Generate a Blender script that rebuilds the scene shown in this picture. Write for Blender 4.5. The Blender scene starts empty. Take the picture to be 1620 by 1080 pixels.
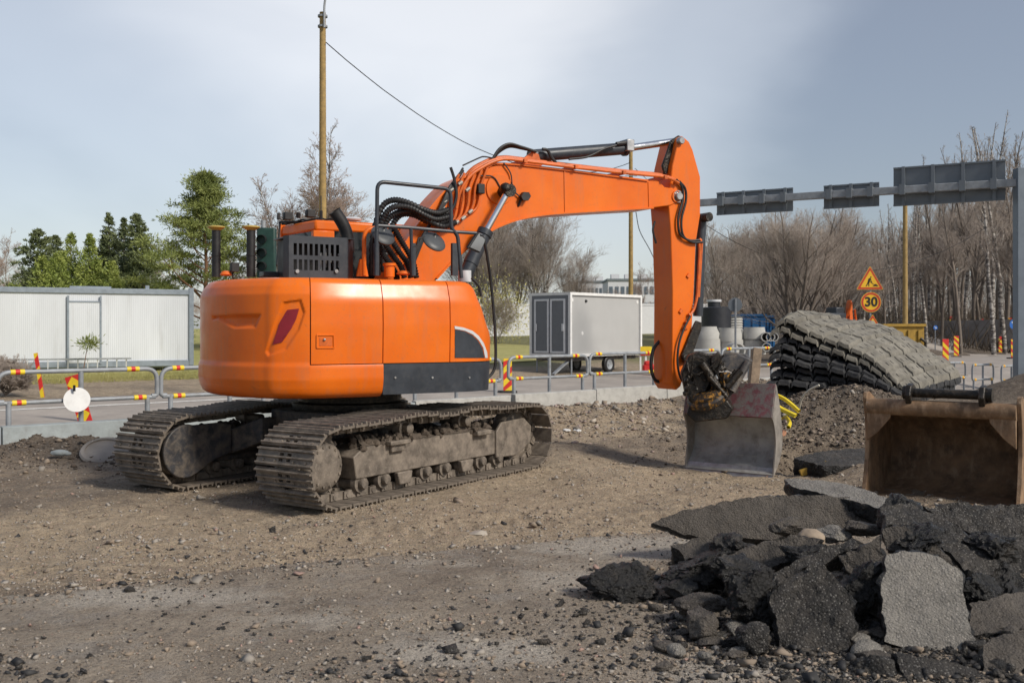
import bpy, bmesh, math, random
import numpy as np
from mathutils import Vector, Matrix, noise as mn
R = math.radians
scene = bpy.context.scene
COL = scene.collection
rng = np.random.default_rng(7)
random.seed(7)

# ------------------------------------------------------------------ camera, sky, sun
EYE, FOC, HOR = 1.86, 1575.0, 520.0          # eye height, focal length and horizon in photo pixels (1620 wide)
cd = bpy.data.cameras.new('camera'); cam = bpy.data.objects.new('camera', cd); COL.objects.link(cam)
cam.location = (0, 0, EYE); cam.rotation_euler = (R(90), 0, 0)
cd.lens = 35; cd.sensor_width = 36; cd.shift_y = -20 / 1620; cd.clip_end = 2000; cd.clip_start = 0.05
cd.dof.use_dof = True; cd.dof.focus_distance = 11.6; cd.dof.aperture_fstop = 4.0
scene.camera = cam
SUN_DIR = Vector((0.70, -0.52, 0.66)).normalized()
sd = bpy.data.lights.new('sun', 'SUN'); sd.energy = 3.3; sd.angle = R(11); sd.color = (1.0, 0.93, 0.83)
sun = bpy.data.objects.new('sun', sd); COL.objects.link(sun)
sun.rotation_euler = SUN_DIR.to_track_quat('Z', 'Y').to_euler()
W = bpy.data.worlds.new('World'); scene.world = W; W.use_nodes = True
nt = W.node_tree; nt.nodes.clear()
def wn(t, **k):
    n = nt.nodes.new(t)
    for a, b in k.items(): setattr(n, a, b)
    return n
sky = wn('ShaderNodeTexSky', sky_type='NISHITA', sun_disc=False)
sky.sun_elevation = math.asin(SUN_DIR.z); sky.sun_rotation = math.atan2(SUN_DIR.x, SUN_DIR.y)
tc = wn('ShaderNodeTexCoord'); mp = wn('ShaderNodeMapping'); mp.inputs['Scale'].default_value = (1.0, 1.0, 2.2)
mp.inputs['Location'].default_value = (0.35, 0.1, 0.2)
nz = wn('ShaderNodeTexNoise'); nz.inputs['Scale'].default_value = 1.9; nz.inputs['Detail'].default_value = 5; nz.inputs['Roughness'].default_value = 0.48
nz.inputs['Distortion'].default_value = 0.3
# thick cloud is brightest ahead, a little towards the first lamp pole, and slate blue away from there
dv = wn('ShaderNodeVectorMath', operation='DISTANCE'); dv.inputs[1].default_value = (-0.10, 0.92, 0.38)
m1 = wn('ShaderNodeMath', operation='MULTIPLY'); m1.inputs[1].default_value = -1.7
m2 = wn('ShaderNodeMath', operation='MULTIPLY'); m2.inputs[1].default_value = 1.0
m3 = wn('ShaderNodeMath', operation='ADD'); m4 = wn('ShaderNodeMath', operation='ADD'); m4.inputs[1].default_value = 0.53
cr = wn('ShaderNodeValToRGB'); cr.color_ramp.interpolation = 'EASE'
cr.color_ramp.elements[0].position = 0.12; cr.color_ramp.elements[0].color = (0.19, 0.20, 0.23, 1)
cr.color_ramp.elements[1].position = 0.92; cr.color_ramp.elements[1].color = (0.72, 0.70, 0.68, 1)
e = cr.color_ramp.elements.new(0.5); e.color = (0.42, 0.43, 0.45, 1)
b1 = wn('ShaderNodeBackground'); b1.inputs[1].default_value = 0.05
b2 = wn('ShaderNodeBackground'); b2.inputs[1].default_value = 0.92
ad = wn('ShaderNodeAddShader'); wo = wn('ShaderNodeOutputWorld')
L = nt.links.new
L(tc.outputs['Generated'], mp.inputs[0]); L(mp.outputs[0], nz.inputs['Vector']); L(tc.outputs['Generated'], dv.inputs[0])
L(dv.outputs['Value'], m1.inputs[0]); L(nz.outputs[0], m2.inputs[0]); L(m1.outputs[0], m3.inputs[0]); L(m2.outputs[0], m3.inputs[1])
L(m3.outputs[0], m4.inputs[0]); L(m4.outputs[0], cr.inputs[0]); L(cr.outputs[0], b2.inputs[0]); L(sky.outputs[0], b1.inputs[0])
L(b1.outputs[0], ad.inputs[0]); L(b2.outputs[0], ad.inputs[1]); L(ad.outputs[0], wo.inputs[0])
scene.view_settings.view_transform = 'Standard'; scene.view_settings.look = 'None'
scene.view_settings.exposure = 0.12; scene.view_settings.gamma = 1
scene.cycles.max_bounces = 6; scene.cycles.use_denoising = True

# ------------------------------------------------------------------ helpers
def at(px, py, Y):
    return Vector(((px - 810) / FOC * Y, Y, EYE - (py - HOR) / FOC * Y))
def smooth(a, b, x):
    t = np.clip((x - a) / (b - a), 0, 1); return t * t * (3 - 2 * t)
def _h(ix, iy, s):
    n = (ix.astype(np.int64) * 374761393 + iy.astype(np.int64) * 668265263 + s * 1274126177) & 0xffffffff
    n = ((n ^ (n >> 13)) * 1274126177) & 0xffffffff
    return ((n ^ (n >> 16)) & 0xffff) / 32767.5 - 1
def vn(x, y, s=0):
    x = np.asarray(x, float); y = np.asarray(y, float)
    ix = np.floor(x); iy = np.floor(y); fx = x - ix; fy = y - iy
    fx = fx * fx * (3 - 2 * fx); fy = fy * fy * (3 - 2 * fy)
    return (_h(ix, iy, s) * (1 - fx) + _h(ix + 1, iy, s) * fx) * (1 - fy) + (_h(ix, iy + 1, s) * (1 - fx) + _h(ix + 1, iy + 1, s) * fx) * fy
def fbm(x, y, s=0, o=4):
    r = 0; a = 1
    for k in range(o):
        r = r + a * vn(x * 2 ** k + 17.3 * k, y * 2 ** k - 9.1 * k, s + k); a *= 0.5
    return r / 1.9

# ---- materials
class NT:
    def __init__(s, name):
        s.m = bpy.data.materials.new(name); s.m.use_nodes = True; s.t = s.m.node_tree
        s.b = s.t.nodes['Principled BSDF']; s.co = s.n('ShaderNodeTexCoord').outputs['Object']
    def n(s, t, **k):
        x = s.t.nodes.new(t)
        for a, b in k.items(): setattr(x, a, b)
        return x
    def l(s, a, b): s.t.links.new(a, b)
    def noise(s, scale, detail=4, rough=0.55, vec=None, dist=0):
        x = s.n('ShaderNodeTexNoise'); x.inputs['Scale'].default_value = scale; x.inputs['Detail'].default_value = detail
        x.inputs['Roughness'].default_value = rough; x.inputs['Distortion'].default_value = dist
        s.l(vec or s.co, x.inputs['Vector']); return x.outputs['Fac']
    def stretch(s, v):
        x = s.n('ShaderNodeMapping'); x.inputs['Scale'].default_value = v; s.l(s.co, x.inputs[0]); return x.outputs[0]
    def vor(s, scale, feature='F1', vec=None, out='Distance'):
        x = s.n('ShaderNodeTexVoronoi', feature=feature); x.inputs['Scale'].default_value = scale
        s.l(vec or s.co, x.inputs['Vector']); return x.outputs[out]
    def rng(s, f, a, b, c=0.0, d=1.0):
        x = s.n('ShaderNodeMapRange'); s.l(f, x.inputs[0])
        for i, v in zip((1, 2, 3, 4), (a, b, c, d)): x.inputs[i].default_value = v
        return x.outputs[0]
    def mix(s, f, a, b, mode='MIX'):
        x = s.n('ShaderNodeMix', data_type='RGBA', blend_type=mode)
        if isinstance(f, (int, float)): x.inputs[0].default_value = f
        else: s.l(f, x.inputs[0])
        for i, v in ((6, a), (7, b)):
            if isinstance(v, tuple): x.inputs[i].default_value = (*v, 1) if len(v) == 3 else v
            else: s.l(v, x.inputs[i])
        return x.outputs[2]
    def math(s, op, a, b=0.0):
        x = s.n('ShaderNodeMath', operation=op)
        for i, v in ((0, a), (1, b)):
            if isinstance(v, (int, float)): x.inputs[i].default_value = v
            else: s.l(v, x.inputs[i])
        return x.outputs[0]
    def bump(s, f, strength=0.3, dist=0.02, prev=None):
        x = s.n('ShaderNodeBump'); x.inputs['Strength'].default_value = strength; x.inputs['Distance'].default_value = dist
        s.l(f, x.inputs['Height'])
        if prev is not None: s.l(prev, x.inputs['Normal'])
        return x.outputs[0]
    def done(s, col=None, rough=None, metal=None, nrm=None, **k):
        for key, v in (('Base Color', col), ('Roughness', rough), ('Metallic', metal), ('Normal', nrm)):
            if v is None: continue
            if isinstance(v, (int, float)): s.b.inputs[key].default_value = v
            elif isinstance(v, tuple): s.b.inputs[key].default_value = (*v, 1)
            else: s.l(v, s.b.inputs[key])
        for a, b in k.items(): s.b.inputs[a.replace('_', ' ')].default_value = b
        return s.m
def simple(name, c, rough=0.6, metal=0.0, var=0.25, vs=6.0, bump=0.0, bs=40.0, c2=None, amt=0.6, lo=0.5, hi=0.75):
    k = NT(name); f = k.noise(vs, 5, 0.6)
    dk = tuple(x * (1 - var) for x in c); lt = tuple(min(1, x * (1 + var)) for x in c)
    col = k.mix(k.rng(f, 0.3, 0.7), dk, lt)
    if c2: col = k.mix(k.rng(k.noise(vs * 1.7, 6, 0.65, dist=0.4), lo, hi, 0, amt), col, c2)
    nr = k.bump(k.noise(bs, 4), bump, 0.02) if bump else None
    return k.done(col, k.rng(f, 0.3, 0.7, max(0.03, rough - 0.08), min(1, rough + 0.08)), metal, nr)
def m_orange():
    k = NT('orange_paint'); f = k.noise(1.6, 5, 0.6)
    col = k.mix(k.rng(f, 0.3, 0.72), (0.70, 0.125, 0.004), (0.80, 0.165, 0.006))
    st = k.noise(9, 5, 0.6, k.stretch((1.0, 1.0, 0.10)))
    col = k.mix(k.rng(st, 0.52, 0.80, 0, 0.5), col, (0.46, 0.17, 0.075))        # dried dirt runs
    col = k.mix(k.rng(k.noise(26, 6, 0.7), 0.56, 0.8, 0, 0.6), col, (0.36, 0.14, 0.06))  # dust specks
    col = k.mix(k.rng(k.noise(4.5, 6, 0.72, dist=0.7), 0.66, 0.71, 0, 0.40), col, (0.26, 0.09, 0.03))  # scuffs
    return k.done(col, k.rng(k.noise(5, 5), 0.3, 0.7, 0.30, 0.5), 0.0, k.bump(k.noise(3.0, 2), 0.05, 0.03), Coat_Weight=0.22, Coat_Roughness=0.2, Specular_IOR_Level=0.3)
def m_track():
    k = NT('dusty_track_steel'); f = k.noise(7, 6, 0.65)
    col = k.mix(k.rng(f, 0.35, 0.65), (0.115, 0.096, 0.078), (0.27, 0.225, 0.18))
    col = k.mix(k.rng(k.noise(30, 5, 0.7), 0.55, 0.75, 0, 0.7), col, (0.36, 0.31, 0.25))
    col = k.mix(k.rng(k.noise(2.2, 6, .7), .55, .7, 0, .6), col, (0.06, 0.05, 0.042))
    return k.done(col, k.rng(f, 0.3, 0.7, 0.45, 0.8), 0.2, k.bump(k.noise(60, 5, 0.7), 0.35, 0.01))
def m_asph(name, base, light, spk, amt):
    k = NT(name); f = k.noise(5, 6, 0.62)
    col = k.mix(k.rng(f, 0.3, 0.7), base, light)
    v = k.n('ShaderNodeTexVoronoi'); v.inputs['Scale'].default_value = 75; k.l(k.co, v.inputs['Vector'])
    hue = k.n('ShaderNodeSeparateColor'); k.l(v.outputs['Color'], hue.inputs[0])
    col = k.mix(k.math('MULTIPLY', k.rng(hue.outputs[0], 0.5, 0.8, 0, amt), k.rng(v.outputs['Distance'], 0.28, 0.45, 1, 0)), col, spk)
    col = k.mix(k.rng(k.noise(2.2, 5, 0.7), 0.52, 0.75, 0, 0.45), col, tuple(x * 0.9 + 0.03 for x in (0.15, 0.125, 0.10)))
    n1 = k.bump(v.outputs['Distance'], 0.8, 0.014); n2 = k.bump(k.noise(22, 6, 0.75), 0.8, 0.035, n1)
    return k.done(col, k.rng(k.noise(12, 4), 0.3, 0.7, 0.5, 0.85), 0.0, n2, Specular_IOR_Level=0.45)
def m_mats():
    k = NT('tyre_rubber_mat'); f = k.noise(2.4, 5, 0.6)
    col = k.mix(k.rng(f, 0.32, 0.66), (0.125, 0.115, 0.095), (0.245, 0.228, 0.19))
    col = k.mix(k.rng(k.noise(14, 6, 0.7), 0.5, 0.75, 0, 0.75), col, (0.055, 0.053, 0.05))
    return k.done(col, 0.85, 0.0, k.bump(k.noise(40, 4), 0.5, 0.015))
def m_rust():
    k = NT('rusty_steel'); f = k.noise(4, 6, 0.65)
    col = k.mix(k.rng(f, 0.33, 0.67), (0.11, 0.07, 0.042), (0.31, 0.19, 0.105))
    col = k.mix(k.rng(k.noise(11, 6, 0.7, k.stretch((1, 1, .35))), 0.5, 0.72, 0, 0.8), col, (0.42, 0.295, 0.19))
    col = k.mix(k.rng(k.noise(32, 4, 0.7), 0.62, 0.72, 0, 0.8), col, (0.2, 0.175, 0.15))
    return k.done(col, 0.75, 0.15, k.bump(k.noise(35, 6, 0.7), 0.45, 0.012))
def m_birch():
    k = NT('birch_bark'); f = k.noise(2.5, 5, 0.7, k.stretch((1, 1, 3.2)))
    col = k.mix(k.rng(f, 0.47, 0.56), (0.10, 0.085, 0.075), (0.44, 0.41, 0.37))
    return k.done(col, 0.85)
def m_corr(name, c, sc, axis=(1, 0, 0)):
    k = NT(name); w = k.n('ShaderNodeTexWave', wave_type='BANDS', bands_direction='X', wave_profile='SIN'); w.inputs['Scale'].default_value = sc
    w.inputs['Distortion'].default_value = 0; k.l(k.co, w.inputs['Vector'])
    f = k.noise(1.2, 5, 0.6, k.stretch((1, 1, .25)))
    col = k.mix(k.rng(f, 0.3, 0.7), tuple(x * .86 for x in c), c)
    col = k.mix(k.rng(k.noise(3, 6, .7, k.stretch((1, 1, .12))), .55, .8, 0, .35), col, (.3, .28, .24))
    return k.done(col, 0.5, 0.0, k.bump(w.outputs['Fac'], 0.22, 0.02))
M = {}
M['orange'] = m_orange()
M['orange2'] = simple('orange_pipe_paint', (0.64, 0.125, 0.012), 0.45, c2=(0.14, 0.06, 0.03), amt=.5)
M['dark'] = simple('charcoal_paint', (0.03, 0.036, 0.046), 0.42, var=.2, c2=(0.085, 0.085, 0.085), amt=.35)
M['black'] = simple('black_rubber', (0.012, 0.012, 0.013), 0.55, var=.3, c2=(0.06, 0.055, 0.05), amt=.4)
M['grease'] = simple('greasy_black_steel', (0.022, 0.019, 0.016), 0.38, 0.4, var=.5, vs=9, bump=.5, c2=(0.13, 0.10, 0.07), amt=.7)
M['under'] = simple('dusty_black_frame', (0.045, 0.045, 0.05), 0.6, 0.1, var=.4, vs=5, bump=.3, c2=(0.17, 0.14, 0.11), amt=.8, lo=.42, hi=.65)
M['track'] = m_track()
M['mud'] = simple('caked_mud', (0.085, 0.066, 0.05), 0.95, var=.35, vs=12, bump=.8, bs=35, c2=(.17, .135, .10), amt=.6)
M['chrome'] = simple('chrome_rod', (0.78, 0.79, 0.80), 0.13, 1.0, var=.05)
M['steel'] = simple('bare_steel', (0.42, 0.42, 0.42), 0.38, 0.8, var=.25, vs=9, c2=(.22, .2, .18), amt=.5)
M['bucket'] = simple('worn_bucket_steel', (0.34, 0.335, 0.32), 0.5, 0.35, var=.28, vs=3.5, bump=.15, c2=(0.14, 0.12, 0.10), amt=.7)
M['bucketred'] = simple('worn_red_paint', (0.20, 0.075, 0.085), 0.6, 0.1, var=.3, vs=6, bump=.2, c2=(0.20, 0.18, 0.165), amt=.95, lo=.42, hi=.56)
M['bucketside'] = simple('dusty_bucket_side', (0.27, 0.245, 0.215), 0.65, 0.2, var=.3, vs=5, bump=.2, c2=(.14, .11, .09), amt=.6)
M['yellowpaint'] = simple('greasy_yellow_paint', (0.42, 0.20, 0.025), 0.5, var=.4, vs=8, c2=(.025, .02, .016), amt=1.0, lo=.36, hi=.5)
M['redrefl'] = simple('red_reflector', (0.22, 0.012, 0.022), 0.3, var=.15)
M['white'] = simple('white_paint', (0.74, 0.74, 0.72), 0.5, var=.06, c2=(.45, .42, .38), amt=.3)
M['silver'] = simple('silver_decal', (0.62, 0.63, 0.65), 0.4, 0.1, var=.08)
M['glass'] = simple('dark_cab_glass', (0.012, 0.015, 0.018), 0.08, var=.1)
M['mirror'] = simple('mirror_glass', (0.75, 0.77, 0.8), 0.04, 1.0, var=.02)
M['galv'] = simple('galvanised_steel', (0.29, 0.31, 0.33), 0.55, 0.2, var=.22, vs=5, c2=(.2, .18, .15), amt=.4)
M['signgrey'] = simple('sign_back_grey', (0.15, 0.17, 0.19), 0.5, 0.2, var=.12, vs=2)
M['postgrey'] = simple('grey_blue_post', (0.15, 0.18, 0.215), 0.5, 0.3, var=.12, vs=2)
M['concrete'] = simple('concrete', (0.42, 0.415, 0.39), 0.9, var=.14, vs=4, bump=.2, c2=(.24, .23, .21), amt=.6)
M['bluecon'] = simple('blue_grey_concrete', (0.30, 0.335, 0.34), 0.85, var=.18, vs=3, bump=.2, c2=(.2, .2, .19), amt=.6)
M['wood'] = simple('weathered_wood_pole', (0.33, 0.225, 0.085), 0.85, var=.25, vs=7, bump=.3, c2=(.15, .11, .05), amt=.6)
M['plank'] = simple('old_timber', (0.24, 0.18, 0.125), 0.9, var=.3, vs=8, bump=.4, c2=(.1, .075, .05), amt=.6)
M['brass'] = simple('antenna_brass', (0.50, 0.36, 0.08), 0.5, var=.2)
M['mirrorback'] = simple('mirror_back_grey', (0.06, 0.065, 0.07), 0.5, var=.15)
M['yellow'] = simple('warning_yellow', (0.78, 0.56, 0.02), 0.5, var=.1, c2=(.3, .24, .1), amt=.3)
M['red'] = simple('warning_red', (0.60, 0.025, 0.02), 0.5, var=.12, c2=(.25, .06, .04), amt=.35)
M['signyellow'] = simple('sign_yellow', (0.80, 0.47, 0.02), 0.45, var=.05)
M['signred'] = simple('sign_red', (0.52, 0.045, 0.02), 0.45, var=.06)
M['signblue'] = simple('sign_blue', (0.02, 0.14, 0.50), 0.45, var=.06)
M['ink'] = simple('black_lettering', (0.012, 0.012, 0.012), 0.5, var=.05)
M['blue'] = simple('blue_container_paint', (0.015, 0.13, 0.33), 0.5, var=.2, vs=2, c2=(.05, .12, .2), amt=.4)
M['tank'] = simple('black_plastic_tank', (0.02, 0.022, 0.028), 0.5, var=.2)
M['skip'] = simple('mustard_skip_paint', (0.36, 0.22, 0.03), 0.6, var=.25, vs=3, c2=(.16, .09, .03), amt=.6)
M['hose'] = simple('yellow_hose', (0.72, 0.56, 0.03), 0.5, var=.15)
M['pvc'] = simple('pale_pipe', (0.62, 0.58, 0.48), 0.5, var=.1)
M['salmon'] = simple('salmon_pipe', (0.50, 0.25, 0.15), 0.6, var=.15)
M['cabin'] = m_corr('corrugated_cabin_wall', (0.67, 0.70, 0.73), 5.2)
M['cabinframe'] = simple('cabin_frame_grey', (0.24, 0.28, 0.32), 0.5, 0.1, var=.15)
M['trailer'] = simple('trailer_panel_grey', (0.42, 0.42, 0.41), 0.45, var=.04, vs=1.5)
M['trailerdoor'] = simple('trailer_door_grey', (0.15, 0.16, 0.175), 0.5, var=.08)
M['tan'] = simple('tan_boulder', (0.33, 0.26, 0.19), 0.85, var=.2, bump=.3)
M['mat'] = m_mats()
M['matdark'] = simple('black_tyre_rubber', (0.022, 0.023, 0.026), 0.75, var=.4, vs=5, bump=.5, bs=30, c2=(.10, .095, .085), amt=.6)
M['rust'] = m_rust()
M['asdark'] = m_asph('broken_asphalt_dark', (0.014, 0.013, 0.012), (0.055, 0.048, 0.041), (0.33, 0.31, 0.28), 0.55)
M['asmid'] = m_asph('worn_asphalt_underside', (0.055, 0.047, 0.04), (0.115, 0.098, 0.08), (0.25, 0.22, 0.19), 0.35)
def m_tar():
    k = NT('glossy_tar_lump'); f = k.noise(6, 6, .7)
    col = k.mix(k.rng(f, .35, .7), (.007, .007, .0075), (.03, .027, .024)); col = k.mix(k.rng(k.noise(3, 5, .7), .58, .72, 0, .6), col, (.11, .095, .08))
    n1 = k.bump(k.vor(38), .8, .02); n2 = k.bump(k.noise(16, 6, .75), .9, .04, n1)
    return k.done(col, k.rng(k.noise(9, 4), .35, .65, .2, .6), 0, n2)
M['tar'] = m_tar()
M['aslight'] = m_asph('worn_asphalt_top', (0.17, 0.158, 0.14), (0.27, 0.25, 0.22), (0.40, 0.37, 0.33), 0.85)
M['birch'] = m_birch()
M['bark'] = simple('dark_bark', (0.16, 0.132, 0.108), 0.9, var=.3, vs=3)
M['twig'] = simple('winter_twigs', (0.36, 0.305, 0.26), 0.9, var=.35, vs=.5)
M['twigpink'] = simple('birch_twigs', (0.37, 0.285, 0.24), 0.9, var=.3, vs=.5)
M['pinebark'] = simple('pine_bark', (0.17, 0.09, 0.05), 0.9, var=.3, vs=2)
def m_leaf(name, a, b):
    k = NT(name); f = k.noise(0.9, 5, 0.7)
    col = k.mix(k.rng(f, 0.32, 0.68), a, b)
    return k.done(col, 0.7)
M['pine'] = m_leaf('pine_needles', (0.095, 0.135, 0.03), (0.31, 0.34, 0.10))
M['spruce'] = m_leaf('spruce_needles', (0.065, 0.09, 0.035), (0.19, 0.22, 0.09))
M['thuja'] = m_leaf('cypress_foliage', (0.13, 0.19, 0.03), (0.36, 0.40, 0.10))
M['budleaf'] = m_leaf('spring_buds', (0.36, 0.34, 0.10), (0.58, 0.52, 0.19))
M['farwall'] = simple('far_building_wall', (0.62, 0.63, 0.64), 0.7, var=.05)
M['farglass'] = simple('far_window_glass', (0.12, 0.15, 0.18), 0.3, var=.1)
M['farroof'] = simple('far_building_roof', (0.16, 0.19, 0.20), 0.7, var=.1)
M['retain'] = simple('grey_stone_wall', (0.24, 0.225, 0.215), 0.9, var=.25, vs=1.5, bump=.3)
M['scrub'] = simple('dry_scrub', (0.11, 0.085, 0.06), 0.95, var=.4, vs=.6)
M['sand'] = simple('pinkish_gravel', (0.33, 0.255, 0.225), 0.95, var=.2, vs=3, bump=.7, bs=30)
M['soil'] = simple('dark_soil', (0.10, 0.078, 0.06), 0.95, var=.35, vs=3, bump=.8, bs=22, c2=(.17, .135, .10), amt=.6)

# ---- mesh builder
class MB:
    def __init__(s): s.v = []; s.f = []; s.mi = []; s.sm = []; s.cur = 0; s.X = None
    def add(s, vs, fs, smooth=False):
        b = len(s.v)
        s.v += [tuple(s.X @ Vector(p)) if s.X else tuple(p) for p in vs]
        s.f += [tuple(i + b for i in f) for f in fs]; s.mi += [s.cur] * len(fs); s.sm += [smooth] * len(fs)
        return s
    def box(s, c, d, rot=None):
        hx, hy, hz = d[0] / 2, d[1] / 2, d[2] / 2
        vs = [Vector((x, y, z)) for x in (-hx, hx) for y in (-hy, hy) for z in (-hz, hz)]
        if rot is not None: vs = [rot @ p for p in vs]
        c = Vector(c)
        return s.add([p + c for p in vs], [(0, 1, 3, 2), (4, 6, 7, 5), (0, 4, 5, 1), (2, 3, 7, 6), (0, 2, 6, 4), (1, 5, 7, 3)])
    def beam(s, a, b, w, h, up=(0, 0, 1)):
        a = Vector(a); b = Vector(b); d = b - a
        z = Vector(up); x = d.normalized(); y = z.cross(x).normalized(); z = x.cross(y)
        return s.box((a + b) / 2, (d.length, w, h), Matrix((x, y, z)).transposed())
    def prism(s, poly, off, n=None):
        """closed polygon of 3D points extruded by vector off"""
        off = Vector(off); k = len(poly); p = [Vector(q) for q in poly]
        vs = p + [q + off for q in p]
        return s.add(vs, [tuple(range(k)), tuple(range(2 * k - 1, k - 1, -1))] + [(i, i + k, (i + 1) % k + k, (i + 1) % k) for i in range(k)])
    def tube(s, pts, r, n=10, cap=True, rib=0):
        P = [Vector(p) for p in pts]; k = len(P)
        if k < 2: return s
        rs = r if isinstance(r, (list, tuple)) else [r] * k
        T = [(P[min(i + 1, k - 1)] - P[max(i - 1, 0)]).normalized() for i in range(k)]
        u = Vector((0, 0, 1)) if abs(T[0].z) < 0.9 else Vector((1, 0, 0))
        u = (u - T[0] * u.dot(T[0])).normalized(); vs = []; fs = []
        for i in range(k):
            u = (u - T[i] * u.dot(T[i])).normalized(); w = T[i].cross(u)
            for j in range(n):
                a = 2 * math.pi * j / n
                vs.append(P[i] + (u * math.cos(a) + w * math.sin(a)) * rs[i])
        for i in range(k - 1):
            for j in range(n):
                fs.append((i * n + j, i * n + (j + 1) % n, (i + 1) * n + (j + 1) % n, (i + 1) * n + j))
        s.add(vs, fs, True)
        if cap:
            s.add(vs[:n], [tuple(range(n - 1, -1, -1))]); s.add(vs[-n:], [tuple(range(n))])
        return s
    def cyl(s, a, b, r, n=20, r2=None): return s.tube([a, b], [r, r if r2 is None else r2], n)
    def lathe(s, prof, c=(0, 0, 0), axis=(0, 0, 1), n=24):
        ax = Vector(axis).normalized(); u = ax.orthogonal().normalized(); w = ax.cross(u); c = Vector(c); vs = []; fs = []
        for r, h in prof:
            for j in range(n):
                a = 2 * math.pi * j / n; vs.append(c + ax * h + (u * math.cos(a) + w * math.sin(a)) * r)
        for i in range(len(prof) - 1):
            for j in range(n): fs.append((i * n + j, i * n + (j + 1) % n, (i + 1) * n + (j + 1) % n, (i + 1) * n + j))
        return s.add(vs, fs, True)
    def ball(s, c, r, sub=2, flat=(1, 1, 1), nz=0, ns=3):
        bm = bmesh.new(); bmesh.ops.create_icosphere(bm, subdivisions=sub, radius=1); c = Vector(c)
        vs = []
        for v in bm.verts:
            p = v.co.copy(); k = 1 + (nz * mn.noise(p * ns + c * 7.7) if nz else 0)
            vs.append(Vector((p.x * flat[0], p.y * flat[1], p.z * flat[2])) * r * k + c)
        fs = [tuple(v.index for v in f.verts) for f in bm.faces]; bm.free()
        return s.add(vs, fs, nz == 0)
    def build(s, name, mats, parent=None, mat=None, bevel=0, seg=2, auto=True):
        me = bpy.data.meshes.new(name); me.from_pydata(s.v, [], s.f)
        for m in (mats if isinstance(mats, (list, tuple)) else [mats]): me.materials.append(M[m] if isinstance(m, str) else m)
        me.polygons.foreach_set('material_index', s.mi); me.polygons.foreach_set('use_smooth', s.sm)
        bm = bmesh.new(); bm.from_mesh(me); bmesh.ops.recalc_face_normals(bm, faces=bm.faces[:])
        if bevel:
            bmesh.ops.remove_doubles(bm, verts=bm.verts[:], dist=1e-5)
        if not bevel: bmesh.ops.remove_doubles(bm, verts=bm.verts[:], dist=1e-6)
        bm.to_mesh(me); bm.free()
        me.set_sharp_from_angle(angle=R(42))
        o = bpy.data.objects.new(name, me); COL.objects.link(o)
        if parent: o.parent = parent
        if mat is not None: o.matrix_local = mat
        if bevel:
            b = o.modifiers.new('bevel', 'BEVEL'); b.width = bevel; b.segments = seg; b.limit_method = 'ANGLE'; b.angle_limit = R(35)
        return o
def each(name, mb, m, parent=None, **kw):
    """build every separate piece of the builder as an object of its own"""
    par = {}
    def find(a):
        while par[a] != a: par[a] = par[par[a]]; a = par[a]
        return a
    key = [tuple(round(c, 5) for c in v) for v in mb.v]
    for q in key: par.setdefault(q, q)
    for f in mb.f:
        a = find(key[f[0]])
        for i in f[1:]:
            b = find(key[i])
            if b != a: par[b] = a
    groups = {}
    for i, f in enumerate(mb.f): groups.setdefault(find(key[f[0]]), []).append(i)
    out = []
    for fs in groups.values():
        n_ = MB(); mp_ = {}
        for i in fs:
            for v in mb.f[i]:
                if v not in mp_: mp_[v] = len(n_.v); n_.v.append(mb.v[v])
            n_.f.append(tuple(mp_[v] for v in mb.f[i])); n_.mi.append(mb.mi[i]); n_.sm.append(mb.sm[i])
        out.append(n_.build(name, m, parent, **kw))
    return out
def npmesh(name, V, Fq, mats, parent=None, smooth=False, mi=None):
    """mesh from numpy arrays; Fq is (n,3) or (n,4)"""
    me = bpy.data.meshes.new(name); k = Fq.shape[1]
    me.vertices.add(len(V)); me.vertices.foreach_set('co', np.ascontiguousarray(V, dtype=np.float32).ravel())
    me.loops.add(Fq.size); me.loops.foreach_set('vertex_index', np.ascontiguousarray(Fq, dtype=np.int32).ravel())
    me.polygons.add(len(Fq)); me.polygons.foreach_set('loop_start', np.arange(0, Fq.size, k, dtype=np.int32))
    me.polygons.foreach_set('loop_total', np.full(len(Fq), k, dtype=np.int32))
    if smooth: me.polygons.foreach_set('use_smooth', np.ones(len(Fq), dtype=bool))
    for m in (mats if isinstance(mats, (list, tuple)) else [mats]): me.materials.append(M[m] if isinstance(m, str) else m)
    if mi is not None: me.polygons.foreach_set('material_index', np.ascontiguousarray(mi, dtype=np.int32))
    me.update(calc_edges=True); me.validate()
    o = bpy.data.objects.new(name, me); COL.objects.link(o)
    if parent: o.parent = parent
    return o
def tag(o, label=None, cat=None, group=None, kind=None):
    if label: o['label'] = label
    if cat: o['category'] = cat
    if group: o['group'] = group
    if kind: o['kind'] = kind
    return o
def empty(name, loc, label, cat, group=None, rz=0):
    o = bpy.data.objects.new(name, None); COL.objects.link(o); o.location = loc; o.rotation_euler = (0, 0, rz); o.empty_display_size = .2
    return tag(o, label, cat, group)
def kids(o): return [c for c in bpy.data.objects if c.parent == o]
def copy_tree(o, parent=None):
    c = o.copy(); COL.objects.link(c)
    if parent is not None: c.parent = parent
    for ch in kids(o): copy_tree(ch, c)
    return c
def arc(c, r, a0, a1, n, ux, uy):
    c = Vector(c); ux = Vector(ux); uy = Vector(uy)
    return [c + ux * (r * math.cos(a0 + (a1 - a0) * i / n)) + uy * (r * math.sin(a0 + (a1 - a0) * i / n)) for i in range(n + 1)]
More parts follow.
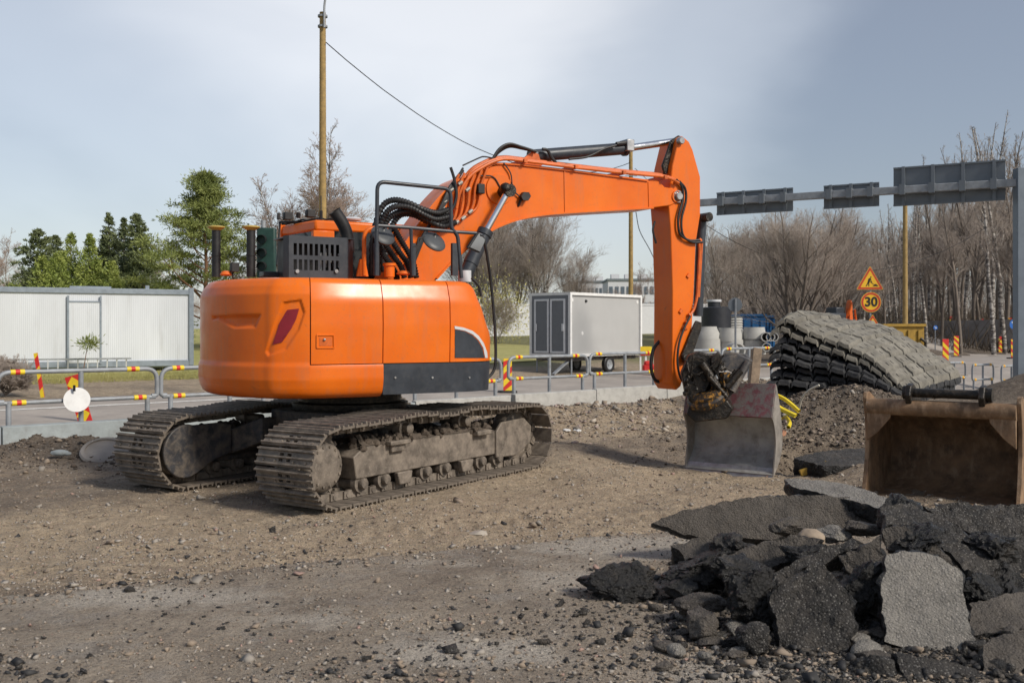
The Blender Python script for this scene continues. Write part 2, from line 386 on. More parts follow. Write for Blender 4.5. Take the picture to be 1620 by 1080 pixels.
def spline(pts, n=8):
    P = [Vector(p) for p in pts]; P = [2 * P[0] - P[1]] + P + [2 * P[-1] - P[-2]]; out = []
    for i in range(1, len(P) - 2):
        for j in range(n):
            t = j / n; a, b, c, d = P[i - 1], P[i], P[i + 1], P[i + 2]
            out.append(0.5 * ((2 * b) + (c - a) * t + (2 * a - 5 * b + 4 * c - d) * t * t + (3 * b - a - 3 * c + d) * t ** 3))
    return out + [P[-2]]
def bendpath(pts, r, n=5):
    """polyline with rounded corners"""
    P = [Vector(p) for p in pts]; out = [P[0]]
    for i in range(1, len(P) - 1):
        a = (P[i - 1] - P[i]); b = (P[i + 1] - P[i]); k = min(r, a.length * .45, b.length * .45)
        p0 = P[i] + a.normalized() * k; p1 = P[i] + b.normalized() * k
        for j in range(n + 1):
            t = j / n; out.append((1 - t) ** 2 * p0 + 2 * t * (1 - t) * P[i] + t * t * p1)
    return out + [P[-1]]

# ------------------------------------------------------------------ terrain
FO = np.array((-8.07, 15.7)); FU = np.array((0.755, 0.656)); FN = np.array((-0.656, 0.755))
def sd_of(x, y):
    return (x - FO[0]) * FU[0] + (y - FO[1]) * FU[1], (x - FO[0]) * FN[0] + (y - FO[1]) * FN[1]
def gau(x, y, cx, cy, rx, ry): return np.exp(-((x - cx) / rx) ** 2 - ((y - cy) / ry) ** 2)
def plate_mask(x, y):
    e = 6.86 + 0.43 * (x + 3.5) + 0.22 * fbm(x * 1.3, y * 0.3, 5) + 0.28 * fbm(x * .55 + 3, y * .2, 9, 2)
    e = np.minimum(e, 9.1)
    return smooth(0.06, -0.06, y - e)
def H(x, y, fine=True):
    x = np.asarray(x, float); y = np.asarray(y, float)
    s, d = sd_of(x, y)
    z = 0.38 * smooth(0.3, 14, d) + np.clip((y - 36) * 0.031, 0, 1.45) * smooth(10, 14, d)
    far = np.clip((y - 30) * 0.03, 0, 1.3) * smooth(8, 13, x) * smooth(9, 1, d)
    z = z + far
    near = smooth(-0.7, -1.6, d) * smooth(40, 30, y)
    r = 0
    if fine:
        mach = np.clip(gau(x, y, -2.0, 12.5, 2.6, 2.6), 0, 1)
        pl = plate_mask(x, y)
        r = (0.05 * fbm(x * .75, y * .75, 1) + 0.042 * fbm(x * 2.1, y * 2.6, 2) + 0.034 * fbm(x * 5, y * 8, 3, 4)) * (1 - 0.75 * mach)
        rut = np.sin((x * 0.93 - y * 0.36) * 5.2 + 1.6 * fbm(x * .6, y * .6, 12, 2)) * gau(x, y, 1.6, 12.2, 2.6, 1.5)
        for cx_, cy_, an, ln_, wd in ((1.9, 11.6, .32, 2.6, .36), (1.2, 13.1, .25, 2.2, .36), (-4.6, 10.4, .55, 2.2, .36), (-3.3, 9.3, .45, 2.0, .34), (.4, 9.6, .2, 1.8, .34)):
            u_ = (x - cx_) * math.cos(an) + (y - cy_) * math.sin(an); v_ = -(x - cx_) * math.sin(an) + (y - cy_) * math.cos(an)
            bm_ = smooth(wd + .06, wd - .04, np.abs(v_)) * smooth(ln_ + .5, ln_ - .5, np.abs(u_)) * np.clip(.55 + .9 * fbm(x * 1.1, y * 1.1, 81, 2), 0, 1)
            r = r + bm_ * (.022 * (np.sin(u_ * 2 * math.pi / .19) > .25) - .022)
        r = r + 0.028 * rut
        r = r * (1 - pl) + pl * (0.045 + 0.012 * fbm(x * .8, y * .8, 4) + 0.0035 * fbm(x * 6, y * 6, 6))
        r = r * near
    z = z + r
    rough = 1 + (0.55 * fbm(x * 1.6, y * 1.6, 21) + .25 * fbm(x * 5, y * 5, 22, 3) if fine else 0)
    bank = 0.26 * np.exp(-((d + 2.9) / 1.25) ** 2) * smooth(5.2, 7.5, s) * smooth(26, 18, s)
    z = z + bank * (rough * .8 + .2)
    z = z + 0.74 * gau(x, y, 5.75, 17.7, 1.6, 1.1) * (0.8 + 0.2 * rough)
    z = z + 0.30 * gau(x, y, 7.6, 18.6, 1.7, 1.2)
    z = z + 0.35 * smooth(14.5, 17, s) * smooth(-5.5, -2.5, d) * smooth(.2, -1.2, d)
    z = z - 0.62 * smooth(1.05, 0.55, np.sqrt(((x - 4.95) / 1.25) ** 2 + ((y - 14.9) / 0.95) ** 2))
    z = z - 0.21 * smooth(2.8, 1.0, np.hypot(x - 3.3, y - 14.2)) * (1 - smooth(4.2, 4.9, x))
    z = z + (0.22 * gau(x, y, -6.9, 14.6, 1.0, .55) + 0.16 * gau(x, y, -5.7, 14.3, .8, .45)) * rough
    if fine:
        lump = np.clip(gau(x, y, 5.75, 17.6, 2.6, 1.6) + gau(x, y, 4.9, 15.6, 1.6, .9) + .5 * np.exp(-((d + 3.2) / 1.5) ** 2) * smooth(5, 7, s) + .8 * gau(x, y, -6.5, 14.5, 1.6, .8), 0, 1) * smooth(-.7, -1.4, d)
        z = z + lump * (.09 * fbm(x * 2.6, y * 2.6, 71) + .06 * fbm(x * 7, y * 7, 72, 3) + .03 * np.abs(fbm(x * 15, y * 15, 73, 2)))
    z = z + 0.9 * np.exp(-(np.hypot((x - 12.75) / 1.45, (y - 24.0) / 1.3)) ** 1.6) * (0.9 + .1 * rough)
    z = z + 0.17 * gau(x, y, 3.1, 6.75, 1.0, .9) * (.85 + .15 * rough)
    return z
def Hp(x, y): return float(H(np.array([x]), np.array([y]))[0])
def gpt(px, py, z0=0.0):
    """where the ray through a photo pixel meets the ground"""
    z = z0
    for _ in range(25):
        Y = (EYE - z) * FOC / max(py - HOR, 1e-3); z = .5 * z + .5 * Hp((px - 810) / FOC * Y, Y)
    return Vector(((px - 810) / FOC * Y, Y, z))
def axis_grid(a, b, step, lo, hi, g=1.09):
    c = list(np.arange(a, b + 1e-6, step)); s = step; x = b
    while x < hi: s *= g; x += s; c.append(x)
    s = step; x = a
    while x > lo: s *= g; x -= s; c.insert(0, x)
    return np.array(c)
xs = axis_grid(-7.5, 8.0, 0.042, -320, 380); ys = axis_grid(4.0, 19.5, 0.042, -60, 620)
GX, GY = np.meshgrid(xs, ys); GZ = H(GX, GY)
ny_, nx_ = GX.shape
idx = np.arange(nx_ * ny_).reshape(ny_, nx_)
Fq = np.stack([idx[:-1, :-1], idx[:-1, 1:], idx[1:, 1:], idx[1:, :-1]], -1).reshape(-1, 4)
def m_ground():
    k = NT('earth_ground'); a = k.n('ShaderNodeVertexColor', layer_name='zone'); sp = k.n('ShaderNodeSeparateColor'); k.l(a.outputs[0], sp.inputs[0])
    f1 = k.noise(1.1, 7, 0.65); f2 = k.noise(7, 7, 0.7); f3 = k.noise(38, 4, 0.65)
    dirt = k.mix(k.rng(f1, 0.34, 0.66), (0.215, 0.162, 0.115), (0.40, 0.315, 0.228))
    dirt = k.mix(k.rng(f2, 0.48, 0.72, 0, 0.7), dirt, (0.085, 0.068, 0.054))
    sand = k.mix(k.rng(f2, 0.35, 0.65), (0.42, 0.318, 0.212), (0.58, 0.46, 0.32))
    dirt = k.mix(k.rng(k.math('ADD', sp.outputs[1], k.math('MULTIPLY', k.math('SUBTRACT', f2, .5), .9)), 0.36, 0.62), dirt, sand)
    plate = k.mix(k.rng(f1, 0.33, 0.64), (0.265, 0.212, 0.16), (0.47, 0.39, 0.30))
    plate = k.mix(k.rng(k.noise(2.3, 7, 0.7, dist=0.5), 0.52, 0.68, 0, 0.7), plate, (0.40, 0.36, 0.315))
    plate = k.mix(k.rng(k.noise(3.7, 7, 0.72), 0.54, 0.70, 0, 0.65), plate, (0.135, 0.106, 0.08))
    plate = k.mix(k.math('MULTIPLY', k.rng(k.math('ADD', sp.outputs[1], k.math('MULTIPLY', k.math('SUBTRACT', k.noise(3.1, 7, .72), .5), 1.5)), .30, .70), .9), plate, (0.57, 0.51, 0.43))
    col = k.mix(k.rng(k.math('ADD', sp.outputs[0], k.math('MULTIPLY', k.math('SUBTRACT', f2, .5), 1.1)), .4, .6), dirt, plate)
    damp = k.math('MULTIPLY', k.rng(k.noise(.55, 6, .68, dist=.6), .54, .68, 0, .55), 1.0)
    col = k.mix(k.math('MULTIPLY', damp, k.rng(sp.outputs[0], .3, .7, 1, .25)), col, k.mix(f2, (0.075, 0.060, 0.047), (0.135, 0.108, 0.085)))
    col = k.mix(k.rng(f3, .5, .72, 0, .45), col, (0.06, 0.05, 0.042)); col = k.mix(k.rng(f3, .5, .3, 0, .3), col, (0.46, 0.40, 0.325))
    soil = k.mix(k.rng(f2, 0.35, 0.65), (0.095, 0.073, 0.055), (0.22, 0.175, 0.132))
    col = k.mix(a.outputs[1], soil, col)
    grass = k.mix(k.rng(k.noise(.35, 6, .7), 0.3, 0.7), (0.16, 0.15, 0.06), (0.22, 0.215, 0.075))
    col = k.mix(sp.outputs[2], col, grass)
    v = k.n('ShaderNodeTexVoronoi'); v.inputs['Scale'].default_value = 62; k.l(k.co, v.inputs['Vector'])
    hue = k.n('ShaderNodeSeparateColor'); k.l(v.outputs['Color'], hue.inputs[0])
    peb = k.math('MULTIPLY', k.rng(hue.outputs[1], 0.55, 0.72, 0, 0.8), k.rng(v.outputs['Distance'], 0.25, 0.42, 1, 0))
    pc = k.mix(hue.outputs[2], (0.06, 0.055, 0.052), (0.42, 0.37, 0.31))
    col = k.mix(peb, col, pc)
    v2 = k.n('ShaderNodeTexVoronoi'); v2.inputs['Scale'].default_value = 24; k.l(k.co, v2.inputs['Vector']); h2_ = k.n('ShaderNodeSeparateColor'); k.l(v2.outputs['Color'], h2_.inputs[0])
    col = k.mix(k.math('MULTIPLY', k.rng(h2_.outputs[0], .72, .86, 0, .7), k.rng(v2.outputs['Distance'], .2, .4, 1, 0)), col, k.mix(h2_.outputs[2], (0.09, 0.08, 0.072), (0.45, 0.39, 0.32)))
    n1 = k.bump(k.rng(v.outputs['Distance'], 0, .5, 1, 0), 0.8, 0.014); n2 = k.bump(f3, 1.0, 0.035, n1); n3 = k.bump(f2, 1.0, 0.09, n2)
    return k.done(col, 0.92, 0.0, n3)
M['ground'] = m_ground()
ground = npmesh('ground', np.stack([GX, GY, GZ], -1).reshape(-1, 3), Fq, 'ground', smooth=True)
tag(ground, kind='structure')
s_, d_ = sd_of(GX, GY)
pm = plate_mask(GX, GY) * smooth(-.7, -1.6, d_)
sandm = 0.5 + 0.55 * fbm(GX * .45, GY * .45, 31, 3) + 0.6 * gau(GX, GY, -1.0, 9.3, 3.6, 1.2) + 0.55 * gau(GX, GY, 2.0, 12.4, 2.6, 1.6) + .6 * gau(GX, GY, -3.1, 8.9, .9, .25) + .5 * gau(GX, GY, .3, 9.9, 1.6, .4) - 0.6 * gau(GX, GY, -5.5, 13.5, 2.5, 1.7) - .35 * gau(GX, GY, -6, 10.8, 2.5, 1.3)
sandm = sandm + .8 * np.exp(-((d_ + 3.6) / 1.5) ** 2) * smooth(5, 7, s_) * smooth(13.2, 11.5, s_)
sandm = np.where(d_ > -.8, 0.55, sandm)
pale = 1.0 * gau(GX, GY, .95, 8.25, .95, .5) + 1.1 * gau(GX, GY, -.2, 5.6, .55, .28) + .6 * gau(GX, GY, .4, 7.2, .6, .4) + .8 * gau(GX, GY, 1.25, 5.3, .6, .3) + .55 * gau(GX, GY, -.6, 7.7, .5, .2) + .8 * gau(GX, GY, -2.5, 6.75, 1.1, .35) + .5 * gau(GX, GY, -1.2, 6.2, .7, .3)
sandm = sandm * (1 - pm) + pale * pm
soilm = np.clip(1.1 * gau(GX, GY, 5.75, 17.6, 2.2, 1.2) + gau(GX, GY, -6.6, 14.5, 1.7, .8) + 1.3 * gau(GX, GY, 4.95, 14.9, 1.3, 1.0) + .12 * smooth(-5.4, -4.4, d_) * smooth(-1.2, -2.0, d_) * smooth(6, 8, s_)
                + smooth(2.6, 1.2, np.hypot((GX - 12.75) / 1.2, GY - 24.0)) + 0.9 * gau(GX, GY, 3.1, 6.4, 1.15, 1.2) + smooth(24, 40, GY) * smooth(.2, .24, GX / np.maximum(GY, 1)), 0, 1)
grassm = smooth(11.8, 12.8, d_ + .8 * vn(GX * .7, GY * .7, 41)) * smooth(.21, .17, GX / np.maximum(GY, 1))
ca = ground.data.color_attributes.new('zone', 'FLOAT_COLOR', 'POINT')
ca.data.foreach_set('color', np.stack([pm, np.clip(sandm, 0, 1), grassm, 1 - soilm], -1).astype(np.float32).ravel())
def sheet(name, S, D, m, off, fn=None):
    """a sheet that follows the ground; S, D are fence-aligned coordinates (or world when fn is given)"""
    a, b = np.meshgrid(S, D)
    if fn is None: x = FO[0] + a * FU[0] + b * FN[0]; y = FO[1] + a * FU[1] + b * FN[1]
    else: x, y = fn(a, b)
    z = H(x, y, False) + off; h, w = a.shape; i = np.arange(h * w).reshape(h, w)
    q = np.stack([i[:-1, :-1], i[:-1, 1:], i[1:, 1:], i[1:, :-1]], -1).reshape(-1, 4)
    return tag(npmesh(name, np.stack([x, y, z], -1).reshape(-1, 3), q, m, smooth=True), kind='structure')
def m_road():
    k = NT('dusty_road'); f = k.noise(.7, 6, .65); g = k.noise(5, 6, .7, k.stretch((1, 1, 1)))
    col = k.mix(k.rng(f, .32, .68), (0.27, 0.238, 0.21), (0.40, 0.355, 0.31))
    col = k.mix(k.rng(g, .5, .75, 0, .5), col, (0.19, 0.172, 0.158))
    return k.done(col, 0.85, 0, k.bump(k.noise(40, 4), .3, .01))
M['road'] = m_road()
k = NT('lawn_grass'); f = k.noise(.22, 6, .7)
M['lawn'] = k.done(k.mix(k.rng(k.noise(3, 6, .75), .45, .75, 0, .6), k.mix(k.rng(f, .33, .66), (0.32, 0.32, 0.095), (0.47, 0.42, 0.165)), (0.22, 0.21, 0.075)), 0.95, 0, k.bump(k.noise(25, 3), 1.0, .05))
sheet('road', np.arange(-30, 60, .8), np.arange(.75, 7.7, .35), 'road', 0.022)
sheet('road_marking', np.arange(-30, 9, .5), np.array((5.5, 5.72)), simple('worn_white_line', (.62, .60, .56), .8, var=.2, c2=(.38, .34, .3), amt=.6), 0.030)
sheet('lawn', np.arange(-60, 33, 1.0), np.concatenate([np.arange(13.2, 30, .6), np.arange(30, 75, 2)]), 'lawn', 0.03)
sheet('side_road', np.arange(0, 1.01, .04), np.arange(0, 1.01, .02), 'road', 0.03, lambda a, b: (9.5 + 27 * b + a * (9 + 8 * b), 26.5 + 60 * b + a * 1.0))

# ---- loose stones
IV = np.array([(a, b, c) for a in (-1, 1) for b in (-1, 1) for c in (-1, 1)]) * .68
IF = np.array([q for a, b, c, d in [(0, 1, 3, 2), (4, 6, 7, 5), (0, 4, 5, 1), (2, 3, 7, 6), (0, 2, 6, 4), (1, 5, 7, 3)] for q in ((a, b, c), (a, c, d))])
def scatter(name, pts, size, mats, weights, sink=.25, flat=.65):
    n = len(pts); Q = rng.normal(size=(n, 3, 3)); Q, _ = np.linalg.qr(Q)
    sc = size[:, None] * rng.uniform(.55, 1.5, (n, 3)); V = IV[None] * (1 + .42 * rng.uniform(-1, 1, (n, len(IV), 1))) + rng.normal(0, .14, (n, len(IV), 3))
    for _ in range(2):
        nn = rng.normal(size=(n, 1, 3)); nn /= np.linalg.norm(nn, axis=2, keepdims=True); dd = (V * nn).sum(2, keepdims=True); V = V - nn * np.maximum(dd - rng.uniform(.25, .6, (n, 1, 1)), 0)
    V = np.einsum('nij,nkj->nki', Q, V * sc[:, None, :]); V[:, :, 2] *= flat
    V += pts[:, None, :]; V[:, :, 2] += (size * flat * (1 - 2 * sink))[:, None]
    F_ = (IF[None] + (np.arange(n) * len(IV))[:, None, None]).reshape(-1, 3)
    mi = np.repeat(rng.choice(len(mats), n, p=np.array(weights) / sum(weights)), len(IF))
    o = npmesh(name, V.reshape(-1, 3), F_, mats, mi=mi); return tag(o, kind='stuff')
def pts_screen(n, y0, y1, dens):
    """candidate ground points, thinned by a density function"""
    v = rng.uniform(1 / y1, 1 / y0, n); y = 1 / v; x = rng.uniform(-.56, .56, n) * y
    keep = rng.uniform(0, 1, n) < dens(x, y); x = x[keep]; y = y[keep]
    return np.stack([x, y, H(x, y)], -1)
M['st1'] = simple('grey_stone', (.29, .26, .225), .85, var=.3, vs=2); M['st2'] = simple('pale_stone', (.42, .37, .31), .85, var=.2, vs=2)
M['st3'] = simple('brown_stone', (.25, .198, .15), .9, var=.3, vs=2); M['st4'] = simple('tarry_crumb', (.03, .029, .029), .7, var=.4, vs=8)
M['st5'] = simple('reddish_stone', (.33, .22, .18), .85, var=.2, vs=2)
def dens1(x, y):
    e = y - (6.9 + .43 * (x + 3.5)); pl = plate_mask(x, y)
    c = np.clip(.5 + 1.1 * fbm(x * .9, y * .9, 51, 3), 0, 1)
    return np.clip((1 - pl) * (.25 + .6 * c) + pl * .55 * c ** 2 + .55 * np.exp(-(e / .45) ** 2) + .5 * gau(x, y, -1.3, 5.6, 1.6, .5) * c, 0, 1) * smooth(-1, -1.8, sd_of(x, y)[1])
p = pts_screen(46000, 4.6, 15, dens1)
scatter('gravel', p, np.clip(np.exp(rng.normal(-5.0, .55, len(p))), .0035, .042) * (0.8 + .035 * p[:, 1]), ['st1', 'st2', 'st3', 'st5'], [5, .9, 6, .35])
def dens2(x, y):
    c = np.clip(.25 + 1.3 * fbm(x * 1.1, y * 1.1, 61, 3), 0, 1)
    e = y - (6.9 + .43 * (x + 3.5))
    return np.clip(.30 * c ** 2 + .5 * gau(x, y, -.9, 5.35, .9, .4) * c + .6 * gau(x, y, -2.4, 5.2, .9, .3) * c + .45 * np.exp(-(e / .5) ** 2) * c + .9 * gau(x, y, 2.0, 5.8, .9, .8), 0, 1)
p = pts_screen(24000, 4.6, 10.5, dens2)
scatter('asphalt_crumbs', p, np.clip(np.exp(rng.normal(-4.85, .6, len(p))), .003, .045), ['st4', 'asdark', 'st3'], [5, 2, 1])
n = 6500; s1 = rng.uniform(6.5, 19, n); d1 = rng.normal(-3.3, 1.2, n); x = FO[0] + s1 * FU[0] + d1 * FN[0]; y = FO[1] + s1 * FU[1] + d1 * FN[1]
kp = (d1 < -1.0) & (np.hypot(x - 4.95, y - 14.9) > 1.0); x = x[kp]; y = y[kp]
scatter('bank_gravel', np.stack([x, y, H(x, y)], -1), np.clip(np.exp(rng.normal(-4.1, .6, len(x))), .008, .085), ['st1', 'st2', 'st3', 'sand'], [2, .8, 6, 1.5])
n = 8000; x = rng.normal(2.2, .8, n); y = rng.normal(6.0, .75, n); kp = y > 4.75; x = x[kp]; y = y[kp]
scatter('rubble', np.stack([x, y, H(x, y)], -1), np.clip(np.exp(rng.normal(-4.6, .65, len(x))), .004, .042), ['asdark', 'st4', 'asmid', 'st3'], [6, 3, 4, 1.2])
n = 9000; x = np.concatenate([rng.normal(5.6, 1.5, 6000), rng.normal(4.7, 1.2, 3000)]); y = np.concatenate([rng.normal(17.2, .9, 6000), rng.normal(15.6, .7, 3000)])
scatter('mound_clods', np.stack([x, y, H(x, y)], -1), np.clip(np.exp(rng.normal(-4.5, .6, n)), .005, .05), ['soil', 'st3', 'st1', 'sand'], [9, 3, 1, .5])
n = 1500; x = rng.uniform(-8, -4.5, n); y = rng.normal(14.2, .6, n)
scatter('clods', np.stack([x, y, H(x, y)], -1), np.clip(np.exp(rng.normal(-4.4, .55, n)), .006, .05), ['soil', 'st3', 'st1'], [7, 2, .5])

# ------------------------------------------------------------------ broken asphalt
from mathutils.geometry import delaunay_2d_cdt
def slab(name, px, Y, nrm, th, mats, label, group='broken asphalt slabs', seed=0, rough=.012, step=.026, off=(0, 0)):
    nrm = Vector(nrm).normalized(); c2 = (sum(p[0] for p in px) / len(px), sum(p[1] for p in px) / len(px))
    A = at(c2[0], c2[1], Y); O = Vector((0, 0, EYE)); U = nrm.cross(Vector((0, 0, 1)))
    U = (U if U.length > .1 else Vector((1, 0, 0))).normalized(); Vv = nrm.cross(U).normalized()
    P = []
    for q in px:
        dr = at(q[0], q[1], 1.0) - O; t = (A - O).dot(nrm) / dr.dot(nrm); w = O + dr * t - A; P.append((w.dot(U), w.dot(Vv)))
    E = []
    for i, a in enumerate(P):
        b = P[(i + 1) % len(P)]; ln = math.hypot(b[0] - a[0], b[1] - a[1]); k_ = max(1, int(ln / step))
        for j in range(k_):
            t = j / k_; q = Vector((a[0] + (b[0] - a[0]) * t, a[1] + (b[1] - a[1]) * t, seed * 3.7))
            E.append((q.x + .03 * mn.noise(q * 8) + .018 * mn.noise(q * 27), q.y + .022 * mn.noise(q * 9 + Vector((5, 5, 5))) + .012 * mn.noise(q * 31 + Vector((5, 5, 5)))))
    n = len(E); cx = sum(p[0] for p in E) / n; cy = sum(p[1] for p in E) / n
    def fill(ring, st):
        x0, x1 = min(p[0] for p in ring), max(p[0] for p in ring); y0, y1 = min(p[1] for p in ring), max(p[1] for p in ring)
        pts = [Vector(p) for p in ring]; x = x0
        while x < x1:
            y = y0
            while y < y1: pts.append(Vector((x + random.uniform(-.3, .3) * st, y + random.uniform(-.3, .3) * st))); y += st
            x += st
        vo, _, fo, ov, _, _ = delaunay_2d_cdt(pts, [], [list(range(n))], 1, 1e-5)
        return vo, fo, ov
    mb = MB()
    def w3(u, v, h): return A + U * u + Vv * v + nrm * h
    vo, fo, ov = fill(E, step * .9)
    top = [w3(p.x, p.y, rough * (mn.noise(Vector((p.x * 7, p.y * 7, seed))) + .6 * mn.noise(Vector((p.x * 21, p.y * 21, seed))) + .5 * mn.noise(Vector((p.x * 47, p.y * 47, seed))))) for p in vo]
    remap = {}
    for i, src in enumerate(ov):
        for q in src:
            if q < n: remap[q] = i
    mb.cur = 0; mb.add(top, [tuple(f) for f in fo])
    rings = [[top[remap[i]] if i in remap else w3(*E[i], 0) for i in range(n)]]
    for kk, (h, sc) in enumerate(((.14, 1.015), (.36, 1.01), (.6, 1.0), (.82, .98), (1, .93))):
        rg = []
        for i, (u, v) in enumerate(E):
            q = Vector((u * 22, v * 22, h * th * 22 + seed)); j = .024 * mn.noise(q) + .026 * mn.noise(q * .45) + .014 * mn.noise(q * 2.2); ln = math.hypot(u - cx, v - cy) + 1e-6
            rg.append(w3(cx + (u - cx) * (sc + j / ln), cy + (v - cy) * (sc + j / ln), -h * th + .012 * mn.noise(q * .9 + Vector((9, 9, 9)))))
        rings.append(rg)
    base = []; fs = []
    for r_ in rings: base += r_
    for k_ in range(len(rings) - 1):
        for i in range(n): fs.append((k_ * n + i, k_ * n + (i + 1) % n, (k_ + 1) * n + (i + 1) % n, (k_ + 1) * n + i))
    mb.cur = 1; mb.add(base, fs)
    mb.add(rings[-1], [tuple(range(n))])
    o = mb.build(name, mats); return tag(o, label, 'asphalt slab', group)
def chunk(name, px, py, Y, dims, label, m='asdark', seed=0, rot=0, cat='asphalt chunk', group='broken asphalt chunks', sub=4, cuts=7, amp=.20):
    bm = bmesh.new(); bmesh.ops.create_icosphere(bm, subdivisions=sub, radius=1); rr = random.Random(seed); A = at(px, py, Y)
    pl = [(Vector((rr.gauss(0, 1), rr.gauss(0, 1), rr.gauss(0, 1))).normalized(), rr.uniform(.5, .8)) for _ in range(cuts)]
    rm = Matrix.Rotation(rot, 3, 'Z'); vs = []
    for v in bm.verts:
        p = v.co.copy()
        for nn, dd in pl:
            k_ = p.dot(nn)
            if k_ > dd: p -= nn * (k_ - dd) * .9
        q = v.co * 1.0 + Vector((seed * 3.1, 0, 0))
        p *= 1 + amp * mn.noise(q * 1.8) + amp * .55 * mn.noise(q * 4.5) + amp * .35 * mn.noise(q * 11)
        vs.append(rm @ Vector((p.x * dims[0], p.y * dims[1], p.z * dims[2])) + A)
    mb = MB(); mb.add(vs, [tuple(v.index for v in f.verts) for f in bm.faces]); bm.free()
    return tag(mb.build(name, m), label, cat, group)
S = slab; DK = ['asdark', 'tar']; MD = ['asmid', 'tar']; LT = ['aslight', 'tar']
S('asphalt_slab', [(1034, 826), (1062, 811), (1120, 799), (1179, 787), (1279, 783), (1345, 787), (1400, 818), (1390, 836), (1222, 850), (1145, 853), (1080, 845)], 7.7, (-.05, -.86, .5), 0.150, MD, 'long dark brown slab leaning at the back of the pile with its pointed end free', seed=1)
S('asphalt_slab', [(1238, 757), (1300, 759), (1365, 772), (1421, 796), (1400, 806), (1340, 791), (1250, 768)], 7.85, (-.06, -.22, 1), 0.128, LT, 'flat pale slab lying across the top of the pile below the rusty bucket', seed=2)
S('asphalt_slab', [(1404, 878), (1430, 872), (1460, 874), (1495, 883), (1523, 904), (1525, 930), (1534, 982), (1553, 1025), (1542, 1045), (1460, 1030), (1404, 1014), (1397, 982), (1395, 921)], 5.75, (-.05, -.78, .62), 0.105, LT, 'pale grey speckled slab standing upright at the front of the pile', seed=3)
S('asphalt_slab', [(1220, 943), (1248, 913), (1292, 889), (1322, 906), (1348, 939), (1352, 982), (1335, 1042), (1314, 1100), (1250, 1100), (1235, 1034), (1229, 982)], 5.7, (-.22, -.72, .66), 0.150, DK, 'big dark oval slab leaning beside the pale upright slab', seed=4, rough=.03)
S('asphalt_slab', [(1395, 805), (1439, 796), (1473, 809), (1525, 839), (1581, 891), (1568, 911), (1534, 904), (1495, 874), (1434, 829), (1400, 831)], 6.6, (.1, -.45, .9), 0.150, DK, 'glittering dark slab sloping down behind the pale upright slab', seed=5, rough=.03)
S('asphalt_slab', [(1398, 835), (1430, 829), (1490, 868), (1525, 905), (1520, 935), (1470, 880), (1405, 868)], 6.35, (-.3, -.85, .35), 0.150, MD, 'brownish slab face propped under the glittering dark slab', seed=6)
S('asphalt_slab', [(1462, 803), (1520, 796), (1640, 800), (1640, 925), (1590, 900), (1530, 842)], 7.0, (.1, -.6, .75), 0.180, DK, 'large dark slab below the open mouth of the rusty bucket', seed=7, rough=.035)
S('asphalt_slab', [(1532, 955), (1580, 942), (1640, 930), (1640, 985), (1600, 998), (1540, 1003)], 5.85, (.05, -.5, .85), 0.150, MD, 'low brown slab wedged past the pale upright slab near the picture edge', seed=8)
S('asphalt_slab', [(1553, 1020), (1640, 985), (1640, 1100), (1580, 1100), (1560, 1060)], 5.25, (.0, -.6, .8), 0.150, MD, 'brown slab in the bottom corner beside the foot of the pale upright slab', seed=9)
S('asphalt_slab', [(1415, 1033), (1470, 1040), (1545, 1055), (1580, 1095), (1440, 1100)], 5.2, (0, -.5, .86), 0.120, DK, 'dark slab trapped flat under the foot of the pale upright slab', seed=10)
S('asphalt_slab', [(1063, 862), (1095, 852), (1138, 853), (1150, 868), (1132, 888), (1085, 886)], 7.0, (-.15, -.45, .85), 0.210, MD, 'thick slab with a grey top just below the pointed end of the long slab', seed=11, rough=.02)
S('asphalt_slab', [(1140, 892), (1170, 872), (1210, 856), (1266, 846), (1300, 855), (1296, 868), (1222, 897), (1165, 916)], 6.65, (-.3, -.75, .55), 0.165, MD, 'elongated dark slab lying diagonally in the middle of the pile', seed=12, rough=.03)
S('asphalt_slab', [(1222, 908), (1283, 874), (1350, 852), (1372, 862), (1310, 888), (1250, 915), (1226, 932)], 6.3, (-.25, -.6, .7), 0.150, DK, 'narrow dark slab resting above the big dark oval slab', seed=13, rough=.03)
S('asphalt_slab', [(1330, 880), (1392, 850), (1400, 900), (1396, 980), (1362, 960), (1345, 915)], 6.15, (-.35, -.8, .4), 0.135, MD, 'dark broken face in the gap between the oval slab and the pale slab', seed=14, rough=.03)
S('asphalt_slab', [(1256, 724), (1300, 713), (1372, 708), (1405, 737), (1305, 737)], 14.1, (0, -.12, 1), 0.300, DK, 'dark cut edge of old asphalt at the trench just behind the rusty bucket', seed=15)
chunk('asphalt_chunk', 988, 932, 6.75, (.29, .22, .17), 'glossy black asphalt lump lying alone at the tip of the pile', m='tar', seed=23, rot=.2, amp=.32, sub=5, cuts=9)
chunk('asphalt_chunk', 1082, 935, 6.6, (.14, .12, .08), 'small black lump touching the lone glossy lump', m='tar', seed=2, amp=.3)
chunk('asphalt_chunk', 1190, 950, 6.0, (.15, .14, .22), 'tall dark lump standing against the big oval slab', m='tar', seed=3, rot=.5, amp=.3, sub=5)
chunk('asphalt_chunk', 1108, 957, 6.15, (.16, .13, .07), 'flat brown lump in front of the pile near the lone glossy lump', m='asmid', seed=4)
chunk('asphalt_chunk', 1112, 985, 5.85, (.12, .12, .11), 'brown dusty lump half buried in the crumbs before the pile', m='asmid', seed=5)
chunk('asphalt_chunk', 1250, 836, 7.05, (.14, .10, .075), 'grey brown lump lying against the face of the long slab', m='asmid', seed=6)
chunk('asphalt_chunk', 1318, 845, 6.95, (.13, .09, .06), 'light grey lump lying against the long slab beside the tan boulder', m='aslight', seed=7)
chunk('asphalt_chunk', 1368, 836, 6.9, (.14, .10, .07), 'dusty lump between the long slab and the glittering slab', m='asmid', seed=8)
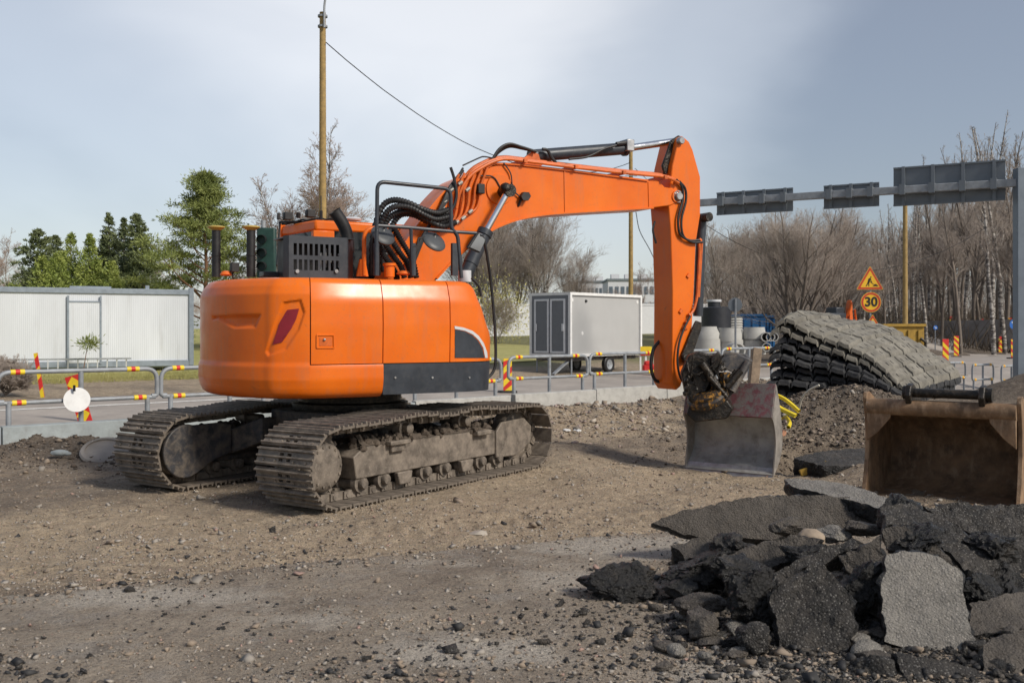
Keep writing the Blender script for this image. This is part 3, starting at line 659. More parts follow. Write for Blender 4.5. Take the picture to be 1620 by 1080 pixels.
chunk('asphalt_chunk', 1120, 900, 6.75, (.26, .2, .13), 'dark lump filling the hollow under the thick grey topped slab', m='tar', seed=9, amp=.35, sub=5)
chunk('asphalt_chunk', 1195, 1010, 5.6, (.12, .1, .09), 'small dark lump low in front of the big oval slab', seed=10)
chunk('asphalt_chunk', 1380, 1065, 5.3, (.14, .12, .12), 'dark lump wedged between the oval slab and pale slab at ground level', seed=11)
chunk('asphalt_chunk', 1600, 945, 6.4, (.3, .25, .2), 'big black lump in the dark hollow under the large slab', m='tar', seed=12, amp=.3, sub=5)
for i, (px, py, Y, dm_, lb_) in enumerate(((1165, 905, 6.5, (.2, .15, .13), 'craggy black lump between the diagonal slab and the tall dark lump'), (1368, 935, 6.0, (.15, .12, .17), 'craggy black lump filling the gap left of the pale upright slab'), (1452, 852, 6.45, (.2, .15, .11), 'craggy lump under the upper end of the glittering dark slab'),
        (1562, 872, 6.6, (.22, .18, .13), 'craggy black lump between the glittering slab and the large dark slab'), (1285, 882, 6.45, (.2, .12, .09), 'craggy lump just above the big dark oval slab'), (1548, 935, 6.05, (.13, .12, .12), 'craggy black lump at the shoulder of the pale upright slab'), (1420, 808, 7.0, (.2, .14, .11), 'craggy lump where the top pale slab meets the glittering slab'), (1150, 868, 6.9, (.16, .12, .10), 'craggy lump on the thick grey topped slab'))):
    chunk('asphalt_chunk', px, py, Y, dm_, lb_, m='tar', seed=40 + i, rot=i * .7, amp=.32, sub=5, cuts=10)
chunk('boulder', 1283, 853, 6.78, (.095, .08, .075), 'smooth rounded tan boulder in the middle of the asphalt pile', m='tan', seed=13, cat='boulder', group='loose stones', cuts=0, amp=.08)
rs = random.Random(77)
for i in range(46):
    px = rs.uniform(1040, 1400) if i < 34 else rs.uniform(1540, 1615); py = rs.uniform(930, 1065) if i < 34 else rs.uniform(900, 1060); q = gpt(px, py); s_ = rs.uniform(.035, .085)
    if px > 1225 and px < 1352 and py > 900: continue
    chunk('asphalt_fragment', px, py - 6, q.y, (s_ * rs.uniform(1, 1.7), s_ * rs.uniform(.8, 1.3), s_ * rs.uniform(.45, .8)), 'small angular fragment among the crumbs at the foot of the asphalt pile', m=rs.choice(['asmid', 'asmid', 'tar', 'asdark', 'aslight']), seed=100 + i, rot=rs.uniform(0, 3), cat='fragment', group='small asphalt fragments', sub=3, cuts=12, amp=.12)
chunk('asphalt_chunk', 660, 908, 7.6, (.055, .05, .04), 'black lump at the edge of the old asphalt beside a smaller one', seed=14, sub=3)
chunk('asphalt_chunk', 684, 911, 7.55, (.04, .04, .03), 'smaller black lump paired with another at the old asphalt edge', seed=15, sub=3)
chunk('asphalt_chunk', 764, 937, 7.0, (.04, .035, .035), 'single black lump on the bare pale asphalt', seed=16, sub=3)
chunk('stone', 270, 1038, 5.65, (.055, .05, .04), 'dark stone touching a pinkish stone near the bottom of the picture', m='st4', seed=17, cat='stone', group='loose stones', sub=3)
chunk('stone', 288, 1041, 5.6, (.055, .05, .04), 'pinkish stone touching a dark stone near the bottom of the picture', m='st5', seed=18, cat='stone', group='loose stones', sub=3)
chunk('stone', 190, 1055, 5.45, (.045, .04, .035), 'pale tan stone lying alone on the bottom crumbs', m='st2', seed=19, cat='stone', group='loose stones', sub=3)
chunk('stone', 514, 964, 6.6, (.03, .03, .03), 'white rounded stone on the old asphalt', m='white', seed=20, cat='stone', group='loose stones', sub=3)
chunk('stone', 755, 845, 8.95, (.09, .08, .05), 'pale flat stone on the sandy ground before the tracks', m='st2', seed=21, cat='stone', group='loose stones', sub=3)
chunk('stone', 792, 886, 8.0, (.08, .07, .05), 'pale stone on the gravel ridge at the asphalt edge', m='st2', seed=22, cat='stone', group='loose stones', sub=3)

# ------------------------------------------------------------------ excavator
EX, EY, HB, TA = -2.03, 12.5, R(29), R(56)
ex = empty('excavator', (EX, EY, 0), 'large orange tracked excavator with a tail of hoses and a grey bucket on its arm', 'excavator', rz=HB)
EXM = Matrix.Translation((EX, EY, 0)) @ Matrix.Rotation(HB, 4, 'Z'); EXI = EXM.inverted()
cb, sb_ = math.cos(HB), math.sin(HB)
def hs(px, py, s):
    """point of the upper body's plane s (metres to its own right) seen at a photo pixel, in the machine's frame"""
    kx = (px - 810) / FOC
    t = (kx * (EY - s * cb) - EX - s * sb_) / (cb - kx * sb_)
    Y = EY + t * sb_ - s * cb
    return Vector((t, -s, EYE - (py - HOR) / FOC * Y))
def hw(px, py, Y): return EXI @ at(px, py, Y)
def P2(name, mb, m, parent=ex, **k): return mb.build(name, m, parent, **k)
def proj(p):
    w = EXM @ Vector(p); return 810 + w.x / w.y * FOC, HOR - (w.z - EYE) / w.y * FOC

M['coupling'] = simple('zinc_coupling', (.3, .29, .26), .6, .3, var=.4, vs=20)
# ---- undercarriage
UM = Matrix.Rotation(TA - HB, 4, 'Z')
def loop_path(n):
    Rr, hl, zc = 0.385, 1.83, 0.445
    segs = 2 * hl + math.pi * Rr; tot = 2 * segs; out = []
    for i in range(n):
        q = (i + .35) / n * tot
        if q < 2 * hl: p = (-hl + q, zc - Rr); tg = (1, 0)
        elif q < segs: a = (q - 2 * hl) / Rr; p = (hl + Rr * math.sin(a), zc - Rr * math.cos(a)); tg = (math.cos(a), math.sin(a))
        elif q < segs + 2 * hl:
            x = hl - (q - segs); u = x / hl
            sag = 0.035 * (1 - u * u) - 0.028 * math.cos(u * math.pi * 3) * (1 - abs(u)); p = (x, zc + Rr + sag)
            tg = (-1, 0.06 * u)
        else: a = (q - segs - 2 * hl) / Rr; p = (-hl - Rr * math.sin(a), zc + Rr * math.cos(a)); tg = (-math.cos(a), -math.sin(a))
        ln = math.hypot(*tg); out.append((p, (tg[0] / ln, tg[1] / ln)))
    return out, tot
NS = 49
PATH, TOT = loop_path(NS); PIT = TOT / NS
sh = MB(); w2 = .40
for y0, y1 in ((-w2, -.085), (.085, w2)): sh.box((0, (y0 + y1) / 2, .012), (PIT * .93, y1 - y0, .022))
sh.box((0, 0, .012), (PIT * .93, .05, .022)); sh.box((-PIT * .34, 0, .012), (PIT * .25, .17, .0215)); sh.box((PIT * .34, 0, .012), (PIT * .25, .17, .0215))
for gx, gh in ((-.072, .030), (0.0, .024), (.072, .024)):
    sh.prism([(gx - .014, -w2, .022), (gx + .014, -w2, .022), (gx + .007, -w2, .022 + gh), (gx - .007, -w2, .022 + gh)], (0, 2 * w2, 0))
for y in (-.30, -.13, .13, .30): sh.cyl((PIT * .2, y, .02), (PIT * .2, y, .034), .015, 6)
shoe0 = None
def make_track(sg):
    global shoe0
    so = sg * 1.195; ch = MB()
    for (x, z), (tx, tz) in PATH:
        rot = Matrix(((tx, 0, tz), (0, 1, 0), (tz, 0, -tx))).transposed()
        for y in (-.095, .095):
            c = Vector((x, -so + y, z)) - Vector((tz, 0, -tx)) * .045
            ch.box(c, (PIT * .72, .042, .085), rot); ch.box(c + Vector((tx, 0, tz)) * PIT * .5 + Vector((0, -.03 if y < 0 else .03, 0)), (PIT * .5, .03, .075), rot)
        c = Vector((x, -so, z)) - Vector((tz, 0, -tx)) * .045 + Vector((tx, 0, tz)) * PIT * .5
        ch.cyl(c + Vector((0, -.15, 0)), c + Vector((0, .15, 0)), .024, 8)
    t = P2('track', ch, 'track', mat=UM)
    for (x, z), (tx, tz) in PATH:
        if shoe0 is None: o = sh.build('track_shoe', 'track'); shoe0 = o
        else: o = shoe0.copy(); COL.objects.link(o)
        o.parent = t
        jt = random.uniform(-.012, .012)
        o.matrix_local = Matrix(((tx, 0, tz, x), (0, 1, 0, -so), (tz, 0, -tx, z), (0, 0, 0, 1))) @ Matrix.Rotation(jt, 4, 'Y')
    out = -sg                                   # local y direction of the machine's outside
    fr = MB(); yo = -so
    # side beam with sloped top, front yoke and rear drive case
    pr = [(-1.38, .26), (1.28, .26), (1.34, .34), (1.34, .52), (1.0, .60), (-1.25, .60), (-1.42, .50)]
    fr.prism([(x, yo - .19, z) for x, z in pr], (0, .38, 0))
    for e_ in (-1, 1):
        fr.prism([(x, yo + e_ * .2 - .02, z) for x, z in [(1.18, .22), (1.62, .20), (1.98, .34), (2.0, .56), (1.82, .68), (1.30, .66), (1.18, .55)]], (0, .04, 0))
    fr.box((-.75, yo + out * .235, .60), (.34, .09, .05)); fr.box((.85, yo + out * .235, .57), (.30, .09, .06)); fr.box((-.75, yo + out * .215, .54), (.22, .05, .09))
    for bx in (-.62, .55): fr.prism([(bx - .13, yo + out * .23, .26), (bx + .13, yo + out * .23, .26), (bx + .09, yo + out * .23, .12), (bx - .09, yo + out * .23, .12)], (0, -out * .07, 0))
    f = P2('track_frame', fr, 'track' if sg > 0 else 'under', mat=UM, bevel=.012)
    dm = MB(); dk = [( -1.78 + .31 * math.cos(R(a)), .445 + .31 * math.sin(R(a))) for a in range(70, 300, 12)]
    tear = dk + [(-1.38, .30), (-1.12, .36), (-1.12, .70), (-1.3, .74)]
    dm.prism([(x, yo - out * .30, z) for x, z in tear], (0, out * .05, 0))
    P2('drive_guard', dm, 'under', f, bevel=.012)
    md = MB(); n1, n2 = 44, 8
    vs = []
    for i in range(n1):
        for j in range(n2):
            x = -1.28 + 2.4 * i / (n1 - 1); y = yo + (-.2 + .4 * j / (n2 - 1)); q = Vector((x * 3, y * 3, sg))
            vs.append((x, y, .60 + (.05 + .09 * mn.noise(q) + .07 * mn.noise(q * 3.1) + .05 * mn.noise(q * 9)) * (1 if 0 < j < n2 - 1 else .1)))
    md.add(vs, [(i * n2 + j, i * n2 + j + 1, (i + 1) * n2 + j + 1, (i + 1) * n2 + j) for i in range(n1 - 1) for j in range(n2 - 1)], True)
    for _ in range(150):
        x = random.uniform(-1.3, 1.15); md.ball((x, yo + out * random.uniform(.0, .22), .61 + random.uniform(-.03, .07)), random.uniform(.015, .05), 1, nz=.4)
    P2('mud', md, 'mud', f)
    ro = None
    for i in range(8):
        x = -1.28 + i * .365
        if ro is None:
            r_ = MB(); r_.lathe([(0, .225), (.05, .225), (.06, .21), (.055, .17), (.10, .165), (.105, .10), (.085, .09), (.085, -.09), (.105, -.10), (.10, -.165), (.055, -.17), (.06, -.21), (.05, -.225), (0, -.225)], (0, 0, 0), (0, 1, 0), 18)
            ro = P2('bottom_roller', r_, 'track', f)
            o = ro
        else: o = ro.copy(); COL.objects.link(o)
        o.location = (x, yo, .205)
    cr_ = None
    for x in (-.55, .55):
        if cr_ is None:
            r_ = MB(); r_.lathe([(0, .25), (.045, .25), (.06, .24), (.06, .16), (.085, .15), (.085, .04), (.05, .03), (.05, -.19), (0, -.19)], (0, 0, 0), (0, out, 0), 18); r_.box((0, -out * .1, -.1), (.08, .1, .16))
            cr_ = P2('carrier_roller', r_, 'track', f); o = cr_
        else: o = cr_.copy(); COL.objects.link(o)
        o.location = (x, yo, .735)
    idl = MB(); idl.lathe([(.06, .2), (.12, .2), (.13, .09), (.30, .07), (.34, .10), (.36, .06), (.36, -.06), (.34, -.10), (.30, -.07), (.13, -.09), (.12, -.2), (.06, -.2)], (1.83, yo, .445), (0, 1, 0), 36)
    P2('idler', idl, 'track', mat=UM)
    sp = MB(); sp.lathe([(0, .20), (.17, .20), (.235, .185), (.26, .15), (.265, .06), (.33, .05), (.33, -.05), (.27, -.06), (.27, -.2), (0, -.22)], (-1.83, yo, .445), (0, out, 0), 36)
    for i in range(21):
        a = 2 * math.pi * i / 21; c = Vector((-1.83 + .345 * math.cos(a), yo, .445 + .345 * math.sin(a))); sp.box(c, (.05, .07, .05), Matrix.Rotation(-a, 3, 'Y'))
    for i in range(14):
        a = 2 * math.pi * i / 14; c = Vector((-1.83 + .205 * math.cos(a), yo + out * .185, .445 + .205 * math.sin(a))); sp.cyl(c, c + Vector((0, out * .02, 0)), .014, 6)
    P2('sprocket', sp, 'track', mat=UM)
make_track(1); make_track(-1)
cbd = MB()
cbd.prism([(-.75, -.62, .42), (.75, -.62, .42), (.85, .0, .42), (.75, .62, .42), (-.75, .62, .42), (-.85, 0, .42)], (0, 0, .46))
for sx in (-1, 1):
    for sy in (-1, 1): cbd.prism([(sx * .45, sy * .5, .50), (sx * 1.0, sy * .5, .50), (sx * 1.12, sy * 1.0, .32), (sx * .62, sy * 1.0, .32)], (0, 0, .30))
P2('car_body', cbd, 'under', mat=UM, bevel=.02)
sw = MB(); sw.lathe([(0, .8), (.70, .8), (.72, .84), (.72, .95), (.64, .97), (.64, 1.10), (0, 1.10)], n=40); P2('swing_bearing', sw, 'grease')

# ---- upper body shell
key = [(1.50, .55), (1.47, .90), (1.36, 1.17), (1.13, 1.36), (.80, 1.43), (.3, 1.445), (-.3, 1.445), (-.75, 1.432), (-1.02, 1.385)]
angs = [R(a) for a in range(136, 231, 5)]
key += [(1.80 * math.cos(a), 1.80 * math.sin(a)) for a in angs]
key += [(-1.02, -1.38), (-.75, -1.435), (-.3, -1.445)]
OUT = [(p.x, p.y) for p in spline([Vector((a, b, 0)) for a, b in key], 14)]
acc = [0]
for i in range(1, len(OUT)): acc.append(acc[-1] + math.hypot(OUT[i][0] - OUT[i - 1][0], OUT[i][1] - OUT[i - 1][1]))
acc = np.array(acc); OT = np.array([p[0] for p in OUT]); OS = np.array([p[1] for p in OUT]); LQ = acc[-1]
def op(q): return np.interp(q, acc, OT), np.interp(q, acc, OS)
def on(q):
    a = op(q - .01); b = op(q + .01); d = np.array((b[0] - a[0], b[1] - a[1])); d /= np.hypot(*d); n = np.array((-d[1], d[0]))
    p = op(q)
    return n if n @ np.array(p) > 0 else -n
ZT = 2.425
def ins(z, cw):
    if cw:
        return float(np.interp(z, [1.09, 1.105, 1.14, 1.20, 1.30, 1.45, 1.49, 2.24, 2.33, 2.39, 2.42, ZT], [.17, .08, .028, .0, -.022, -.018, .0, .0, .035, .085, .13, .19]))
    return float(np.interp(z, [1.10, 1.4, 1.9, 2.16, 2.20, 2.37, 2.41, ZT], [.02, .005, -.008, .0, .008, .065, .10, .17]))
def zt(q, z):
    """the hood falls away towards the front of the machine"""
    t = op(q)[0]; k = float(smooth(.85, 1.55, t)); k2 = max(0, (z - 1.75) / .675)
    return z - .42 * k * k * k2
def SP(q, z, cw=False, extra=0.0):
    t, s = op(q); n = on(q); i = ins(z, cw) + extra; zz = z if cw else zt(q, z)
    if not cw: i += .22 * float(smooth(1.0, 1.6, t)) * max(0, (z - 1.7) / .72) ** 1.5
    return Vector((t - n[0] * i, -(s - n[1] * i), zz))
def q_at(px, z, cw=False):
    best = None
    for q in np.arange(.02, LQ * .62, .02):
        p = SP(q, z, cw); x, y = proj(p)
        n = on(q); wn_ = (EXM.to_3x3() @ Vector((n[0], -n[1], 0))); vw = -(EXM @ p); vw.z = 0
        if wn_.dot(vw) < 0.02 * vw.length: continue
        if best is None or abs(x - px) < best[0]: best = (abs(x - px), q)
    q0 = best[1]; qs = np.linspace(q0 - .02, q0 + .02, 17)
    return float(min(qs, key=lambda q: abs(proj(SP(q, z, cw))[0] - px)))
def inv(px, py, cw):
    z = 1.8
    for _ in range(4):
        q = q_at(px, z, cw); Y = (EXM @ SP(q, z, cw)).y; z = EYE - (py - HOR) / FOC * Y
        z = min(max(z, 1.12), 2.40)
    return q, z
def panel(name, q0, q1, z0, z1, m, cw=False, nq=None, nz_=26, dent=None, parent=ex, gap=.006, lip=.035):
    qs = list(np.linspace(q0 + gap, q1 - gap, nq or max(4, int((q1 - q0) / .06)))); zs = list(np.linspace(z0, z1, nz_))
    if z1 > 2.38: zs = [z for z in zs if z < 2.36] + [2.37, 2.385, 2.40, 2.412, ZT]
    if cw: zs = [1.09, 1.097, 1.105, 1.12, 1.14, 1.17] + [z for z in zs if z > 1.19]
    G = []
    cols = [(qs[0], lip)] + [(q, 0) for q in qs] + [(qs[-1], lip)]
    for q, e_ in cols:
        row = [(zs[0], lip + e_)] + [(z, e_) for z in zs] + [(zs[-1], lip + e_)]
        G.append([SP(q, z, cw, x + (dent(q, z) if dent and x == 0 else 0)) for z, x in row])
    nn = len(G[0]); vs = [p for c in G for p in c]; fs = [(i * nn + j, i * nn + j + 1, (i + 1) * nn + j + 1, (i + 1) * nn + j) for i in range(len(G) - 1) for j in range(nn - 1)]
    mb = MB(); mb.add(vs, fs, True); o = P2(name, mb, m, parent)
    md_ = o.modifiers.new('edges', 'EDGE_SPLIT'); md_.split_angle = R(38)
    return o
qa = q_at(712, 1.8); qb_ = q_at(606, 1.8); qc = q_at(491, 1.9)
def inpoly(x, y, P):
    c = False; j = len(P) - 1
    for i in range(len(P)):
        if (P[i][1] > y) != (P[j][1] > y) and x < (P[j][0] - P[i][0]) * (y - P[i][1]) / (P[j][1] - P[i][1]) + P[i][0]: c = not c
        j = i
    return c
def pdist(x, y, P):
    d = 1e9
    for i in range(len(P)):
        ax, ay = P[i]; bx, by = P[(i + 1) % len(P)]; l2 = (bx - ax) ** 2 + (by - ay) ** 2
        t = max(0, min(1, ((x - ax) * (bx - ax) + (y - ay) * (by - ay)) / l2)); d = min(d, math.hypot(x - ax - t * (bx - ax), y - ay - t * (by - ay)))
    return -d if inpoly(x, y, P) else d
def qz(P, cw): return [inv(x, y, cw) for x, y in P]
REC1 = qz([(318, 499), (413, 497), (404, 518), (370, 519), (345, 504), (318, 506)], True)
REC2 = qz([(448, 478), (476, 474), (482, 494), (473, 522), (452, 553), (424, 563), (420, 556), (434, 512)], True)
def cwdent(q, z):
    d1 = pdist(q, z, REC1); d2 = pdist(q, z, REC2)
    return .035 * float(smooth(.008, -.035, d1)) + .024 * float(smooth(.008, -.016, d2))
cwq1 = LQ - .35
panel('counterweight', qc, cwq1, 1.09, ZT, 'orange', True, nq=270, nz_=96, dent=cwdent)
panel('counterweight_foot', qb_, qc + .012, 1.09, 1.465, 'orange', True, nz_=16, gap=.0)
dr1 = panel('engine_door', qb_, qc, 1.475, ZT, 'orange'); dr2 = panel('pump_door', qa, qb_, 1.475, ZT, 'orange')
fp = panel('front_panel', .05, qa, 1.475, ZT, 'orange', nq=30)
sk = panel('side_skirt', .05, qb_, 1.12, 1.465, 'dark', nq=40, nz_=12)
for px in (625, 684, 742):
    q, z = inv(px, 597, False); p = SP(q, z); n = on(q); b_ = MB(); b_.cyl(p, p + Vector((n[0], -n[1], 0)) * .012, .013, 8); P2('bolt', b_, 'steel', sk)
bi = MB(); ring = [SP(q, 1.3, False, .05) for q in np.linspace(.05, LQ - .2, 90)]
b0 = [Vector((p.x, p.y, 1.13)) for p in ring] + [Vector((.9, 1.3, 1.13)), Vector((1.3, .9, 1.13)), Vector((1.35, -.2, 1.13))]
bi.prism(b0, (0, 0, .9)); P2('revolving_frame', bi, 'dark')
hd = MB(); ring = [SP(q, ZT, True if q > qc else False, .02) for q in np.linspace(.35, LQ - .2, 110)]
hd.prism([Vector((p.x, p.y, 2.33)) for p in ring] + [Vector((.0, 1.2, 2.33)), Vector((.1, .2, 2.33)), Vector((.9, .0, 2.33))], (0, 0, .088)); P2('hood_deck', hd, 'orange')
def decal(name, poly, off, m, cw, parent, step=4):
    n = len(poly); pts = [Vector(p) for p in poly]
    E_ = []
    for i in range(n):
        a, b = pts[i], pts[(i + 1) % n]; k_ = max(1, int((b - a).length / step)); E_ += [a + (b - a) * (j / k_) for j in range(k_)]
    xs_ = [p.x for p in E_]; ys_ = [p.y for p in E_]; ins_ = []
    for x in np.arange(min(xs_), max(xs_), step):
        for y in np.arange(min(ys_), max(ys_), step): ins_.append(Vector((x, y)))
    vo, _, fo, _, _, _ = delaunay_2d_cdt(E_ + ins_, [], [list(range(len(E_)))], 1, 1e-4)
    V_ = []
    for p in vo: q, z = inv(p.x, p.y, cw); V_.append(SP(q, z, cw, -off))
    mb = MB(); mb.add(V_, [tuple(f) for f in fo], True); return P2(name, mb, m, parent)
cwo = [o for o in kids(ex) if o.name == 'counterweight'][0]
decal('reflector', [(454, 490), (473, 488), (468, 505), (461, 519), (446, 541), (430, 545), (437, 526), (441, 512)], -.014, 'redrefl', True, cwo)
decal('badge', [(719, 515.5), (733, 518), (747, 523), (757, 531), (765, 543), (770, 557), (771, 566), (767, 566), (764, 550), (757, 538), (748, 529), (735, 523), (719, 520)], .006, 'silver', False, fp, 3)
decal('badge', [(719.5, 521), (735, 524), (747, 530), (756, 539), (763, 551), (766, 566), (719.5, 566)], .005, 'dark', False, fp, 3)
# door latch
q, z = inv(515, 540, False); fr_ = MB()
def lp(x, y, o): qq, zz = inv(x, y, False); return SP(qq, zz, False, -o)
for a, b in (((501, 530), (528, 530)), ((528, 530), (528, 550)), ((528, 550), (501, 550)), ((501, 550), (501, 530))): fr_.tube([lp(*a, .004), lp(*b, .004)], .010, 6)
la = P2('latch', fr_, 'orange', dr1)
d_2 = decal('latch_recess', [(505, 534), (525, 534), (525, 547), (505, 547)], .003, 'orange2', False, la); kn = MB(); kn.ball(lp(513, 537, .01), .016, 2); P2('lock', kn, 'steel', la)
# ---- things on the hood
def tubepx(pts, s, r, n=10, bend=0, sp=0):
    P_ = [hs(p[0], p[1], p[2] if len(p) > 2 else s) for p in pts]
    return (spline(P_, sp) if sp else bendpath(P_, bend) if bend else P_), r, n
# guard box with slots
T0, T1, S1, Z0, Z1 = hs(457, 400, .75).x, hs(550, 400, .75).x, .75, 2.42, hs(500, 374, .75).z
g = MB(); zr = [Z0, Z0 + .155, Z0 + .27, Z0 + .30, Z0 + .42, Z1]
cols = [hs(px, 400, .75).x for px in np.linspace(464.5, 540, 10)]; wsl = .038
def gx(a, b, z0, z1, y=0.0): g.box(((a + b) / 2, -S1 + .006, (z0 + z1) / 2), (b - a, .012, z1 - z0))
zs_ = [Z0, Z0 + .115, Z0 + .235, Z0 + .285, Z0 + .42, Z1]
gx(T0, T1, zs_[0], zs_[1]); gx(T0, T1, zs_[2], zs_[3]); gx(T0, T1, zs_[4], zs_[5])
for za, zb in ((zs_[1], zs_[2]), (zs_[3], zs_[4])):
    e0 = T0
    for c in cols[:9]: gx(e0, c, za, zb); e0 = c + wsl
    gx(e0, T1, za, zb)
def vplate(a, b, z0, z1, th=.012): g.beam((a[0], a[1], (z0 + z1) / 2), (b[0], b[1], (z0 + z1) / 2), th, z1 - z0)
vplate((T1, -S1 + .006), (T1 + .14, -S1 + .22), Z0, Z1); vplate((T1 + .14, -S1 + .22), (T1 + .14, -.1), Z0, Z1)
vplate((T0, -S1 + .006), (T0 - .03, -S1 + .10), Z0, Z1); vplate((T0 - .03, -S1 + .10), (T0 + .06, -.42), Z0, Z1)
g.box(((T0 + T1) / 2 + .04, -.44, Z1 - .008), (T1 - T0 + .10, .60, .014))
gb = P2('engine_guard', g, 'dark')
en = MB(); en.box(((T0 + T1) / 2, -.35, Z0 + .24), (T1 - T0 - .06, .35, .48)); P2('engine_cover', en, 'black', gb)
en = MB()
for i in range(7): en.cyl((T0 + .42 + i * .055, -.62, Z0 + .1 + .06 * (i % 3)), (T0 + .42 + i * .055, -.62, Z0 + .33 + .05 * (i % 2)), .02, 8)
each('engine_pipe', en, 'steel', gb)
b_ = MB()
for px in (470, 532):
    p = hs(px, 429, .76); b_.cyl(p, p + Vector((0, -.015, 0)), .022, 10)
each('guard_bolt', b_, 'steel', gb)
exh = MB(); e1, r_, n_ = tubepx([(551, 400), (549, 372), (541, 352), (529, 334)], .42, .075, 18, sp=6)
exh.tube(e1, [.075] * (len(e1) - 1) + [.078], 20, cap=False); inn = MB(); d = (e1[-1] - e1[-2]).normalized()
exh.tube([e1[-1], e1[-1] - d * .15], [.070, .07], 20, cap=False); P2('exhaust_stack', exh, 'black', gb)
for px, pyt, s in ((342, 358, -.35), (397, 358, .10)):
    m_ = MB(); p = hs(px, 438, s); q = hs(px, pyt + 6, s); m_.cyl(p, q, .052, 16); m_.cyl(p + Vector((0, 0, .25)), p + Vector((0, 0, .27)), .058, 16); po = P2('antenna_mast', m_, 'black')
    c = MB(); c.lathe([(0, -.01), (.045, -.01), (.055, .0), (.09, .022), (.105, .03), (.105, .042), (.08, .05), (0, .055)], q, (0, 0, 1), 24); P2('antenna_dome', c, 'brass', po)
lt = MB(); p = hs(371, 423, .15); lt.box(p, (.09, .11, .11)); lt.tube([p + Vector((-.02, 0, -.05)), p + Vector((-.02, 0, -.13))], .012, 6); P2('work_light', lt, 'black', bevel=.01)
lt = MB(); lt.lathe([(0, 0), (.05, 0), (.075, .012), (.05, .05), (0, .06)], hs(358, 436, .1), n=16); P2('filler_cap', lt, 'orange2')
lt = MB(); p = hs(428, 434, .1); lt.box(p + Vector((.05, 0, 0)), (.32, .2, .06)); P2('deck_box', lt, 'dark', bevel=.008)
for px, s in ((616, .95), ):
    lt = MB(); p = hs(px, 438, s); lt.cyl(p, p + Vector((0, 0, .13)), .062, 18); lt.cyl(p + Vector((0, 0, .13)), p + Vector((0, 0, .16)), .078, 18); P2('filler_neck', lt, 'orange')
lt = MB(); lt.lathe([(0, 0), (.06, 0), (.085, .012), (.06, .045), (0, .055)], hs(638, 435, 1.0), n=16); P2('filler_cap', lt, 'orange2')
# cab
A = hs(441, 400, -1.42); B = hs(497, 400, -.42); Zc0, Zc1 = 1.5, hs(500, 346, -.5).z
ta = min(A.x, B.x); tB = B.x
C = Vector((1.45, -B.y * 0 + .42, 0)); D = Vector((1.45, 1.42, 0))
corners = [Vector((A.x, 1.42, 0)), Vector((tB, .42, 0)), Vector((1.38, .42, 0)), Vector((1.38, 1.42, 0))]
cabm = MB(); cabm.prism([c + Vector((0, 0, 1.4)) for c in corners], (0, 0, .95)); cab = P2('cab', cabm, 'orange', bevel=.03)
gl = MB(); cen = sum(corners, Vector()) / 4
gl.prism([c + (cen - c) * .05 + Vector((0, 0, 2.34)) for c in corners], (0, 0, Zc1 - 2.40)); P2('cab_glass', gl, 'glass', cab)
rf = MB(); rf.prism([c + (cen - c) * .02 + Vector((0, 0, Zc1 - .16)) for c in corners], (0, 0, .14)); P2('cab_roof', rf, 'orange', cab, bevel=.03)
pl_ = MB(); up = Vector((0, 0, 1))
for c, w_ in ((corners[0], .07), (corners[2], .07), (corners[3], .07)):
    q = c + (cen - c).normalized() * .05; pl_.box((q.x, q.y, (2.3 + Zc1) / 2), (w_, w_, Zc1 - 2.3))
q = corners[1]; pl_.box((q.x + .13, q.y + .02, (2.3 + Zc1) / 2 - .08), (.28, .05, Zc1 - 2.45)); pl_.box((q.x + .02, q.y + .05, (2.3 + Zc1) / 2 - .08), (.06, .1, Zc1 - 2.45))
each('cab_pillar', pl_, 'orange', cab, bevel=.012)
rl = MB()
for px, py, s in ((455, 342, -1.1), (491, 338, -.8)):
    p = hs(px, py, s); rl.box(p, (.11, .12, .10)); rl.cyl(p, p + Vector((-.06, 0, 0)), .05, 12)
p = hs(472, 345, -1); rl.cyl(p, p + Vector((0, 0, .07)), .03, 10); p = hs(441, 342, -1.4); rl.box(p, (.04, .05, .09))
each('roof_light', rl, 'black', cab, bevel=.008)
rw = MB()
for a, b in (((442, 352), (500, 346)), ((446, 355), (505, 348)), ((500, 346), (560, 347)), ((443, 352), (438, 420))):
    P_ = [hs(a[0] + (b[0] - a[0]) * i / 8, a[1] + (b[1] - a[1]) * i / 8 + random.uniform(-1.5, 1.5), -1.2 + .06 * i) for i in range(9)]; rw.tube(spline(P_, 3), .013, 6)
each('roof_wire', rw, 'black', cab)
an = MB(); p = hs(508, 350, -.9); an.tube([p, p + Vector((0, 0, .14))], .022, 8); an.tube([p + Vector((0, 0, .14)), p + Vector((0, 0, .34))], .007, 6); P2('radio_aerial', an, 'black', cab)
lb = MB(); p = hs(557, 349, -.6); lb.lathe([(0, 0), (.12, 0), (.13, .02), (.1, .04), (0, .045)], p, n=20); P2('roof_disc', lb, 'silver', cab)
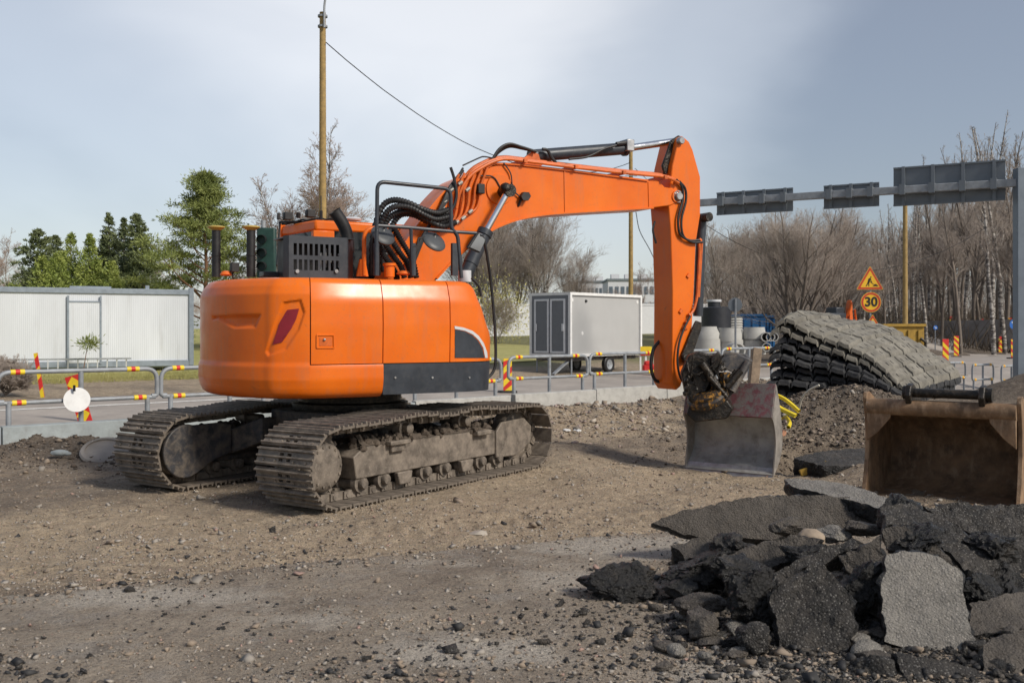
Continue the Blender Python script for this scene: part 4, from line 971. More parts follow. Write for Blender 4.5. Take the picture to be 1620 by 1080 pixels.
# handrails
hr = MB()
P_, r_, n_ = tubepx([(595, 436), (597, 287), (713, 299), (714, 362), (724, 372), (730, 440)], 1.12, .024, 8, bend=.10); hr.tube(P_, .024, 10)
for pts in ([(597, 357), (645, 360), (722, 367)], [(650, 362), (653, 436)], [(722, 367), (753, 369), (762, 372)]):
    P_ = [hs(*p, 1.12) for p in pts]; hr.tube(P_, .021, 8)
each('handrail', hr, 'dark', ex)
hp_ = MB()
for px, w_ in ((595, 7), (653, 7), (719, 9)):
    a, b = hs(px - w_ / 2, 436, 1.1), hs(px + w_ / 2, 385, 1.1); hp_.box(((a.x + b.x) / 2, -1.1, (a.z + b.z) / 2), (abs(b.x - a.x), .05, abs(b.z - a.z)))
each('rail_post', hp_, 'dark', ex)
oh = MB(); P_, r_, n_ = tubepx([(576, 436), (576, 362), (609, 360)], .85, .028, 8, bend=.12); oh.tube(P_, .026, 10)
a = hs(574, 437, .85); oh.prism([a + Vector((-.07, 0, 0)), a + Vector((.07, 0, 0)), a + Vector((.03, 0, .20)), a + Vector((-.03, 0, .20))], (0, .04, 0)); P2('grab_rail', oh, 'orange')
for px, py, s, tl in ((606, 372, 1.0, .0), (687, 382, 1.12, 0)):
    mr = MB(); p = hs(px, py, s); ax = Vector((.12, -.35, 1)).normalized()
    mr.lathe([(0, .03), (.07, .028), (.135, .018), (.15, 0), (.145, -.018), (0, -.022)], p, Vector((.15, -.75, .62)), 28)
    mr.tube([p, p + Vector((.02, .02, .07)), hs(px + 2, py - 13, s)], .013, 6); P2('round_mirror', mr, 'mirrorback')
ma = MB(); P_ = spline([hs(722, 392, 1.12), hs(713, 370, 1.12), hs(660, 372, 1.12), hs(655, 388, 1.12)], 5); ma.tube([hs(672, 375, 1.12), hs(662, 377, 1.12), hs(660, 388, 1.12), hs(652, 392, 1.12)], .012, 6); P2('mirror_arm', ma, 'black')
dm = MB(); F4 = [hs(757, 367, 1.15), hs(769, 379, 1.05), hs(759, 400, 1.10), hs(741, 392, 1.25)]; dm.prism([q_ for q_ in F4], (F4[1] - F4[0]).cross(F4[3] - F4[0]).normalized() * (.04 if (F4[1] - F4[0]).cross(F4[3] - F4[0]).dot(EXI @ Vector((0, 0, EYE)) - F4[0]) < 0 else -.04)); mir = P2('wing_mirror', dm, 'black', bevel=.008)
cF = sum(F4, Vector()) / 4; nF = (F4[1] - F4[0]).cross(F4[3] - F4[0]).normalized(); cv_ = EXI @ Vector((0, 0, EYE)) - cF; nF = nF if nF.dot(cv_) > 0 else -nF
dm = MB(); dm.add([q + (cF - q) * .13 + nF * .006 for q in F4], [(0, 1, 2, 3)]); P2('mirror_glass', dm, 'mirror', mir)
fb = MB(); P_ = [hs(762, 372, 1.05), hs(768, 390, 1.05), hs(777, 450, .95), hs(783, 520, .95), hs(784, 570, .95), hs(780, 588, .95), hs(771, 598, .95)]; fb.tube(spline(P_, 5), .019, 8)
P_ = [hs(746, 440, 1.0), hs(757, 452, 1.0), hs(761, 468, 1.0)]; fb.tube(spline(P_, 4), .016, 8); each('front_rail', fb, 'black', ex)
# ---- boom
HW = .24
def pl(px, s): return [hs(x, y, s) for x, y in px]
BO = [(1040, 284), (1024, 286), (900, 270), (796, 259), (770, 265), (745, 276), (719, 288), (698, 308), (678, 332), (656, 362), (630, 400), (612, 440), (618, 480), (660, 480), (690, 441), (716, 413), (745, 388), (775, 366), (800, 354), (826, 346), (860, 340), (894, 337), (960, 333), (1033, 329), (1062, 325), (1076, 318), (1079, 308), (1070, 299), (1052, 296)]
bm_ = MB(); bm_.prism(pl(BO, HW), (0, 2 * HW, 0)); boom = P2('boom', bm_, 'orange', bevel=.014)
fl = MB()   # weld flanges standing proud of the side plates
low = [(690, 441), (716, 413), (745, 388), (775, 366), (800, 354), (826, 346), (860, 340), (894, 337), (960, 333), (1033, 329)]
upp = [(1024, 286), (900, 270), (796, 259), (770, 265), (745, 276), (719, 288), (698, 308), (678, 332), (656, 362), (630, 400)]
for seq, dy in ((low, -.0), (upp, 0)):
    P_ = spline(pl(seq, HW), 4)
    vs = []; n = len(P_)
    for i in range(n):
        t = (P_[min(i + 1, n - 1)] - P_[max(i - 1, 0)]).normalized(); m_ = Vector((-t.z, 0, t.x)) * .012
        vs += [P_[i] - m_ + Vector((0, -.025, 0)), P_[i] + m_ + Vector((0, -.025, 0)), P_[i] + m_ + Vector((0, 2 * HW + .025, 0)), P_[i] - m_ + Vector((0, 2 * HW + .025, 0))]
    fl.add(vs, [(i * 4 + j, i * 4 + (j + 1) % 4, (i + 1) * 4 + (j + 1) % 4, (i + 1) * 4 + j) for i in range(n - 1) for j in range(4)])
each('flange', fl, 'orange', boom)
ri = MB()
for a, b in (((893, 270), (894, 336)), ((1026, 288), (1027, 329))): ri.beam(hs(*a, HW + .004), hs(*b, HW + .004), .018, .014, (0, 1, 0))
for c, r1 in (((790, 300), .20), ((1070, 311), .085)):
    p = hs(*c, HW); ri.lathe([(0, .02), (r1, .02), (r1 * 1.05, 0)], p, (0, -1, 0), 30)
each('weld_plate', ri, 'orange', boom)
pn = MB(); p = hs(1072, 311, HW); pn.lathe([(0, .06), (.05, .06), (.06, .05), (.06, 0)], p, (0, -1, 0), 20); pn.lathe([(.062, .02), (.09, .02), (.09, 0)], p, (0, -1, 0), 20); P2('pin', pn, 'steel', boom)
# pipes and hoses over the boom
pp = MB()
for i, (o1, s) in enumerate(((0, HW + .05), (3, HW - .03), (5, .08), (6, -.06))):
    q = [(722 + o1, 330 - i * 3), (728, 300 - i * 2), (745, 276 - o1), (775, 258 - o1 * .5), (797, 251), (830, 255), (900, 264), (960, 271), (1010, 276), (1046, 279), (1062, 283), (1074, 290)]
    pp.tube(bendpath([hs(x, y - o1 * .6, s) for x, y in q], .25, 4), .021, 8)
for i in range(6):
    x0 = 712 + i * 9; s = HW + .05 - .002 * i
    q = [(x0 - 25 - i, 372 - i * 5), (x0 - 3, 356 - i * 5), (x0 + 2, 330 - i * 3), (x0 + 3, 300 - i), (x0 + 14, 276 - 2 * i)]
    pp.tube(bendpath([hs(x, y, s) for x, y in q], .14, 4), .018, 8)
for px in (820, 900, 975, 1040): pp.box(hs(px, 258 + (px - 820) * .115, .12), (.05, .42, .05))
each('hydraulic_pipe', pp, 'orange2', boom)
cl = MB()
for x, y in ((700, 330), (712, 345), (722, 352), (733, 345), (690, 352), (744, 335), (740, 300), (728, 290), (715, 300), (705, 318)): p = hs(x, y, HW + .06); cl.lathe([(.0, -.035), (.022, -.035), (.026, 0), (.022, .035), (0, .035)], p, Vector((.8, .1, .6)), 8)
each('coupling', cl, 'coupling', boom)
ho = MB()
for q in ([(588, 436, .55), (590, 375, .6), (603, 330, .62), (620, 317, .6), (643, 320, .55), (671, 332, .48), (692, 337, .4), (709, 332, HW + .08)],
          [(598, 436, .62), (597, 380, .66), (606, 345, .66), (622, 328, .64), (647, 328, .58), (671, 340, .5), (690, 347, .42), (714, 342, HW + .09)],
          [(606, 430, .50), (604, 385, .54), (611, 352, .55), (627, 337, .54), (650, 334, .5), (670, 345, .45), (699, 358, .38), (720, 352, HW + .09)],
          [(612, 425, .42), (610, 390, .45), (620, 358, .46), (634, 340, .46), (655, 340, .44), (676, 350, .4), (698, 352, .36), (712, 346, HW + .07)],
          [(606, 372, .70), (612, 390, .74), (622, 405, .76), (634, 421, .78), (640, 440, .8)], [(614, 366, .6), (622, 384, .66), (634, 402, .68), (645, 418, .7), (650, 440, .72)],
          [(624, 362, .5), (634, 380, .56), (645, 398, .6), (654, 416, .62), (659, 440, .64)], [(600, 388, .8), (606, 402, .82), (616, 416, .84), (626, 432, .86), (628, 442, .88)]):
    P_ = spline([hs(*p) for p in q], 11); ho.tube(P_, [.041 if j % 2 else .029 for j in range(len(P_))], 10)
each('hydraulic_hose', ho, 'black', boom)
h2 = MB()
for i in range(5):
    q = [(640 + 4 * i, 420, .3), (668 + 3 * i, 372 - 4 * i, HW + .08), (694 + 3 * i, 330 - 3 * i, HW + .07), (712 + 2 * i, 298 - 2 * i, HW + .05), (732, 272 - i, .15)]
    h2.tube(spline([hs(x + random.uniform(-2, 2), y + random.uniform(-2, 2), s) for x, y, s in q], 8), .016, 6)
h2.tube(spline([hs(x, y, s) for x, y, s in [(713, 265, .3), (719, 285, .32), (722, 310, .34), (714, 332, .34), (690, 345, .34)]], 8), .020, 8)
for i in range(3): h2.tube(spline([hs(x, y, .1 + .04 * i) for x, y in [(778, 254), (790, 240 - i * 2), (806, 232 - i * 2), (826, 235 - i), (848, 240)]], 8), .020, 8)
h2.tube(spline([hs(x, y, HW + .03) for x, y in [(758, 278), (780, 280), (792, 297)]], 8), .010, 6); h2.tube(spline([hs(x, y, HW + .03) for x, y in [(797, 258), (808, 275), (812, 300), (826, 314)]], 8), .010, 6)
h2.tube(spline([hs(x, y, .05) for x, y in [(732, 262), (758, 250), (766, 248), (778, 250)]], 6), .010, 6)
each('hydraulic_hose', h2, 'black', boom)
bl = MB(); p = hs(832, 311, HW + .09); bl.prism([p + Vector(v) for v in ((-.07, 0, 0), (-.03, 0, .06), (.05, 0, .06), (.08, 0, .01), (.04, 0, -.05), (-.04, 0, -.05))], (0, .07, 0)); bl.tube([p + Vector((-.05, .05, -.03)), hs(820, 326, HW)], .02, 6)
P2('boom_light', bl, 'black', boom); bl = MB(); p = hs(760, 299, HW + .05); bl.box(p, (.1, .08, .13)); P2('valve_block', bl, 'black', boom, bevel=.01)
# lift cylinder on the near side
cy = MB(); a, b, c = hs(804, 302, .40), hs(768, 366, .42), hs(734, 440, .44); cy.tube([b, c], .092, 20); cy.tube([b + (b - c) * .02, b + (c - b) * .09], .105, 20); cy.tube([b + (c - b) * .6, b + (c - b) * .7], .1, 20); cyl = P2('lift_cylinder', cy, 'dark', boom)
cy = MB(); cy.tube([a, b], .046, 18); P2('cylinder_rod', cy, 'chrome', cyl)
cy = MB(); cy.cyl(a + Vector((0, -.07, 0)), a + Vector((0, .14, 0)), .085, 18); cy.ball(a + Vector((-.05, -.02, .03)), .075, 2, nz=.2); P2('rod_eye', cy, 'grease', cyl)
cy = MB(); cy.cyl(hs(735, 446, .6), hs(735, 428, .6), .085, 18); P2('filter_can', cy, 'silver')
# arm cylinder on top of the boom
cy = MB(); a, b, c = hs(838, 247, .0), hs(990, 235, .0), hs(1072, 223, .0); cy.tube([a, b], .088, 20); cy.tube([b - (b - a) * .03, b], .11, 20); ac = P2('arm_cylinder', cy, 'dark', boom)
cy = MB(); cy.tube([b, c], .052, 18); P2('cylinder_rod', cy, 'chrome', ac)
cy = MB(); cy.box(b + Vector((0, -.03, .03)), (.13, .2, .17), None); P2('gland_block', cy, 'steel', ac, bevel=.01)
cy = MB(); cy.tube(spline([hs(*p, .14) for p in [(858, 236), (866, 238), (873, 250), (880, 258)]], 6), .022, 8); cy.tube(spline([hs(*p, .14) for p in [(900, 252), (930, 248), (955, 236), (975, 230)]], 6), .016, 8); cy.tube([hs(975, 228, .1), hs(990, 226, .1)], .03, 8); each('cylinder_hose', cy, 'black', ac)
br = MB(); br.prism([hs(*p, .13) for p in [(812, 262), (832, 248), (842, 240), (852, 244), (858, 262)]], (0, .05, 0)); br.prism([hs(*p, -.08) for p in [(812, 262), (832, 248), (842, 240), (852, 244), (858, 262)]], (0, .05, 0)); each('cylinder_bracket', br, 'orange2', boom)
# ---- arm
AR = [(1078, 215), (1090, 224), (1096, 237), (1108, 280), (1108, 340), (1101, 384), (1098, 460), (1095, 516), (1084, 585), (1076, 611), (1068, 617), (1062, 606), (1064, 460), (1061, 363), (1058, 325), (1066, 268), (1078, 244), (1086, 236), (1074, 224)]
AR = [(1074, 219), (1079, 215), (1090, 224), (1096, 237), (1108, 280), (1108, 340), (1101, 384), (1098, 460), (1095, 516), (1084, 585), (1077, 611), (1070, 617), (1063, 606), (1064, 460), (1061, 363), (1058, 325), (1061, 290), (1064, 262)]
am = MB(); am.prism(pl(AR, .225), (0, .45, 0)); arm = P2('arm', am, 'orange', bevel=.014)
cv = MB()
for s in (.13, -.13): cv.prism([hs(*p, s) for p in [(1062, 222), (1074, 214), (1084, 219), (1080, 245), (1068, 268), (1052, 276), (1048, 262), (1056, 240)]], (0, .04, 0))
each('clevis', cv, 'grease', arm, bevel=.01)
pn = MB(); p = hs(1076, 223, .24); pn.lathe([(0, .05), (.045, .05), (.055, .04), (.055, -.02)], p, (0, -1, 0), 18); P2('pin', pn, 'steel', arm)
ah = MB()
for i in range(2): ah.tube(spline([hs(x + 5 * i, y + 3 * i, .27) for x, y in [(1070, 284), (1079, 296), (1080, 315), (1073, 345), (1076, 370), (1090, 380), (1106, 380)]], 8), .018, 8)
ah.tube(spline([hs(x, y, .1) for x, y in [(1036, 350), (1033, 365), (1038, 385)]], 6), .016, 8)
ah.tube(spline([hs(x, y, .28) for x, y in [(1092, 500), (1082, 520), (1074, 545), (1072, 575), (1078, 600), (1092, 608), (1106, 596)]], 8), .017, 8)
ah.tube(spline([hs(x, y, -.1) for x, y in [(1048, 535), (1034, 552), (1030, 580), (1036, 600), (1048, 605)]], 8), .026, 8)
each('hydraulic_hose', ah, 'black', arm)
ap = MB(); ap.tube(bendpath([hs(x, y, .26) for x, y in [(1106, 384), (1107, 400), (1103, 470), (1098, 490), (1090, 500)]], .1), .020, 8); ap.tube([hs(1110, 385, .1), hs(1105, 470, .1)], .022, 8); each('hydraulic_pipe', ap, 'orange2', arm)
bc = MB(); bc.tube([hs(1110, 340, .0), hs(1104, 500, .0)], .075, 16); bcyl = P2('bucket_cylinder', bc, 'dark', arm); bc = MB(); p = hs(1109, 345, 0); bc.cyl(p + Vector((0, -.2, 0)), p + Vector((0, .2, 0)), .07, 14); P2('rod_eye', bc, 'grease', bcyl)
bs = MB()
for x, y in ((1089, 436), (1077, 492)): p = hs(x, y, .235); bs.box(p, (.05, .03, .06), Matrix.Rotation(.7, 3, 'Y'))
for x, y in ((1091, 498), (1086, 510), (1084, 520), (1108, 380)): p = hs(x, y, .26); bs.ball(p, .035, 1, nz=.2)
each('fitting', bs, 'orange2', arm)
lk = MB()
for s in (.28,): lk.prism([hs(*p, s) for p in [(1102, 507), (1110, 510), (1110, 520), (1091, 575), (1082, 573), (1079, 562), (1098, 515)]], (0, .04, 0))
p = hs(1084, 566, .30); lk.lathe([(0, .03), (.05, .03), (.06, 0)], p, (0, -1, 0), 16); P2('bucket_link', lk, 'grease', arm, bevel=.008)
# ---- tilting rotator
YT = 14.25
def tw(px, py, dy=0): return hw(px, py, YT + dy)
tr = MB(); tr.prism([tw(*p, -.18) for p in [(1078, 590), (1090, 562), (1106, 556), (1122, 560), (1140, 558), (1144, 575), (1128, 600), (1112, 628), (1096, 634), (1084, 622)]], EXI.to_3x3() @ Vector((.05, .40, 0)))
tr.prism([tw(*p, -.24) for p in [(1124, 566), (1137, 556), (1143, 562), (1138, 580), (1126, 590)]], EXI.to_3x3() @ Vector((0, .1, 0)))
rotr = P2('tiltrotator', tr, 'grease', bevel=.02)
tr = MB()
for a, b, r_, dy in (((1110, 574), (1136, 612), .055, -.25), ((1098, 578), (1112, 622), .05, -.05), ((1150, 612), (1172, 586), .05, -.25), ((1122, 596), (1150, 628), .03, -.3)): tr.tube([tw(*a, dy), tw(*b, dy)], r_, 12)
for _ in range(46):
    x, y = random.uniform(1082, 1150), random.uniform(568, 640); tr.ball(tw(x, y, random.uniform(-.28, -.1)), random.uniform(.02, .055), 1, nz=.5)
for i in range(9):
    q = [tw(random.uniform(1085, 1165), random.uniform(560, 600), random.uniform(-.35, -.2)) for _ in range(2)]; q = [q[0], (q[0] + q[1]) / 2 + Vector((0, 0, random.uniform(-.2, .1))), q[1]]; tr.tube(spline(q, 6), .014, 6)
P2('tilt_cylinder', tr, 'grease', rotr)
ax_ = EXI.to_3x3() @ Vector((-.38, -.35, .85)).normalized()
yr = MB(); yr.lathe([(.10, -.10), (.27, -.10), (.30, -.07), (.30, -.01), (.27, .02), (.27, .07), (.22, .10), (.10, .10)], tw(1118, 624, -.1), ax_, 30); yr.box(tw(1146, 600, -.22), (.12, .12, .2)); P2('worm_housing', yr, 'yellowpaint', rotr)
lh = MB(); lh.prism([tw(*p, -.12) for p in [(1090, 640), (1150, 632), (1160, 646), (1150, 662), (1100, 668), (1086, 656)]], EXI.to_3x3() @ Vector((.1, .3, 0)))
P2('lower_hitch', lh, 'grease', rotr, bevel=.02)
sf = MB(); sf.prism([tw(*p, -.12) for p in [(1140, 566), (1168, 560), (1186, 568), (1186, 576), (1160, 622), (1146, 634), (1138, 626), (1160, 590), (1140, 580)]], EXI.to_3x3() @ Vector((.04, .12, 0)))
sf.tube([tw(1184, 572, -.16), tw(1158, 618, -.16)], .055, 10); sf.prism([tw(*p, .1) for p in [(1130, 570), (1150, 556), (1180, 560), (1190, 572), (1150, 580)]], EXI.to_3x3() @ Vector((.04, .1, 0))); P2('hitch_arm', sf, 'under', rotr, bevel=.012)
# ---- bucket on the arm
BL, BR = Vector((2.575, 14.75, 0)), Vector((3.65, 13.95, 0)); WX = (BR - BL).normalized(); WD = (BR - BL).length; ODv = Vector((WX.y, -WX.x, 0))
ODv = ODv if ODv.y < 0 else -ODv
def bk(x, o, z): return EXI @ (BL + WX * x + ODv * o + Vector((0, 0, z)))
BZ = -.205
prof = [(0, BZ), (-.10, -.12), (-.22, -.0), (-.30, .15), (-.315, .33), (-.28, .55), (-.20, .82), (-.10, 1.06)]
SPR = [(p.x, p.y) for p in spline([Vector((a, b, 0)) for a, b in prof], 5)]
def shell(outer, th, x0, x1, mb):
    n = len(outer); inner = []
    for i in range(n):
        a = outer[max(0, i - 1)]; b = outer[min(n - 1, i + 1)]; d = Vector((b[0] - a[0], b[1] - a[1])).normalized(); inner.append((outer[i][0] + d.y * th, outer[i][1] - d.x * th))
    vs = [bk(x, *p) for x in (x0, x1) for p in outer + inner[::-1]]; m = 2 * n
    fs = [(i, i + 1, i + 1 + m, i + m) for i in range(m - 1)] + [(m - 1, 0, m, 2 * m - 1)] + [(i, i + 1, m - 2 - i, m - 1 - i) for i in range(n - 1)] + [(m + i, m + i + 1, 2 * m - 2 - i, 2 * m - 1 - i) for i in range(n - 1)]
    mb.add(vs, fs)
b1_ = MB(); shell(SPR, .025, 0, WD, b1_); buck = P2('bucket', b1_, 'bucket')
e_ = MB(); e_.prism([bk(0, .012, BZ - .05), bk(0, .035, BZ - .045), bk(0, -.06, BZ + .11), bk(0, -.085, BZ + .10)], EXI.to_3x3() @ (WX * WD)); P2('cutting_edge', e_, 'steel', buck, bevel=.005)
e_ = MB(); lipz = .60
e_.prism([bk(-.01, .03, lipz), bk(-.01, .055, lipz + .02), bk(-.01, -.085, 1.085), bk(-.01, -.115, 1.075)], EXI.to_3x3() @ (WX * (WD + .02)))
for i in range(10):
    x = WD * random.uniform(.6, .97); z = random.uniform(.72, 1.02); o_ = .045 - .145 * (z - lipz) / .43
    e_.ball(bk(x, o_ + .012, z), .014, 1)
P2('back_plate', e_, 'bucketred', buck, bevel=.006)
e_ = MB(); e_.prism([bk(0, .03, lipz), bk(0, .03, lipz + .035), bk(0, -.26, .64), bk(0, -.26, .60)], EXI.to_3x3() @ (WX * WD)); P2('bucket_roof', e_, 'bucket', buck)
fr_c = [(.05, lipz), (-.015, .50), (-.06, .36), (-.075, .22), (-.05, .06), (.02, BZ - .04)]
fr_c = [(p.x, p.y) for p in spline([Vector((a, b, 0)) for a, b in fr_c], 5)]
for x in (-.022, WD - .003):
    e_ = MB(); poly = [(o_ - .0, z) for o_, z in SPR] + [(-.10, 1.08)] + fr_c
    vs = [bk(x, *p) for p in poly]; e_.prism(vs, EXI.to_3x3() @ (WX * .025)); P2('side_plate', e_, 'bucketside', buck, bevel=.005)
wr = MB()
for z in (.04, .16, .28):
    for i in range(6): x = .12 + i * (WD - .24) / 5; i0 = min(range(len(SPR)), key=lambda j: abs(SPR[j][1] - z)); wr.box(bk(x, SPR[i0][0] + .028, SPR[i0][1]), (.09, .012, .012), Matrix.Rotation(math.atan2(WX.y, WX.x) - HB, 3, 'Z'))
each('wear_strip', wr, 'bucket', buck)

# ------------------------------------------------------------------ rusty bucket
rb = empty('digger_bucket', (4.60, 10.7, 0), 'rusty empty digging bucket standing on the ground with its mouth open', 'digger bucket', rz=R(-35))
RW, RZ = 1.50, 0.0
rp = [(0.10, -.02), (-.55, -.01), (-.85, .10), (-1.0, .38), (-.95, .70), (-.72, .93), (-.40, 1.03), (-.02, 1.02)]
rp = [(p.x, p.y) for p in spline([Vector((a, b, 0)) for a, b in rp], 5)]
def rv(x, o, z): return Vector((x, -o, z))
mb = MB(); n = len(rp); inn = []
for i in range(n):
    a = rp[max(0, i - 1)]; b = rp[min(n - 1, i + 1)]; d = Vector((b[0] - a[0], b[1] - a[1])).normalized(); inn.append((rp[i][0] + d.y * .03, rp[i][1] - d.x * .03))
vs = [rv(x, *p) for x in (-RW / 2, RW / 2) for p in rp + inn[::-1]]; m_ = 2 * n
mb.add(vs, [(i, i + 1, i + 1 + m_, i + m_) for i in range(m_ - 1)] + [(m_ - 1, 0, m_, 2 * m_ - 1)] + [(i, i + 1, m_ - 2 - i, m_ - 1 - i) for i in range(n - 1)] + [(m_ + i, m_ + i + 1, 2 * m_ - 2 - i, 2 * m_ - 1 - i) for i in range(n - 1)])
mb.build('shell', 'rust', rb)
cut = [(p.x, p.y) for p in spline([Vector((a, b, 0)) for a, b in [(.07, 1.09), (-.02, .80), (-.02, .50), (.05, .22), (.16, -.03)]], 6)]
for x in (-RW / 2 - .045, RW / 2):
    mb = MB(); mb.prism([rv(x, *p) for p in rp[:-2] + [(-.32, 1.06), (-.05, 1.16), (.05, 1.15)] + cut], (.045, 0, 0)); mb.build('side_plate', 'rust', rb, bevel=.01)
mb = MB(); mb.tube([(-RW / 2, -.03, 1.0), (RW / 2, -.03, 1.0)], .088, 22); mb.build('top_tube', 'rust', rb)
mb = MB()
for sx in (-1, 1): mb.prism([(sx * RW / 2, -.075, 1.0), (sx * (RW / 2 - .27), -.075, 1.0), (sx * (RW / 2 - .25), -.075, .88), (sx * (RW / 2 - .12), -.075, .72), (sx * RW / 2, -.075, .62)], (0, .03, 0))
each('gusset', mb, 'rust', rb, bevel=.008)
for x in (-.33, .40):
    mb = MB(); mb.prism([(x, .35, 1.02), (x, -.10, 1.04), (x, -.16, 1.14), (x, -.10, 1.25), (x, .02, 1.27), (x, .2, 1.18), (x, .36, 1.12)], (.06, 0, 0)); mb.build('mounting_ear', 'grease', rb, bevel=.012)
mb = MB(); mb.tube([(-.30, -.02, 1.165), (.45, -.02, 1.165)], .05, 16); mb.tube([(-.37, -.02, 1.165), (-.31, -.02, 1.165)], .075, 18); mb.tube([(.44, -.02, 1.165), (.52, -.02, 1.165)], .075, 18); mb.build('mounting_pin', 'grease', rb)

# ------------------------------------------------------------------ blasting mats
def mat_surface(a, b):
    """a runs down the slope 0..1, b across from the near edge to the far edge 0..1"""
    near = [(1226, 504, 19.9), (1262, 515, 19.8), (1312, 530, 19.7), (1358, 554, 19.5), (1400, 583, 19.3), (1438, 614, 19.1)]
    far_ = [(1285, 494, 22.6), (1338, 502, 22.5), (1400, 517, 22.3), (1447, 538, 22.0), (1490, 564, 21.7), (1521, 592, 21.4)]
    def ev(P, t): 
        x = t * (len(P) - 1); i = min(int(x), len(P) - 2); f = x - i; p = at(*P[i]); q = at(*P[i + 1]); return p + (q - p) * f
    p, q = ev(near, a), ev(far_, a); r = p + (q - p) * b
    r.z += .05 * math.sin(math.pi * min(1, b * 1.2)) * (1 - .5 * a) - .03 * (1 - smooth(0, .10, b)) - .10 * (1 - smooth(0, .07, a)) * (1 - b) + .06 * math.sin(a * 11 + b * 3) * (1 - a * .6)
    return r
LAB = ['topmost', 'second', 'third', 'fourth', 'fifth', 'sixth', 'seventh', 'eighth', 'ninth']
GZ0 = .42
for k in range(9):
    fz = 1 - k / 9.3; mb = MB(); ra = random.Random(k); na, nb = 11, (4 if k < 2 else 8)
    ox, oy = (0 if k == 0 else ra.uniform(-.10, .12) - .03 * k), (0 if k == 0 else ra.uniform(-.12, .05))
    def ms(a, b, h=0):
        p = mat_surface(min(1, max(0, a)), min(1, max(0, b))); q = p + Vector((ox, oy, 0))
        q.z = GZ0 + (p.z - GZ0) * fz + h + .05 * mn.noise(Vector((a * 5, b * 5, k * 3.3))) * (1 if k else .6)
        return q
    if k < 3: strips = [(i / na, (i + 1) / na) for i in range(na)]
    else: strips = [(i / 9, (i + 1) / 9) for i in range(9)]
    for i, (a0, a1) in enumerate(strips):
        sk_ = ra.uniform(-.035, .0); e1 = 1 + ra.uniform(-.03, .0); lift = .03 * (i % 2) + ra.uniform(0, .02); m = 14
        cuts = sorted([sk_] + [sk_ + (e1 - sk_) * (j + ra.uniform(-.18, .18)) / nb for j in range(1, nb)] + [e1])
        for j in range(nb):
            b0, b1 = cuts[j] + .008, cuts[j + 1] - .008; q = (a1 - a0) * .05; vs = []
            dz = ra.uniform(-.012, .012) + (-.05 * ra.random() if j == 0 else 0)
            for bb, ee in ((b0, -.012), (b0 + .012, .0), ((b0 + b1) / 2, .002), (b1 - .012, .0), (b1, -.012)):
                for aa, hh in ((a0 + q, -.03), (a0 + q * 3, .03), ((a0 + a1) / 2, .016), (a1 - q * 3, .03), (a1 - q, -.03)): vs.append(ms(aa, bb, lift + hh + ee + dz))
            fs = [(u * 5 + v, u * 5 + v + 1, (u + 1) * 5 + v + 1, (u + 1) * 5 + v) for u in range(4) for v in range(4)]
            low = [p - Vector((0, 0, .075)) for p in vs]; mb.add(vs, fs); mb.add(low, fs)
            rim = [0, 1, 2, 3, 4, 9, 14, 19, 24, 23, 22, 21, 20, 15, 10, 5]; R2 = [vs[t] for t in rim] + [low[t] for t in rim]; nn = len(rim)
            mb.add(R2, [(t, (t + 1) % nn, (t + 1) % nn + nn, t + nn) for t in range(nn)])
            if k == 0:   # tread slots as raised lugs
                for bb in (b0 + (b1 - b0) * ra.uniform(.2, .35), b0 + (b1 - b0) * ra.uniform(.6, .8)):
                    aa = a0 + (a1 - a0) * ra.uniform(.35, .45); p = ms(aa, bb, lift + .02 + dz); p2 = ms(aa + (a1 - a0) * .3, bb, lift + .02 + dz)
                    mb.cur = 1; mb.beam(p, p2, .018, .012); mb.cur = 0
    o = mb.build('blasting_mat', ['mat' if k < 2 else 'matdark', 'matdark'], None)
    o.data.materials[0] = M['mat'] if k < 2 else M['matdark']
    tag(o, ('dusty grey tyre rubber blasting mat, topmost of the sagging stack' if k == 0 else 'black tyre rubber blasting mat, %s from the top of the sagging stack' % LAB[k]), 'blasting mat', 'stacked blasting mats')

# ------------------------------------------------------------------ railings and concrete along the road
def fpt(s, d, z): return Vector((FO[0] + FU[0] * s + FN[0] * d, FO[1] + FU[1] * s + FN[1] * d, z))
FR = math.atan2(FU[1], FU[0])
def tape(mb, a, b, r):
    pass
def make_rail():
    rt = empty('steel_railing', (0, 0, 0), 'galvanised tube railing', 'railing', 'steel railings along the road')
    L_ = 2.55; r = .038
    mb = MB(); mb.tube(bendpath([(.10, 0, .65), (.0, 0, .65), (.0, 0, 1.12), (L_, 0, 1.12), (L_, 0, .65), (L_ - .1, 0, .65)], .22, 6), r, 12); mb.build('top_rail', 'galv', rt)
    mb = MB(); mb.tube([(.03, 0, .63), (L_ - .03, 0, .63)], r * .9, 12); mb.build('lower_rail', 'galv', rt)
    for x in (.17, L_ / 2, L_ - .17):
        mb = MB(); mb.tube([(x, 0, -.02), (x, 0, 1.11 if x == L_ / 2 else .65)], .042, 12); mb.tube([(x, 0, -.02), (x, 0, .04)], .065, 12); mb.build('post', 'galv', rt)
    for x, z in ((.30, 1.12), (L_ - .42, 1.12), (.32, .63), (L_ - .30, .63)):
        for dx, m in ((-.07, 'yellow'), (0, 'red'), (.07, 'yellow')):
            mb = MB(); mb.tube([(x + dx - .035, 0, z), (x + dx + .035, 0, z)], r + .006, 12); mb.build('tape_band', m, rt)
    return rt
